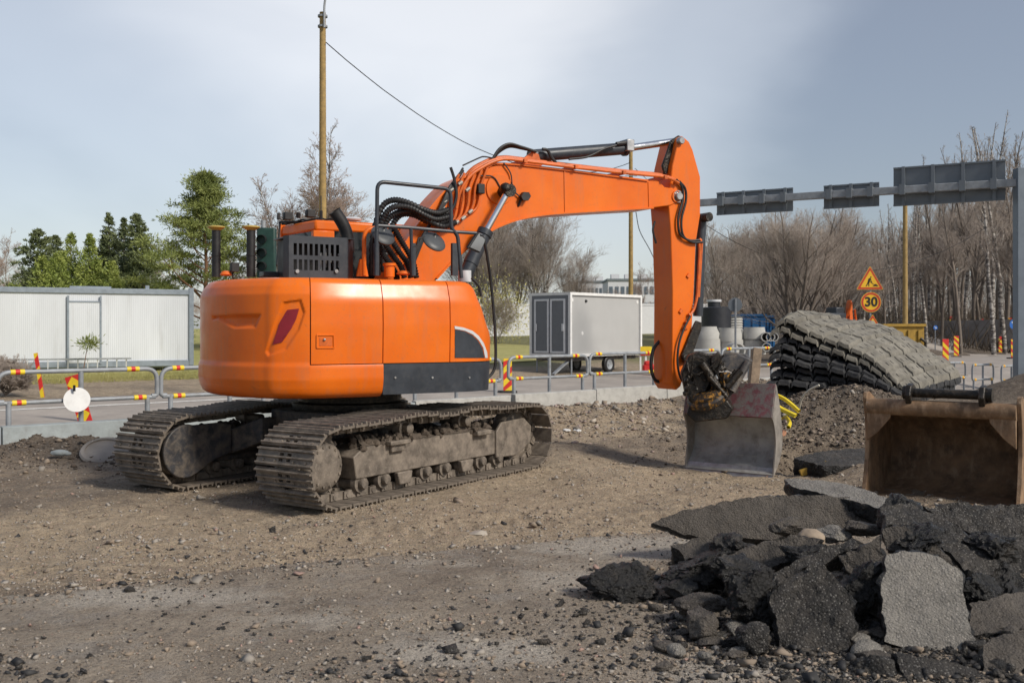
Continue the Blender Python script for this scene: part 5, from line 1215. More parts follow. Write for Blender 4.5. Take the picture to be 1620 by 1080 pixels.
rl0 = make_rail(); RLAB = {-1: 'galvanised tube railing cut off by the picture edge, beyond the white disc railing', 0: 'galvanised tube railing carrying the white sign disc', 1: 'galvanised tube railing meeting the orange counterweight, next after the white disc railing', 2: 'galvanised tube railing mostly behind the excavator tracks',
    3: 'galvanised tube railing ending behind the front of the excavator beside the striped board', 4: 'galvanised tube railing in front of the grey trailer doors', 5: 'galvanised tube railing between the grey trailer and the excavator arm', 6: 'galvanised tube railing behind the excavator arm and concrete rings', 7: 'galvanised tube railing behind the leaning timber', 8: 'galvanised tube railing hidden behind the mat stack'}
first = True
for i in range(-1, 8):
    s = 2.62 * i + (-.05 if i < 4 else .10); o = rl0 if first else copy_tree(rl0); first = False
    z = 0.05 if i < 3 else .06 + .03 * (i - 3)
    o.location = fpt(s, 0, z); o.rotation_euler = (0, 0, FR); o['label'] = RLAB[i]
cbl = {-1: 'pale concrete kerb block cut off by the picture edge', 0: 'pale concrete kerb block under the railing with the white disc', 1: 'pale concrete kerb block ending behind the far track', 2: 'pale concrete kerb block between the two tracks', 3: 'pale concrete kerb block just beyond the near track and excavator front', 4: 'pale concrete kerb block before the grey trailer doors', 5: 'pale concrete kerb block beside the excavator arm', 6: 'pale concrete kerb block behind the hanging bucket', 7: 'pale concrete kerb block behind the leaning timber'}
for i in range(-1, 8):
    mb = MB(); s0 = 2.62 * i - .03 + (.12 if i >= 4 else 0); h = .33 if i < 3 else .34
    mb.prism([(0, -.28, -.25), (0, -.26, h), (0, -.10, h + .01), (0, -.10, -.25)], (2.60, 0, 0))
    mb.prism([(0, .10, -.25), (0, .10, h - .1), (0, .26, h - .1), (0, .28, -.25)], (2.60, 0, 0)) if i >= 3 else None
    o = mb.build('concrete_kerb', 'bluecon' if i < 3 else 'concrete', None, bevel=.012)
    o.location = fpt(s0, 0, .0 if i < 3 else .02 + .02 * (i - 3)); o.rotation_euler = (0, 0, FR); tag(o, cbl[i], 'kerb block', 'concrete kerb blocks under the railings')
# white disc on the railing
p = fpt(1.11, -.16, .70); mb = MB(); mb.lathe([(0, -.006), (.205, -.006), (.205, .006), (0, .006)], p, Vector((.35, -.9, .30)), 36); sd_ = mb.build('sign_disc', 'white')
tag(sd_, 'blank white round sign disc hanging from the steel railing', 'sign disc')
mb = MB(); mb.box(p + Vector((-.03, -.03, .19)), (.035, .02, .10)); mb.build('bracket', 'black', sd_)
# ---- hazard boards
def board(name, loc, w, h, label, group, tilt=0, rz=0, y2=True, chev=False, base=True, step=.21, sl=1):
    rt = empty(name, loc, label, 'hazard board', group, rz)
    T = Matrix.Rotation(tilt, 4, 'Y'); mb = MB(); mb.X = T; mb.box((0, 0, h / 2 + .05), (w, .02, h)); mb.build('panel', 'red', rt)
    mb = MB(); mb.X = T
    if chev:
        n = int(h / .30)
        for i in range(n): z = .05 + (i + .5) * h / n; mb.prism([(0, -.0125, z - .14), (w * .5, -.0125, z), (0, -.0125, z + .14), (-w * .5, -.0125, z)], (0, .003, 0))
    else:
        z = .05 - w
        while z < h + .05:
            P_ = [(-w / 2, z), (w / 2, z + sl * w), (w / 2, z + sl * w + step / 2), (-w / 2, z + step / 2)]; lo_, hi_ = .052, h + .048
            P_ = [(x, min(max(zz, lo_), hi_)) for x, zz in P_]
            if max(q[1] for q in P_) - min(q[1] for q in P_) > .01: mb.prism([(x, -.0125, zz) for x, zz in P_], (0, .003, 0))
            z += step
    mb.build('stripes', 'yellow', rt)
    if base:
        mb = MB(); mb.box((0, 0, .04), (.5 if w > .2 else .36, .30, .08)); mb.build('foot', 'black', rt, bevel=.02)
    return rt
HB_ = 'red and yellow hazard boards'
q = gpt(68, 632, .2); board('hazard_board', (q.x, q.y, q.z), .09, 1.05, 'narrow red and yellow board leaning behind the railing near the shrub', HB_, tilt=R(-9), base=False, step=.5)
q = gpt(141, 668, .1); board('hazard_board', (q.x - .05, q.y, q.z - .05), .27, .95, 'leaning red board with yellow diamonds behind the white disc', HB_, tilt=R(-17), chev=True, base=False)
q = gpt(803, 622, .2); board('hazard_board', (q.x, q.y, q.z), .24, .92, 'red and yellow striped board behind the railing near the excavator front', HB_, rz=.2, step=.36)
# ------------------------------------------------------------------ site cabin, ladder, sapling, shrub
A, B = at(306, 580, 35.0), at(0, 580, 32.3); dx = (B - A); dx.z = 0; ux = dx.normalized(); LEN = 9.0
rz = math.atan2(ux.y, ux.x); cbn = empty('site_cabin', (A.x, A.y, 0), 'white corrugated site cabin with a grey frame beside the road', 'site cabin', rz=rz)
zb, zt_ = .62, 3.20; DP = 2.4 * (-1)                      # local x runs along the front, local -y is behind (away from camera)
mb = MB(); mb.box((LEN / 2, DP / 2, (zb + zt_) / 2), (LEN - .1, 2.3, zt_ - zb - .2)); mb.build('wall', 'cabin', cbn)
mb = MB(); mb.box((LEN / 2, DP / 2, zt_ - .06), (LEN, 2.42, .18)); mb.box((LEN / 2, DP / 2, zb + .05), (LEN, 2.42, .2))
for x in (.07, LEN - .07):
    for y in (-.05, DP + .05): mb.box((x, y, (zb + zt_) / 2 + .03), (.16, .16, zt_ - zb + .12))
mb.build('frame', 'cabinframe', cbn, bevel=.01)
mb = MB(); mb.box((3.05 + .95 / 2, .012, zb + 1.12), (.95, .03, 2.05)); dr = mb.build('door', 'cabin', cbn)
mb = MB()
for x in (3.02, 4.03): mb.box((x, .022, zb + 1.2), (.06, .045, 2.3))
mb.box((3.52, .022, zb + 2.15), (1.0, .045, .05)); mb.build('door_frame', 'cabinframe', dr)
mb = MB(); mb.box((3.3, -.6, zt_ + .06), (1.3, .3, .1)); mb.box((1.5, -.3, zt_ + .07), (.12, .12, .18)); mb.build('roof_box', 'cabinframe', cbn)
for x in (.4, 3, 6, 8.5):
    mb = MB(); mb.box((x, -.25, .42), (.3, .3, .36)); mb.build('block', 'retain', cbn)
def cabpt(x, y, z): return Matrix.Translation((A.x, A.y, 0)) @ Matrix.Rotation(rz, 4, 'Z') @ Vector((x, y, z))
lad = empty('ladder', cabpt(2.1, .35, .0), 'grey aluminium ladder lying on its edge along the white cabin', 'ladder', rz=rz)
mb = MB(); mb.beam((0, 0, .42), (4.2, 0, .42), .03, .06); mb.build('rail', 'galv', lad); mb = MB(); mb.beam((0, .16, .86), (4.2, .04, .86), .03, .06); mb.build('rail', 'galv', lad)
for i in range(14): mb = MB(); mb.beam((.15 + i * .30, .01, .43), (.15 + i * .30, .10, .85), .035, .035); mb.build('rung', 'silver', lad)
def tubes(P0, P1, R0, R1, n=3):
    P0, P1, R0, R1 = map(np.asarray, (P0, P1, R0, R1)); d = P1 - P0; ln = np.linalg.norm(d, axis=1, keepdims=True) + 1e-9; d = d / ln
    up = np.where(np.abs(d[:, 2:3]) < .9, np.array([[0, 0, 1.]]), np.array([[1., 0, 0]])); u = np.cross(up, d); u /= np.linalg.norm(u, axis=1, keepdims=True); w = np.cross(d, u)
    V = []
    for Pp, Rr in ((P0, R0), (P1, R1)):
        for j in range(n):
            a = 2 * math.pi * j / n; V.append(Pp + (u * math.cos(a) + w * math.sin(a)) * Rr[:, None])
    V = np.stack(V, 1); k_ = len(P0); base = np.arange(k_)[:, None] * 2 * n
    F_ = np.stack([np.stack([base[:, 0] + j, base[:, 0] + (j + 1) % n, base[:, 0] + n + (j + 1) % n, base[:, 0] + n + j], 1) for j in range(n)], 1).reshape(-1, 4)
    return V.reshape(-1, 3), F_
def leaves(C, size, up=.3, seed=0, stretch=2.2, out=None):
    g_ = np.random.default_rng(seed); n = len(C); a = g_.normal(size=(n, 3)); a[:, 2] += up
    if out is not None: a += out
    a /= np.linalg.norm(a, axis=1, keepdims=True); b = np.cross(a, g_.normal(size=(n, 3))); b /= np.linalg.norm(b, axis=1, keepdims=True)
    s = size * g_.uniform(.6, 1.4, (n, 1)); V = np.stack([C - b * s * .5, C + a * s * stretch * .5 , C + b * s * .5, C - a * s * stretch * .5 ], 1).reshape(-1, 3)
    return V, np.arange(n * 4).reshape(n, 4)
def bare(seed, h, spread=.38, lean=0, n1=26, up=.55, droop=.0, first=.2, r0=None, split=1):
    """a leafless tree; returns trunk segments and twig segments"""
    g_ = random.Random(seed); T = []; Tw = []; r0 = r0 or h * .012
    def rv_(): return Vector((g_.gauss(0, 1), g_.gauss(0, 1), g_.gauss(0, 1)))
    def grow(p, d, ln, r, lvl):
        n = {0: 9, 1: 5, 2: 3, 3: 2, 4: 2}[lvl]; pts = [p]
        for i in range(n):
            d = (d + rv_() * (.05 if lvl == 0 else .13 if lvl == 1 else .08) + Vector((0, 0, (.10 * up if lvl == 1 else .05) - (droop * .22 if lvl >= 3 else 0)))).normalized()
            q = p + d * (ln / n); f0, f1 = 1 - i / n, 1 - (i + 1) / n
            ra, rb_ = r * (.25 + .75 * f0), r * (.25 + .75 * f1)
            if lvl == 0: ra, rb_ = r * (.12 + .88 * f0), r * (.12 + .88 * f1)
            (T if lvl <= 1 else Tw).append((p, q, ra, rb_)); p = q; pts.append((q, d, f1))
        kids_ = {0: n1, 1: 8, 2: 6, 3: 3, 4: 0}[lvl]
        if 0 < lvl < 3: kids_ = max(2, int(kids_ * min(1.25, ln / (h * (.16 if lvl == 1 else .08)))))
        for j in range(kids_):
            t = g_.uniform(first if lvl == 0 else .2, 1.0) * n; i = min(int(t), n - 1); a = pts[i] if i == 0 else pts[i][0]; b, dd, _ = pts[i + 1]; base = a.lerp(b, t - i)
            side = rv_(); side = (side - dd * side.dot(dd)).normalized(); f = t / n
            if lvl == 0: l2 = h * spread * (1.05 - .93 * f) * g_.uniform(.7, 1.15); nd = (dd * up + side * .9 + Vector((0, 0, .15))).normalized(); r2 = max(.012, r * .42 * (1.15 - f))
            else: l2 = ln * g_.uniform(.42, .72) * (1.15 - .55 * f); nd = (dd * .95 + side * .62 + Vector((0, 0, .12))).normalized(); r2 = max(.0065, r * .46 * (1 - .6 * f))
            grow(base, nd, l2, r2, lvl + 1)
    for k_ in range(split):
        d0 = Vector((lean, 0, 1)) if split == 1 else Vector((.28 * math.cos(k_ * 2.4 + seed), .28 * math.sin(k_ * 2.4 + seed), 1))
        grow(Vector((0, 0, 0)), d0.normalized(), h * (1 if k_ == 0 else g_.uniform(.75, .95)), r0 * (1 if split == 1 else .75), 0)
    return T, Tw
def bare_tree(seed, h, label, bark='bark', twig='twig', group=None, cat='bare tree', tw=1.0, name='bare_tree', **k):
    T, Tw = bare(seed, h, **k); rt = empty(name, (0, 0, 0), label, cat, group)
    f = lambda S_, n, mul=1.0: tubes([s[0][:] for s in S_], [s[1][:] for s in S_], np.array([s[2] for s in S_]) * mul, np.array([s[3] for s in S_]) * mul, n)
    npmesh('trunk', *f(T, 6), bark, rt, smooth=True); npmesh('crown', *f(Tw, 3, tw), twig, rt); return rt
def put(o, px, Y, py=None, s=1.0, rz=None, label=None, sink=.1):
    x = (px - 810) / FOC * Y; z = Hp(x, Y) if py is None else EYE - (py - HOR) / FOC * Y
    o.location = (x, Y, z - sink); o.scale = (s, s, s); o.rotation_euler = (0, 0, random.uniform(0, 6.28) if rz is None else rz)
    if label: o['label'] = label
    return o
g1 = gpt(15, 628, .25); sb2 = bare_tree(5, .95, 'low bushy brown shrub behind the railing by the road', spread=.75, n1=34, first=.02, name='shrub', cat='shrub', split=4, r0=.008, tw=.8); sb2.location = (g1.x - .1, g1.y, g1.z)
g1 = gpt(131, 592, .35); sp_ = empty('sapling', (g1.x, g1.y, g1.z), 'spindly young pine with a small tuft standing before the cabin door', 'sapling')
mb = MB(); mb.tube([(0, 0, 0), (.08, 0, .5), (.16, 0, .95)], [.018, .014, .01], 6); mb.build('stem', 'pinebark', sp_)
C_ = np.random.default_rng(3).normal(size=(420, 3)) * np.array([.17, .17, .11]) + np.array([.2, 0, 1.02]); npmesh('needles', *leaves(C_, .03, .5, 3, 4.5), 'pine', sp_)

# ------------------------------------------------------------------ box trailer
C0, Lf, Rt = at(902, 563, 35.0), at(837, 566, 36.1), at(1013, 562, 38.3)
ux = Rt - C0; ux.z = 0; TL = ux.length; ux.normalize(); TWd = 1.78; rz = math.atan2(ux.y, ux.x)
tr_ = empty('box_trailer', (C0.x, C0.y, 0), 'grey box trailer with two framed rear doors parked beyond the road', 'trailer', rz=rz)
z0, z1 = .92, 3.10
mb = MB(); mb.box((TL / 2, TWd / 2, (z0 + z1) / 2), (TL - .06, TWd - .06, z1 - z0 - .06)); mb.build('body', 'trailer', tr_)
mb = MB()
for x in (0, TL):
    for y in (0, TWd): mb.box((x, y, (z0 + z1) / 2), (.10, .10, z1 - z0))
for z in (z0, z1):
    for y in (0, TWd): mb.box((TL / 2, y, z), (TL + .09, .09, .10))
    for x in (0, TL): mb.box((x, TWd / 2, z), (.088, TWd, .098))
mb.build('edge_trim', 'white', tr_)
mb = MB(); mb.box((.0, TWd / 2, (z0 + z1) / 2), (.07, TWd - .1, z1 - z0 - .1)); mb.build('rear_panel', 'trailerdoor', tr_)
for y0 in (.22, .96):
    mb = MB(); mb.box((-.04, y0 + .3, (z0 + z1) / 2 - .05), (.02, .58, 1.76)); d = mb.build('door', 'trailerdoor', tr_); mb = MB()
    for yy in (y0, y0 + .6): mb.box((-.052, yy, (z0 + z1) / 2 - .05), (.035, .07, 1.86))
    for zz in (-.93, .93): mb.box((-.05, y0 + .3, (z0 + z1) / 2 - .05 + zz), (.034, .66, .07))
    mb.build('frame', 'silver', d); mb = MB(); mb.box((-.08, y0 + (.05 if y0 < .5 else .55), (z0 + z1) / 2 - .1), (.03, .09, .26)); mb.build('handle', 'silver', d)
mb = MB()
for x, z in ((.16, z1 - .22), (TL - .16, z1 - .22), (.75, z0 + .78)): mb.lathe([(0, .012), (.06, .01), (.065, 0)], (x, .03, z), (0, -1, 0), 14)
mb.build('marker_plate', 'white', tr_); mb = MB(); mb.lathe([(0, .06), (.04, .05), (.06, 0)], (.95, .03, z1 - .25), (0, -1, 0), 10); mb.build('vent_cap', 'black', tr_)
mb = MB(); mb.box((TL / 2, TWd / 2, z0 - .12), (TL - .2, TWd - .3, .16)); mb.beam((TL, TWd / 2, z0 - .12), (TL + 1.2, TWd / 2, z0 - .16), .1, .1); mb.build('chassis', 'under', tr_)
GW = Hp(C0.x + 2, C0.y + 2)
for x in (TL * .5 + .25,):
    for y in (.12, TWd - .12):
        mb = MB(); mb.lathe([(.19, -.08), (.29, -.09), (.325, -.06), (.325, .06), (.29, .09), (.19, .08)], (x, y, GW + .32), (0, 1, 0), 26); w_ = mb.build('wheel', 'black', tr_)
        mb = MB(); mb.lathe([(0, -.05), (.06, -.05), (.07, -.03), (.17, -.06), (.19, -.07), (.19, .07), (0, .05)], (x, y, GW + .32), (0, 1, 0), 20); mb.build('rim', 'galv', w_)
mb = MB(); mb.beam((.2, .25, z0 - .2), (-.7, .2, GW + .05), .12, .05); mb.build('ramp', 'galv', tr_)
for x, y in ((.2, .1), (.2, TWd - .1)):
    mb = MB(); mb.tube([(x, y, z0 - .1), (x, y, GW)], .03, 8); mb.build('support_leg', 'galv', tr_)

# ------------------------------------------------------------------ poles and cables
def wpole(px, pyt, Y, w, label, pyb=None):
    b = at(px, HOR, Y); zb_ = Hp(b.x, Y) - .2; zt2 = EYE - (pyt - HOR) / FOC * Y; r = w / FOC * Y / 2
    mb = MB(); n = 12; mb.tube([(b.x, Y, zb_ + (zt2 - zb_) * i / n) for i in range(n + 1)], [r * (1.15 - .3 * i / n) for i in range(n + 1)], 14)
    o = mb.build('utility_pole', 'wood'); tag(o, label, 'pole', 'wooden utility poles'); return o, Vector((b.x, Y, zt2)), r
po, tp, r = wpole(510.5, 20, 31, 11.5, 'tall wooden pole with a curved steel lamp arm behind the excavator cab')
mb = MB(); y = tp.y - r - .05; mb.tube(bendpath([(tp.x + .08, y, tp.z - .52), (tp.x + .08, y, tp.z + .25), (tp.x + .22, y - .05, tp.z + .75), (tp.x + .9, y - .15, tp.z + 1.25)], .5, 6), .035, 8); la = mb.build('lamp_arm', 'galv', po)
mb = MB(); mb.ball((tp.x + 1.25, y - .18, tp.z + 1.32), .3, 2, (1.1, .5, .25)); mb.build('lamp_head', 'galv', po)
mb = MB()
for dz in (.12, .44): mb.lathe([(r + .02, -.03), (r + .04, -.03), (r + .04, .03), (r + .02, .03)], (tp.x, tp.y, tp.z - dz), (0, 0, 1), 14)
mb.build('clamp', 'galv', po)
po2, tp2, r2 = wpole(998, 238, 50, 7, 'wooden pole standing behind the grey trailer under the boom')
po3, tp3, r3 = wpole(1432, 275, 44, 7.5, 'mustard wooden pole rising beside the thirty sign in front of the birch grove'); po3.data.materials[0] = M['wood']
mb = MB()
for dz in (.3, .5): mb.tube([tp2 + Vector((-.3, -.1, -dz - 1)), tp2 + Vector((.3, -.1, -dz - 1))], .02, 6)
mb.ball(tp2 + Vector((.25, -.15, -1.1)), .07, 1, nz=.3); mb.build('bracket', 'galv', po2)
def cable(a, b, sag, label, r=.014, n=24, wob=.0):
    P_ = [a.lerp(b, i / n) + Vector((0, 0, -sag * 4 * (i / n) * (1 - i / n) + random.uniform(-wob, wob))) for i in range(n + 1)]
    mb = MB(); mb.tube(P_, r, 6); return tag(mb.build('overhead_cable', 'black'), label, 'cable', 'overhead cables')
cable(tp + Vector((.12, -.1, -.95)), tp2 + Vector((0, 0, -.6)), 1.9, 'sagging cable from the lamp pole down behind the boom', .017, wob=.012)
cable(tp2 + Vector((.2, 0, -.9)), at(1560, 360, 52), 3.6, 'cable sagging from the trailer pole towards the birch grove', .014)
mb = MB(); P_ = spline([at(1006, 335, 49.9), at(1012, 365, 49.8), at(1028, 395, 49.8), at(1042, 425, 49.8)], 6); mb.tube(P_, .02, 6); tag(mb.build('overhead_cable', 'black'), 'loose cable end hanging down from the trailer pole', 'cable', 'overhead cables')

# ------------------------------------------------------------------ sign gantry
gp = at(1614, 605, 28.0); A = Vector((gp.x, 28.0, EYE + (520 - 289) / FOC * 28)); Bq = at(1100, 323, 32.6); Bq.z = A.z
ga = empty('sign_gantry', (gp.x, 28, Hp(gp.x, 28) - .05), 'steel sign gantry seen from behind with three blank grey panels on one beam', 'sign gantry')
def gl_(p): return p - ga.location
mb = MB(); b0 = gl_(A); d0 = (gl_(Bq) - b0); mb.beam(b0 - d0.normalized() * .3, b0 + d0, .20, .22); mb.build('beam', 'galv', ga, bevel=.015)
mb = MB(); mb.box((0, 0, (b0.z + .4) / 2), (.28, .30, b0.z + .4)); mb.box((0, 0, .06), (.8, .6, .10)); mb.build('post', 'postgrey', ga, bevel=.01)
dn = d0.normalized(); nb_ = Vector((dn.y, -dn.x, 0)); nb_ = nb_ if nb_.y < 0 else -nb_
def tpar(px):
    best = min(range(2001), key=lambda i: abs(810 + (A.x + (Bq.x - A.x) * i / 2000) / (28 + (Bq.y - 28) * i / 2000) * FOC - px)); return best / 2000
for px0, px1, yt, yb, nr in ((1590, 1412, 258, 320, 4), (1389, 1301, 290, 327, 3), (1252, 1131, 300, 336, 4)):
    ta_, tb_ = tpar(px0), tpar(px1); pa, pb = b0 + d0 * ta_, b0 + d0 * tb_; Ym = 28 + (Bq.y - 28) * (ta_ + tb_) / 2
    hh = (yb - yt) / FOC * Ym * 1.02; zc = EYE + (HOR - (yt + yb) / 2) / FOC * Ym - ga.location.z
    mid = (pa + pb) / 2 - nb_ * .22; mb = MB(); mb.beam(Vector((pa.x, pa.y, zc)) - nb_ * .22, Vector((pb.x, pb.y, zc)) - nb_ * .22, .03, hh); pnl = mb.build('sign_panel', 'signgrey', ga)
    mb = MB()
    for i in range(nr):
        q = pa.lerp(pb, (i + .35) / (nr - .3)) - nb_ * .16; mb.box((q.x, q.y, zc), (.09, .10, hh * 1.0), Matrix.Rotation(math.atan2(dn.y, dn.x), 3, 'Z')); mb.box((q.x + nb_.x * .18, q.y + nb_.y * .18, b0.z), (.16, .36, .30), Matrix.Rotation(math.atan2(dn.y, dn.x), 3, 'Z'))
    for i in (-1, 1):
        a_ = Vector((pa.x, pa.y, zc + i * (hh / 2 - .03))) - nb_ * .19; b_ = Vector((pb.x, pb.y, zc + i * (hh / 2 - .03))) - nb_ * .19; mb.beam(a_, b_, .05, .05)
    mb.build('rib', 'signgrey', pnl)

# ------------------------------------------------------------------ road work signs
def textmesh(s, size, name, m, parent, loc):
    cu = bpy.data.curves.new(name, 'FONT'); cu.body = s; cu.size = size; cu.align_x = 'CENTER'; cu.align_y = 'CENTER'; cu.extrude = .002; cu.offset = .012
    o = bpy.data.objects.new(name, cu); COL.objects.link(o); dg = bpy.context.evaluated_depsgraph_get(); me = bpy.data.meshes.new_from_object(o.evaluated_get(dg))
    bpy.data.objects.remove(o); me.materials.clear(); me.materials.append(M[m]); q = bpy.data.objects.new(name, me); COL.objects.link(q); q.parent = parent; q.location = loc; q.rotation_euler = (R(90), 0, 0); return q
YS = 30.0; sp0 = at(1378, 545, YS); sg = empty('road_sign', (sp0.x, YS, Hp(sp0.x, YS)), 'post with yellow road works triangle, round thirty limit and lower triangle', 'road sign')
def sz(py): return EYE - (py - HOR) / FOC * YS - sg.location.z
PXM = YS / FOC
mb = MB(); mb.tube([(0, .06, -.1), (0, .06, sz(424))], .03, 10); mb.build('post', 'galv', sg)
def tri(w, cx, zb_, y, th=.008, f=1.0):
    h = w * .866; c = Vector((cx, 0, zb_ + h / 3)); P_ = []
    for vx, vz in ((-w / 2, 0), (w / 2, 0), (0, h)):
        v = (Vector((cx + vx, 0, zb_ + vz)) - c) * f; P_.append(c + v + Vector((0, y, 0)))
    Q = []
    for i in range(3):
        a, b, d = P_[i], P_[(i + 1) % 3], P_[i - 1]; e1 = (b - a).normalized() * w * .045 * f; e0 = (d - a).normalized() * w * .045 * f; Q += [a + e0, a + (e0 + e1) * .28, a + e1]
    return Q
def tsign(w, cx, zb_, name):
    mb = MB(); mb.prism(tri(w, cx, zb_, .0), (0, .02, 0)); o = mb.build(name, 'signyellow', sg)
    mb = MB(); mb.prism(tri(w, cx, zb_, -.004, f=.95), (0, .003, 0)); mb.build('border', 'signred', o)
    mb = MB(); mb.prism(tri(w, cx, zb_, -.008, f=.72), (0, .003, 0)); mb.build('face', 'signyellow', o); return o
t1 = tsign(43 * PXM, -.03, sz(458), 'warning_triangle')
# worker with a shovel and a heap
mb = MB(); u = 43 * PXM; bx, bz = -.03, sz(458); y = -.012
def pg(P_): mb.prism([(bx + a * u, y, bz + b * u) for a, b in P_], (0, .003, 0))
pg([(-.235 + .21 + .02 + .024 * math.cos(a) + .03, .455 + .027 * math.sin(a)) for a in np.linspace(0, 6.0, 14)])
pg([(-.03, .425), (.02, .42), (.03, .385), (-.02, .29), (-.075, .285), (-.085, .33), (-.06, .40)])
pg([(-.075, .29), (-.025, .29), (-.035, .21), (-.03, .12), (-.065, .12), (-.065, .21)]); pg([(-.08, .30), (-.04, .28), (-.085, .20), (-.13, .12), (-.17, .12), (-.12, .21)])
pg([(.01, .40), (.03, .39), (.045, .31), (.08, .27), (.07, .255), (.025, .29)]); pg([(-.05, .31), (-.04, .325), (.19, .155), (.18, .14)])
pg([(.08, .12), (.30, .12), (.27, .16), (.21, .205), (.17, .20), (.13, .155)])
mb.build('pictogram', 'ink', t1)
mb = MB(); rr_ = 16 * PXM; mb.lathe([(0, .0), (rr_, .0), (rr_, -.02), (0, -.02)], (0, .0, sz(478)), (0, -1, 0), 40); dsk = mb.build('speed_disc', 'signyellow', sg)
mb = MB(); mb.lathe([(rr_ * .76, .0), (rr_ * .76, .004), (rr_ * .95, .004), (rr_ * .95, 0)], (0, .0, sz(478)), (0, -1, 0), 40); mb.build('border', 'signred', dsk)
textmesh('30', rr_ * 1.28, 'numerals', 'ink', dsk, (0, -.006, sz(478)))
tsign(36 * PXM, .05, sz(528), 'lower_triangle')

# grey disc sign, seen from behind
q = at(1163, 555, 33); gs = empty('round_sign', (q.x, 33, Hp(q.x, 33) - .1), 'round sign seen from its grey back on a thin post by the concrete rings', 'road sign'); zc = EYE + 38 / FOC * 33 - gs.location.z
mb = MB(); mb.lathe([(0, -.01), (.235, -.01), (.235, .01), (0, .01)], (0, 0, zc), (0, 1, 0), 36); mb.build('disc', 'signgrey', gs); mb = MB(); mb.tube([(0, -.05, 0), (0, -.05, zc + .2)], .035, 10); mb.build('post', 'galv', gs)

# ------------------------------------------------------------------ concrete rings, tank, blue containers, gravel heap
M['ringc'] = simple('pale_concrete_ring', (.40, .395, .37), .9, var=.14, vs=2)
def ring_(px, py, Y, r, h, label, tap=0, axis=(0, 0, 1)):
    c = at(px, py, Y); mb = MB(); r2 = r * (1 - tap)
    mb.lathe([(r * .82, 0), (r, 0), (r, h * .5), (r2, h * .9), (r2, h), (r2 * .8, h), (r * .82, 0)], (0, 0, 0), axis, 26); o = mb.build('concrete_ring', 'ringc'); o.location = c
    return tag(o, label, 'concrete ring', 'stacked concrete rings')
YR = 40
ring_(1119, 560, YR, .55, .62, 'lower concrete ring behind the excavator arm under a tapered one'); ring_(1119, 538, YR, .50, .55, 'tapered concrete ring above another just beside the excavator arm', .25)
ring_(1156, 560, YR, .50, .58, 'lower concrete ring behind the grey sign post'); ring_(1154, 540, YR, .50, .55, 'rounded concrete ring crossed by the grey sign post', .12)
ring_(1193, 560, YR, .46, .62, 'lower square shouldered concrete ring beside the mats'); ring_(1193, 539, YR, .46, .55, 'upper concrete ring standing beside the small pipe ends', .1)
ring_(1174, 540, YR + 2, .5, .5, 'concrete ring standing behind the two upper rings', .05); ring_(1160, 554, YR - 2.2, .3, .5, 'concrete pipe lying with its dark round mouth showing', 0, (.15, -1, 0))
for j, (x, y, t) in enumerate(((1212, 533, 'first in the upper row of three small concrete pipe ends'), (1219, 533, 'second in the upper row of three small concrete pipe ends'), (1225, 533, 'third in the upper row of three small concrete pipe ends'), (1213, 549, 'small concrete pipe end under the row of three'))): ring_(x, y, YR - 1, .17 if j else .19, 1.2, t, 0, (.2, 1, 0))
q = at(1133, 545, 46); tk = empty('plastic_tank', (q.x, 46, Hp(q.x, 46)), 'big black plastic tank with a narrow manhole neck behind the concrete rings', 'tank'); zt2 = EYE + 33 / FOC * 46 - tk.location.z
mb = MB(); mb.lathe([(0, 0), (.68, 0), (.68, zt2), (.62, zt2 + .04), (0, zt2 + .04)], n=30); mb.build('body', 'tank', tk)
mb = MB(); zn = EYE + 46 / FOC * 46 - tk.location.z; mb.lathe([(0, zt2), (.29, zt2), (.29, zn - .06), (0, zn - .06)], (-.1, 0, 0), n=20); nk = mb.build('neck', 'tank', tk); mb = MB(); mb.lathe([(.3, zn - .1), (.34, zn - .1), (.34, zn), (0, zn)], (-.1, 0, 0), n=20); mb.build('lid', 'silver', nk)
q = at(1160, 545, 48); mb = MB(); mb.lathe([(r_, z_) for i in range(16) for r_, z_ in ((.42, i * .12), (.46, i * .12 + .06))], n=20); o = mb.build('corrugated_pipe', 'ringc'); o.location = (q.x, 48, Hp(q.x, 48)); tag(o, 'pale corrugated pipe standing between black tank and blue container', 'pipe')
def skip_(px0, px1, yt, Y, m, label, name='waste_container', dep=2.2):
    a, b = at(px0, yt, Y), at(px1, yt, Y); w_ = b.x - a.x; g_ = Hp((a.x + b.x) / 2, Y); h = a.z - g_; rt = empty(name, ((a.x + b.x) / 2, Y, g_), label, 'container', 'containers')
    mb = MB(); mb.box((0, dep / 2, h / 2), (w_, dep, h)); mb.build('body', m, rt); mb = MB(); n = max(3, int(w_ / .35))
    for i in range(n): mb.box((-w_ / 2 + (i + .5) * w_ / n, -.03, h * .47), (.10, .07, h * .86))
    mb.build('rib', m, rt); mb = MB(); mb.box((0, -.03, h + .02), (w_ + .1, .12, .1)); mb.box((w_ / 2, dep / 2, h + .02), (.12, dep, .1)); mb.box((-w_ / 2, dep / 2, h + .02), (.12, dep, .1)); mb.build('rim', m, rt); return rt
skip_(1172, 1211, 499, 50, 'blue', 'blue ribbed waste container between the black tank and the mats'); skip_(1212, 1226, 501, 52, 'blue', 'smaller blue container end touching the mat stack', dep=3)
sk3 = skip_(1398, 1462, 515, 38, 'skip', 'mustard yellow ribbed container beside the yellow pole', dep=1.6)
mb = MB(); mb.tube([(.75, -.1, .3), (.78, -.12, 1.1), (.6, -.1, 1.25)], .06, 8); mb.build('lifting_hook', 'grease', sk3)
q = at(1140, 560, 30); mb = MB(); n_ = 26; vs = []
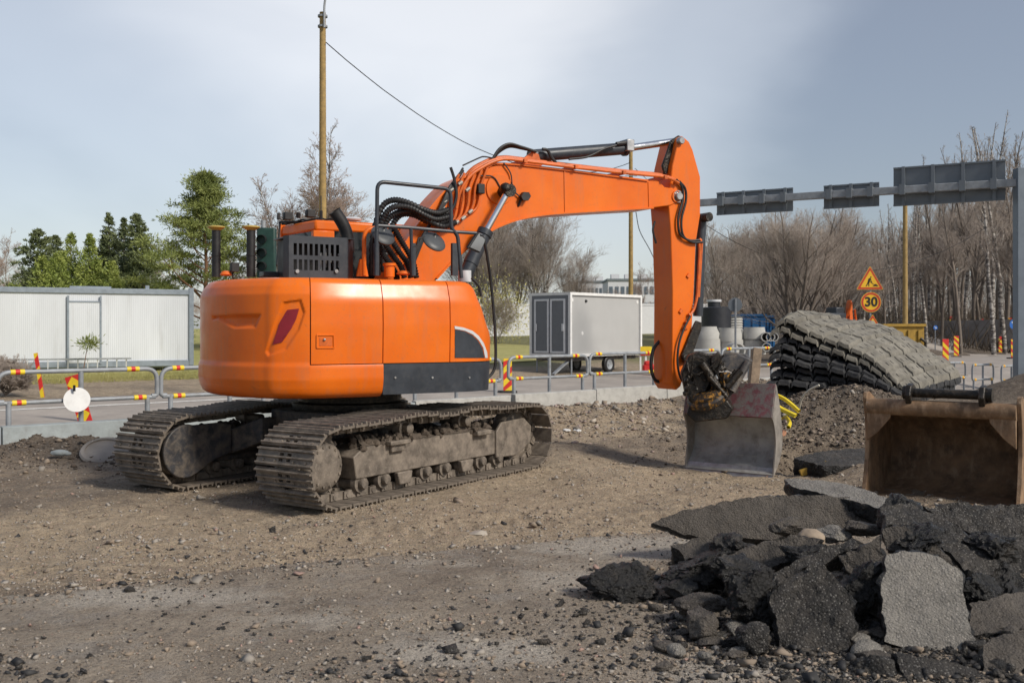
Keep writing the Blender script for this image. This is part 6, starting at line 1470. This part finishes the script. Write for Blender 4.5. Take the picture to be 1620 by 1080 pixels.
for i in range(n_):
    for j in range(n_):
        a, b = (i / (n_ - 1) - .5) * 2, (j / (n_ - 1) - .5) * 2; d_ = min(1, math.hypot(a, b)); vs.append((a * 1.3, b * 1.3, .62 * (1 - d_) ** .85 + .04 * mn.noise(Vector((a * 5, b * 5, 0))) - .05))
mb.add(vs, [(i * n_ + j, i * n_ + j + 1, (i + 1) * n_ + j + 1, (i + 1) * n_ + j) for i in range(n_ - 1) for j in range(n_ - 1)], True); o = mb.build('gravel_heap', 'sand'); o.location = (q.x - .1, 30, Hp(q.x, 30)); tag(o, 'pinkish gravel heap in front of the concrete rings', 'gravel heap')
# leaning timber, hoses, pipe ends around the trench
a, b = at(1197, 552, 18.4), at(1190, 622, 18.2); mb = MB(); mb.beam(b, a, .16, .20, (0, 1, 0)); tag(mb.build('timber_post', 'plank', None, bevel=.008), 'old timber post leaning upright between the bucket and the mat stack', 'timber')
def lay(px, Yo, r, m, name, label, cat, group=None, flat=False, w=.06):
    P_ = [at(x, y, Yo - i * .12) for i, (x, y) in enumerate(px)]; P_ = spline(P_, 6); mb = MB()
    if flat:
        vs = []
        for i, p in enumerate(P_): t = (P_[min(i + 1, len(P_) - 1)] - P_[max(i - 1, 0)]).normalized(); s_ = t.cross(Vector((0, -.6, .8))).normalized(); vs += [p - s_ * w, p - s_ * w * .4 + Vector((0, -.03, .03)), p + s_ * w * .4 + Vector((0, -.03, .03)), p + s_ * w, p + Vector((0, .02, -.02))]
        mb.add(vs, [(i * 5 + j, i * 5 + (j + 1) % 5, (i + 1) * 5 + (j + 1) % 5, (i + 1) * 5 + j) for i in range(len(P_) - 1) for j in range(5)], True)
    else: mb.tube(P_, r, 8)
    return tag(mb.build(name, m), label, cat, group)
lay([(1190, 617), (1205, 620), (1220, 623), (1238, 630), (1252, 640), (1264, 651)], 16.6, .05, 'hose', 'layflat_hose', 'longer flat yellow hose lying over the soil bank', 'hose', 'yellow hoses', True, .04)
lay([(1212, 624), (1222, 632), (1230, 643), (1244, 651), (1259, 658)], 16.4, .05, 'hose', 'layflat_hose', 'shorter pale yellow hose curling beside the longer one', 'hose', 'yellow hoses', True, .055)
lay([(1226, 668), (1238, 662), (1243, 659), (1249, 668), (1247, 676)], 16.4, .05, 'hose', 'layflat_hose', 'small crumpled scrap of yellow hose below the longer hoses', 'hose', 'yellow hoses', True, .035)
lay([(1263, 652), (1268, 632), (1279, 618), (1296, 609)], 16.9, .018, 'pvc', 'thin_pipe', 'thin pale pipe curving up out of the soil mound', 'pipe'); lay([(1215, 676), (1230, 681), (1241, 685)], 16.2, .05, 'salmon', 'pipe_end', 'salmon coloured pipe end poking out of the bank by the bucket', 'pipe')
lay([(1205, 627), (1222, 632)], 17.2, .035, 'pvc', 'pipe_end', 'short pale pipe end beside the yellow hoses', 'pipe')
mb = MB(); p = at(1287, 741, 13.9); mb.box(p, (.40, .05, .10), Matrix.Rotation(-.35, 3, 'Y')); mb.box(p + Vector((.15, .1, -.01)), (.06, .3, .16)); tag(mb.build('orange_trough', 'skip', None, bevel=.01), 'orange metal offcut at the edge of the trench', 'metal offcut')
mb = MB(); p = gpt(143, 722); mb.lathe([(.22, -.03), (.31, -.03), (.33, .02), (.31, .05), (.26, .055), (.26, .03), (.1, .035), (0, .035)], p + Vector((.2, 0, .03)), (.15, -.5, 1), 26); tag(mb.build('manhole_cover', 'st1'), 'round muddy manhole cover half covered with soil beside the far track', 'manhole cover')
mb = MB(); p = gpt(95, 717); mb.ball(p + Vector((0, 0, .04)), .13, 2, (1, .45, .35), nz=.25); mb.ball(p + Vector((.1, 0, .03)), .06, 2, (1, .7, .5)); tag(mb.build('work_shoe', 'bluecon'), 'discarded pale shoe on the soil near the kerb', 'shoe')
mb = MB(); p = gpt(905, 683)
for _ in range(7): mb.ball(p + Vector((random.uniform(-.12, .12), random.uniform(-.1, .1), .03)), random.uniform(.03, .06), 1, (1, 1, .5), nz=.4)
tag(mb.build('paper_scrap', 'white'), 'crumpled white scrap on the bank before the near track', 'scrap')

# ------------------------------------------------------------------ road beyond: delineators, rails, retaining wall, blue signs
dl = [(1496, 568, 33, 'pair member nearest the mats, taller striped board by the far rail'), (1512, 560, 36, 'striped board just beyond the taller one by the far rail')]
k = 0
DELI = [(1496, 575, 40), (1513, 562, 40), (1505, 538, 22), (1522, 534, 20), (1542, 537, 22), (1554, 540, 22), (1571, 542, 24), (1583, 545, 26), (1598, 547, 32), (1603, 565, 30), (1609, 552, 34)]
DL = ['striped road board by the far rail nearest the mats', 'striped road board standing just behind the one nearest the mats', 'farthest of the striped road boards beside the mustard container side', 'striped road board second in the receding far row', 'striped road board third in the receding far row', 'striped road board fourth in the receding far row', 'striped road board fifth in the receding far row', 'striped road board sixth in the receding far row', 'larger striped road board near the blue arrow sign', 'low striped road board peeping over the brown soil heap', 'striped road board closest to the gantry post']
for (px, py, hpx), lb_ in zip(DELI, DL):
    q = gpt(px, py + 3, .8); h = min(1.15, max(.75, hpx / FOC * q.y)); o = board('hazard_board', (q.x, q.y, Hp(q.x, q.y)), h * .24, h, lb_, HB_, step=.34, sl=-1)
FL = ['low steel rail nearest the mats on the far road', 'low steel rail between the striped boards and soil heap', 'low steel rail running behind the soil heap']
for i, (px, py, Y) in enumerate(((1492, 592, 27.5), (1538, 590, 28.2), (1584, 586, 28.9))):
    c = copy_tree(rl0); c['label'] = FL[i]; c['group'] = 'low steel rails on the far road'; x = (px - 810) / FOC * Y; c.location = (x, Y, Hp(x, Y) - .25); c.rotation_euler = (0, 0, R(28)); c.scale = (.36, .8, .85)
def blue(px, py, Y, r, label):
    x = (px - 810) / FOC * Y; g_ = Hp(x, Y); rt = empty('arrow_sign', (x, Y, g_), label, 'road sign', 'blue keep right arrow signs'); zc = EYE - (py - HOR) / FOC * Y - g_
    mb = MB(); mb.lathe([(0, -.01), (r, -.01), (r, .01), (0, .01)], (0, 0, zc), (0, 1, 0), 30); d = mb.build('disc', 'signblue', rt); mb = MB(); mb.tube([(0, .05, 0), (0, .05, zc)], .03, 8); mb.build('post', 'galv', rt); mb = MB(); mb.X = Matrix.Translation((0, -.014, zc)) @ Matrix.Rotation(R(40), 4, 'Y')
    mb.prism([(r * a, 0, r * b) for a, b in ((-.75, .1), (.2, .1), (.05, .4), (.25, .4), (.75, 0), (.25, -.4), (.05, -.4), (.2, -.1), (-.75, -.1))], (0, .003, 0)); mb.build('arrow', 'white', d)
blue(1605, 513, 31, .155, 'blue arrow sign right beside the gantry post'); blue(1480, 518, 60, .13, 'small blue arrow sign far off past the mustard container')
rw_ = MB(); P_ = [(14, 72), (24, 68), (36, 60), (46, 50)]
for i in range(3):
    a, b = P_[i], P_[i + 1]; za, zb2 = Hp(*a), Hp(*b); rw_.prism([(a[0], a[1], za - .3), (b[0], b[1], zb2 - .3), (b[0], b[1], 2.55), (a[0], a[1], 2.3)], (.3, .4, 0))
tag(rw_.build('retaining_wall', 'retain'), 'low grey stone retaining wall along the far road below the birch grove', 'wall')
a, b = at(560, 530, 64), at(1120, 530, 74); mb = MB(); n = 14
for i in range(n):
    p, q = a.lerp(b, i / n), a.lerp(b, (i + .985) / n); z = Hp(p.x, p.y); mb.prism([(p.x, p.y, z - .3), (q.x, q.y, z - .3), (q.x, q.y, z + 2.05), (p.x, p.y, z + 2.05)], (.05, .25, 0)); mb.prism([(p.x, p.y - .04, z + 2.05), (q.x, q.y - .04, z + 2.05), (q.x, q.y - .04, z + 2.18), (p.x, p.y - .04, z + 2.18)], (.05, .35, 0))
tag(mb.build('boundary_wall', 'farwall'), 'long pale panelled wall across the lawn behind the grey trailer', 'wall')
# road clutter right of the trailer
q = at(1022, 560, 37); wr_ = empty('warning_board', (q.x, 37, Hp(q.x, 37)), 'yellow and red warning board on white barrier legs behind the trailer', 'warning board'); mb = MB(); mb.box((0, 0, .85), (.42, .03, .3)); pnl = mb.build('panel', 'yellow', wr_); mb = MB(); mb.box((0, -.02, .72), (.42, .012, .1)); mb.build('stripe', 'red', pnl)
for x in (-.2, 0, .2): mb = MB(); mb.box((x, .05, .35), (.06, .06, .7)); mb.build('leg', 'white', wr_)
q = at(1030, 572, 36); mb = MB(); mb.box((q.x, 36, Hp(q.x, 36) + .25), (.6, .4, .3)); mb.box((q.x - .1, 36, Hp(q.x, 36) + .45), (.3, .4, .16)); tag(mb.build('plastic_barrier', 'red', None, bevel=.05), 'low red plastic barrier piece by the warning board', 'barrier')
# ------------------------------------------------------------------ traffic light behind the machine
q = at(418, 400, 24); tl_ = empty('traffic_light', (q.x, 24, Hp(q.x, 24)), 'dark green traffic light head seen over the excavator tail', 'traffic light'); z = q.z - tl_.location.z
mb = MB(); mb.box((.06, 0, z), (.44, .2, 1.2)); hd_ = mb.build('housing', simple('dark_green_housing', (.012, .045, .035), .5), tl_, bevel=.03); mb = MB()
for dz in (.32, -.0, -.32): mb.tube([(-.02, -.08, z + dz), (-.02, -.26, z + dz - .02)], .11, 14, cap=False)
mb.build('hood', 'black', hd_); mb = MB(); mb.tube([(-.05, .12, -.1), (-.05, .12, z + .8)], .055, 12); mb.build('post', 'galv', tl_)

# ------------------------------------------------------------------ distant machine and buildings
q = at(1337, 500, 46); dz_ = empty('distant_excavator', (q.x, 46, Hp(q.x, 46)), 'distant orange excavator half hidden behind the mat stack', 'excavator', rz=.4); g0 = EYE - tl_.location.z * 0 - dz_.location.z
mb = MB(); mb.box((0.1, 0, 1.55), (2.2, 1.4, .7)); mb.build('body', 'orange2', dz_, bevel=.12); mb = MB(); mb.box((-1.2, 0, 2.2), (1.6, 1.1, .25)); mb.box((-.5, .1, 2.35), (.5, .7, .5)); mb.build('cab', 'dark', dz_, bevel=.05)
mb = MB(); mb.prism([(.08, -.2, 2.0), (.30, -.2, 2.0), (.26, -.2, 2.7), (.2, -.2, 2.95), (.12, -.2, 2.7)], (0, .3, 0))
for a_ in ((-.2, 2.0, -.05, 2.5), (.42, 2.0, .34, 2.5), (-.05, 2.2, .15, 2.8)): mb.tube([(a_[0], -.25, a_[1]), (a_[2], -.25, a_[3])], .05, 6)
mb.build('boom', 'orange2', dz_, bevel=.03); mb = MB()
for y in (-.7, .7): mb.box((0, y, .5), (3, .45, .8))
mb.build('track', 'black', dz_, bevel=.2)
def bld(px0, px1, yt, Y, label, fl, m='farwall', bays=8):
    a, b = at(px0, yt, Y), at(px1, yt, Y); w_ = b.x - a.x; zt2 = a.z; rt = empty('office_building', ((a.x + b.x) / 2, Y, 0), label, 'building', 'distant buildings')
    mb = MB(); mb.box((0, 6, zt2 / 2), (w_, 12, zt2)); mb.build('wall', m, rt); mb = MB(); mb.box((0, 6, zt2 + .2), (w_ + .4, 12.4, .4)); rf_ = mb.build('roof', 'farroof', rt); mb = MB()
    for i in range(3): mb.box((-w_ / 2 + w_ * (.2 + .3 * i), 5, zt2 + .9), (1.6, 2, 1.2))
    each('roof_plant', mb, 'farwall', rf_)
    for f_ in range(fl):
        for i in range(bays):
            mb = MB(); mb.box((-w_ / 2 + (i + .5) * w_ / bays, -.03, zt2 - 1.9 - f_ * 3.2), (w_ / bays * .62, .10, 1.5)); mb.build('window', 'farglass', rt)
bld(915, 960, 447, 210, 'distant white building half hidden by bare trees', 2, bays=7); bld(962, 1036, 444, 195, 'distant pale office block behind the trailer pole', 2, bays=8); bld(1118, 1180, 452, 205, 'distant white building showing through the bare branches', 2, bays=6)

# ------------------------------------------------------------------ trees
def cone_tree(seed, h, r, label, m, group, lv=5200, size=.10, name='evergreen_tree', sharp=1.0, clump=.35, cat='evergreen'):
    g_ = np.random.default_rng(seed); rt = empty(name, (0, 0, 0), label, cat, group); mb = MB(); mb.tube([(0, 0, 0), (0, 0, h * .5), (0, 0, h * .95)], [h * .018, h * .012, .01], 7); mb.build('trunk', 'bark', rt)
    lv *= 4; size *= .42; nc = int(lv / 26); thj = m == 'thuja'; nl = 5 if thj else 2
    lx = g_.normal(size=(nl, 2)) * r * (.36 if thj else .10); lx[0] = 0; lh = np.concatenate([[1.0], g_.uniform(.62, .95, nl - 1)]); li = g_.integers(0, nl, nc)
    u = g_.uniform(0, 1, nc) ** 1.15; z = h * lh[li] * (.04 + .95 * u); a = g_.uniform(0, 6.283, nc); whorl = 1 if thj else (.72 + .45 * ((u * h * 1.6 + .15 * np.sin(a * 5)) % 1.0)[::1])
    rr = r * (.72 if thj else 1) * (1 - u) ** sharp * g_.uniform(.3, 1.1, nc) * (1 + .3 * np.sin(a * 3 + u * 9 + seed)) * whorl + .04
    cc = np.stack([lx[li, 0] + rr * np.cos(a), lx[li, 1] + rr * np.sin(a), z - (0 if thj else .12) * rr], 1); C_ = (cc[:, None] + g_.normal(size=(nc, 26, 3)) * np.array([clump, clump, clump * (1.2 if thj else .6)]) * (.62 if thj else .62) * (1.2 - u)[:, None, None]).reshape(-1, 3)
    od = np.repeat(np.stack([np.cos(a), np.sin(a), np.full(nc, .55)], 1), 26, 0); npmesh('crown', *leaves(C_, size, .2, seed, 3.4, od * 1.3), m, rt); return rt
EV = 'evergreens behind the cabin'
put(cone_tree(1, 6.6, 2.3, 'broad dark green evergreen at the open end of the evergreen row', 'spruce', EV, 7000, .13, sharp=.55), 60, 56)
put(cone_tree(2, 6.2, 1.6, 'bright green conical evergreen second in the row behind the cabin', 'thuja', EV, 6000, .12, sharp=.7), 112, 54)
put(cone_tree(12, 6.4, 1.5, 'dark pointed evergreen squeezed between two bright green ones', 'spruce', EV, 5000, .12, sharp=.7), 88, 58)
put(cone_tree(3, 6.1, 2.0, 'bright green conical evergreen with a split top above the cabin door', 'thuja', EV, 6500, .12, sharp=.75), 142, 53)
put(cone_tree(4, 7.6, 1.7, 'tall slim dark spruce in the middle of the evergreens', 'spruce', EV, 6000, .12, sharp=.8), 172, 57)
put(cone_tree(5, 7.4, 1.5, 'tall dark spruce with a double top beside the slim one', 'spruce', EV, 5500, .12, sharp=.8), 196, 58)
put(cone_tree(6, 7.5, 2.1, 'widest dark spruce of the evergreens, nearest the big pine', 'spruce', EV, 7500, .12, sharp=.62), 216, 56)
put(cone_tree(7, 4.0, 1.5, 'low light green evergreen in front of the widest spruce', 'thuja', EV, 4500, .11, sharp=.7), 182, 51)
put(cone_tree(8, 3.4, 1.6, 'small bright evergreen nearest the picture edge', 'thuja', EV, 4500, .11, sharp=.5), 22, 50)
put(cone_tree(9, 3.0, 1.6, 'low rounded light green evergreen between the spruces and the big pine', 'thuja', EV, 3500, .11, sharp=.5), 232, 52)
def pine(seed, h):
    g_ = random.Random(seed); rt = empty('pine_tree', (0, 0, 0), 'large spreading pine standing alone beyond the end of the cabin', 'pine tree'); seg = []; cl_ = []
    p = Vector((0, 0, 0)); n = 12; tr2 = [p]
    for i in range(n): p = p + Vector((g_.uniform(-.06, .06), g_.uniform(-.05, .05), h / n)); tr2.append(p)
    for i in range(n): seg.append((tr2[i], tr2[i + 1], h * .018 * (1.06 - i / n), h * .018 * (1.06 - (i + 1) / n)))
    for j in range(52):
        f = .16 + .84 * (j / 52) ** .9; i = min(int(f * n), n - 1); b = tr2[i].lerp(tr2[i + 1], f * n - i); a = j * 2.4 + g_.uniform(-.4, .4)
        ln = h * (.60 * (1 - f) ** 1.1 + .02) * g_.uniform(.6, 1.12); d = Vector((math.cos(a), math.sin(a), .18 + .5 * f)).normalized(); q = b
        for s in range(4):
            d = (d + Vector((g_.uniform(-.2, .2), g_.uniform(-.2, .2), .09))).normalized(); q2 = q + d * ln / 4; seg.append((q, q2, .05 * (1 - f) * (1 - s / 4) + .012, .05 * (1 - f) * (.75 - s / 4) + .01)); q = q2
            if s >= 2 or (s == 1 and g_.random() < .5):
                for _ in range(3 + int(4 * (1 - f))): cl_.append((q + Vector((g_.gauss(0, .22), g_.gauss(0, .22), g_.gauss(.10, .10))) * (h / 8), g_.uniform(.14, .27) * h / 8))
    npmesh('trunk', *tubes([s[0][:] for s in seg], [s[1][:] for s in seg], [s[2] for s in seg], [s[3] for s in seg], 6), 'pinebark', rt, smooth=True)
    gg = np.random.default_rng(seed); C_ = np.concatenate([np.array(c[:])[None] + gg.normal(size=(75, 3)) * np.array([1, 1, .42]) * r_ for c, r_ in cl_]); npmesh('crown', *leaves(C_, .042, .7, seed, 4.0), 'pine', rt); return rt
put(pine(4, 8.6), 326, 49, rz=.5)
bt = bare_tree(31, 9.2, 'pale birch with fine pinkish twigs rising behind the lamp pole', 'birch', 'twigpink', cat='birch', name='birch_tree', spread=.36, n1=36, first=.2, droop=.7, up=1.2, split=4, r0=.10, tw=1.3); put(bt, 504, 50, s=1.22)
BT = 'bare trees beyond the lawn'
b1t = bare_tree(41, 9.5, 'bare round topped birch with a white stem behind the boom hollow', 'birch', 'twig', BT, cat='birch', spread=.50, n1=30, first=.12, droop=.2, split=3, up=1.2, tw=.8); put(b1t, 857, 82, s=1.2)
b2t = bare_tree(42, 9.0, 'dark bare tree directly behind the lift cylinder', 'bark', 'twig', BT, spread=.5, n1=30, first=.08, split=3, up=1.2, tw=.8); put(b2t, 772, 80, s=1.2)
for px, Y, s, lb_ in ((812, 86, 1.1, 'smaller bare tree between the lift cylinder tree and the white stemmed birch'), (905, 88, .85, 'low bare tree at the far end of the lawn trees'), (742, 84, 1.15, 'bare tree glimpsed between boom and handrail')): put(copy_tree(b2t), px, Y, s=s, label=lb_)
bs_ = bare_tree(43, 3.0, 'yellow budding shrub between the excavator front and the pale wall', 'bark', 'twig', spread=.55, n1=12, first=.05, split=4, name='budding_shrub', cat='shrub', r0=.014, tw=.7); bs_.location = (0, 0, 0)
g_ = np.random.default_rng(9); C_ = g_.normal(size=(4200, 3)) * np.array([.9, .9, .75]) + np.array([0, 0, 1.7]); npmesh('buds', *leaves(C_, .045, .4, 9, 1.8), 'budleaf', bs_); put(bs_, 788, 56, s=1.1)
b3t = bare_tree(44, 8.6, 'wide bare tree with dark spreading limbs beneath the gantry panels', 'bark', 'twig', BT, spread=.55, n1=17, first=.10, split=5, up=.9, r0=.17, tw=.75); put(b3t, 1262, 50)
b4t = bare_tree(45, 7.6, 'open bare tree just beside the excavator arm', 'bark', 'twig', BT, spread=.5, n1=22, first=.12, split=3, up=1.1, tw=.8); put(b4t, 1140, 56)
for px, Y, s, lb_ in ((1205, 62, 1.0, 'bare tree filling the gap between the arm tree and the wide bare tree'), (1320, 60, 1.05, 'bare tree behind the road works triangle'), (1175, 75, 1.0, 'far bare tree behind the blue containers')): put(copy_tree(b3t if px != 1175 else b4t), px, Y, s=s, label=lb_)
far = bare_tree(46, 7.0, 'far pinkish bare tree', 'birch', 'twigpink', BT, spread=.34, n1=26, first=.1, split=2)
put(far, 5, 80, s=1.25, label='far pinkish bare trees at the edge beyond the evergreens')
for px, Y, s, lb_ in ((250, 84, 1.25, 'far pinkish bare tree between the spruces and the big pine'), (375, 90, 1.2, 'far pinkish bare tree beyond the big pine'), (1010, 105, 1.05, 'far pinkish bare tree before the office blocks, beside the arm'), (975, 120, .8, 'small far tree before the office block'), (1058, 100, 1.0, 'far bare tree hidden by the arm'), (450, 88, .7, 'far low bare tree beyond the cab')): put(copy_tree(far), px, Y, s=s, label=lb_)
GR = 'tall birches in the dense grove'; GL = 'tall bare birch with a pale stem in the dense grove beyond the road'
vb = [bare_tree(60 + i, 13, GL, 'birch', 'twig', GR, cat='birch', name='birch_tree', spread=.20, n1=28, first=.36, droop=.3, up=1.2, lean=.04 * (i - 1), r0=.15, tw=1.1) for i in range(4)]
GD = 'dark bare tree with a blackish stem in the dense grove beyond the road'
vd = [bare_tree(70 + i, 11.5, GD, 'bark', 'twig', GR, name='bare_tree', spread=.25, n1=30, first=.25, up=1.0, r0=.12, tw=1.15) for i in range(3)]
k = 0; used = set()
for row, (Y0, n_) in enumerate(((62, 15), (70, 17), (79, 19), (88, 20), (98, 20))):
    for i in range(n_):
        px = 1345 + (1690 - 1345) * (i + random.uniform(-.3, .3)) / (n_ - 1) - row * 6; src = (vb if random.random() < .5 else vd); src = src[k % len(src)]; k += 1
        Y = Y0 + random.uniform(-3, 3); o = src if src.name not in used else copy_tree(src); used.add(src.name)
        tall = float(smooth(1380, 1560, px)); put(o, px, Y, s=(.62 + .56 * tall + random.uniform(-.07, .09)) * (Y / 68) ** .6, sink=-.2 if Y > 70 else .1)
# undergrowth below the grove
g_ = np.random.default_rng(5); n_ = 5200; px = g_.uniform(1240, 1720, n_); Y = g_.uniform(62, 104, n_); x = (px - 810) / FOC * Y; z = H(x, Y, False); ang = g_.normal(size=(n_, 3)) * np.array([.5, .5, .25]) + np.array([0, 0, 1]); ln = g_.uniform(.5, 1.9, (n_, 1))
P0 = np.stack([x, Y, z - .05], 1); V1, F1 = tubes(P0, P0 + ang * ln, np.full(n_, .035), np.full(n_, .012), 3); tag(npmesh('undergrowth', V1, F1, 'scrub'), kind='stuff')
n_ = 19000; px = g_.uniform(900, 1720, n_); Y = g_.uniform(84, 140, n_); x = (px - 810) / FOC * Y; keep = px > 1080 + g_.uniform(0, 30, n_); x, Y, px = x[keep], Y[keep], px[keep]; n_ = len(x)
top = (2.4 + 8.0 * smooth(1150, 1560, px)) * (Y / 90); z = H(x, Y, False) + g_.uniform(0, 1, n_) ** 1.2 * top; ang = g_.normal(size=(n_, 3)) * np.array([.45, .45, .3]) + np.array([0, 0, .9]); ln = g_.uniform(.8, 2.6, (n_, 1)); P0 = np.stack([x, Y, z], 1)
V1, F1 = tubes(P0, P0 + ang * ln, np.full(n_, .03), np.full(n_, .012), 3); tag(npmesh('far_wood', V1, F1, 'twig'), kind='stuff')
# dry grass along the verge in front of the cabin
n_ = 16000; s = g_.uniform(-8, 14, n_); d = g_.uniform(11.6, 15, n_); x = FO[0] + s * FU[0] + d * FN[0]; y = FO[1] + s * FU[1] + d * FN[1]; P0 = np.stack([x, y, H(x, y, False)], 1); ang = g_.normal(size=(n_, 3)) * .5 + np.array([0, 0, 1]); V1, F1 = tubes(P0, P0 + ang * g_.uniform(.04, .13, (n_, 1)), np.full(n_, .008), np.full(n_, .002), 3); tag(npmesh('verge_grass', V1, F1, 'lawn'), kind='stuff')
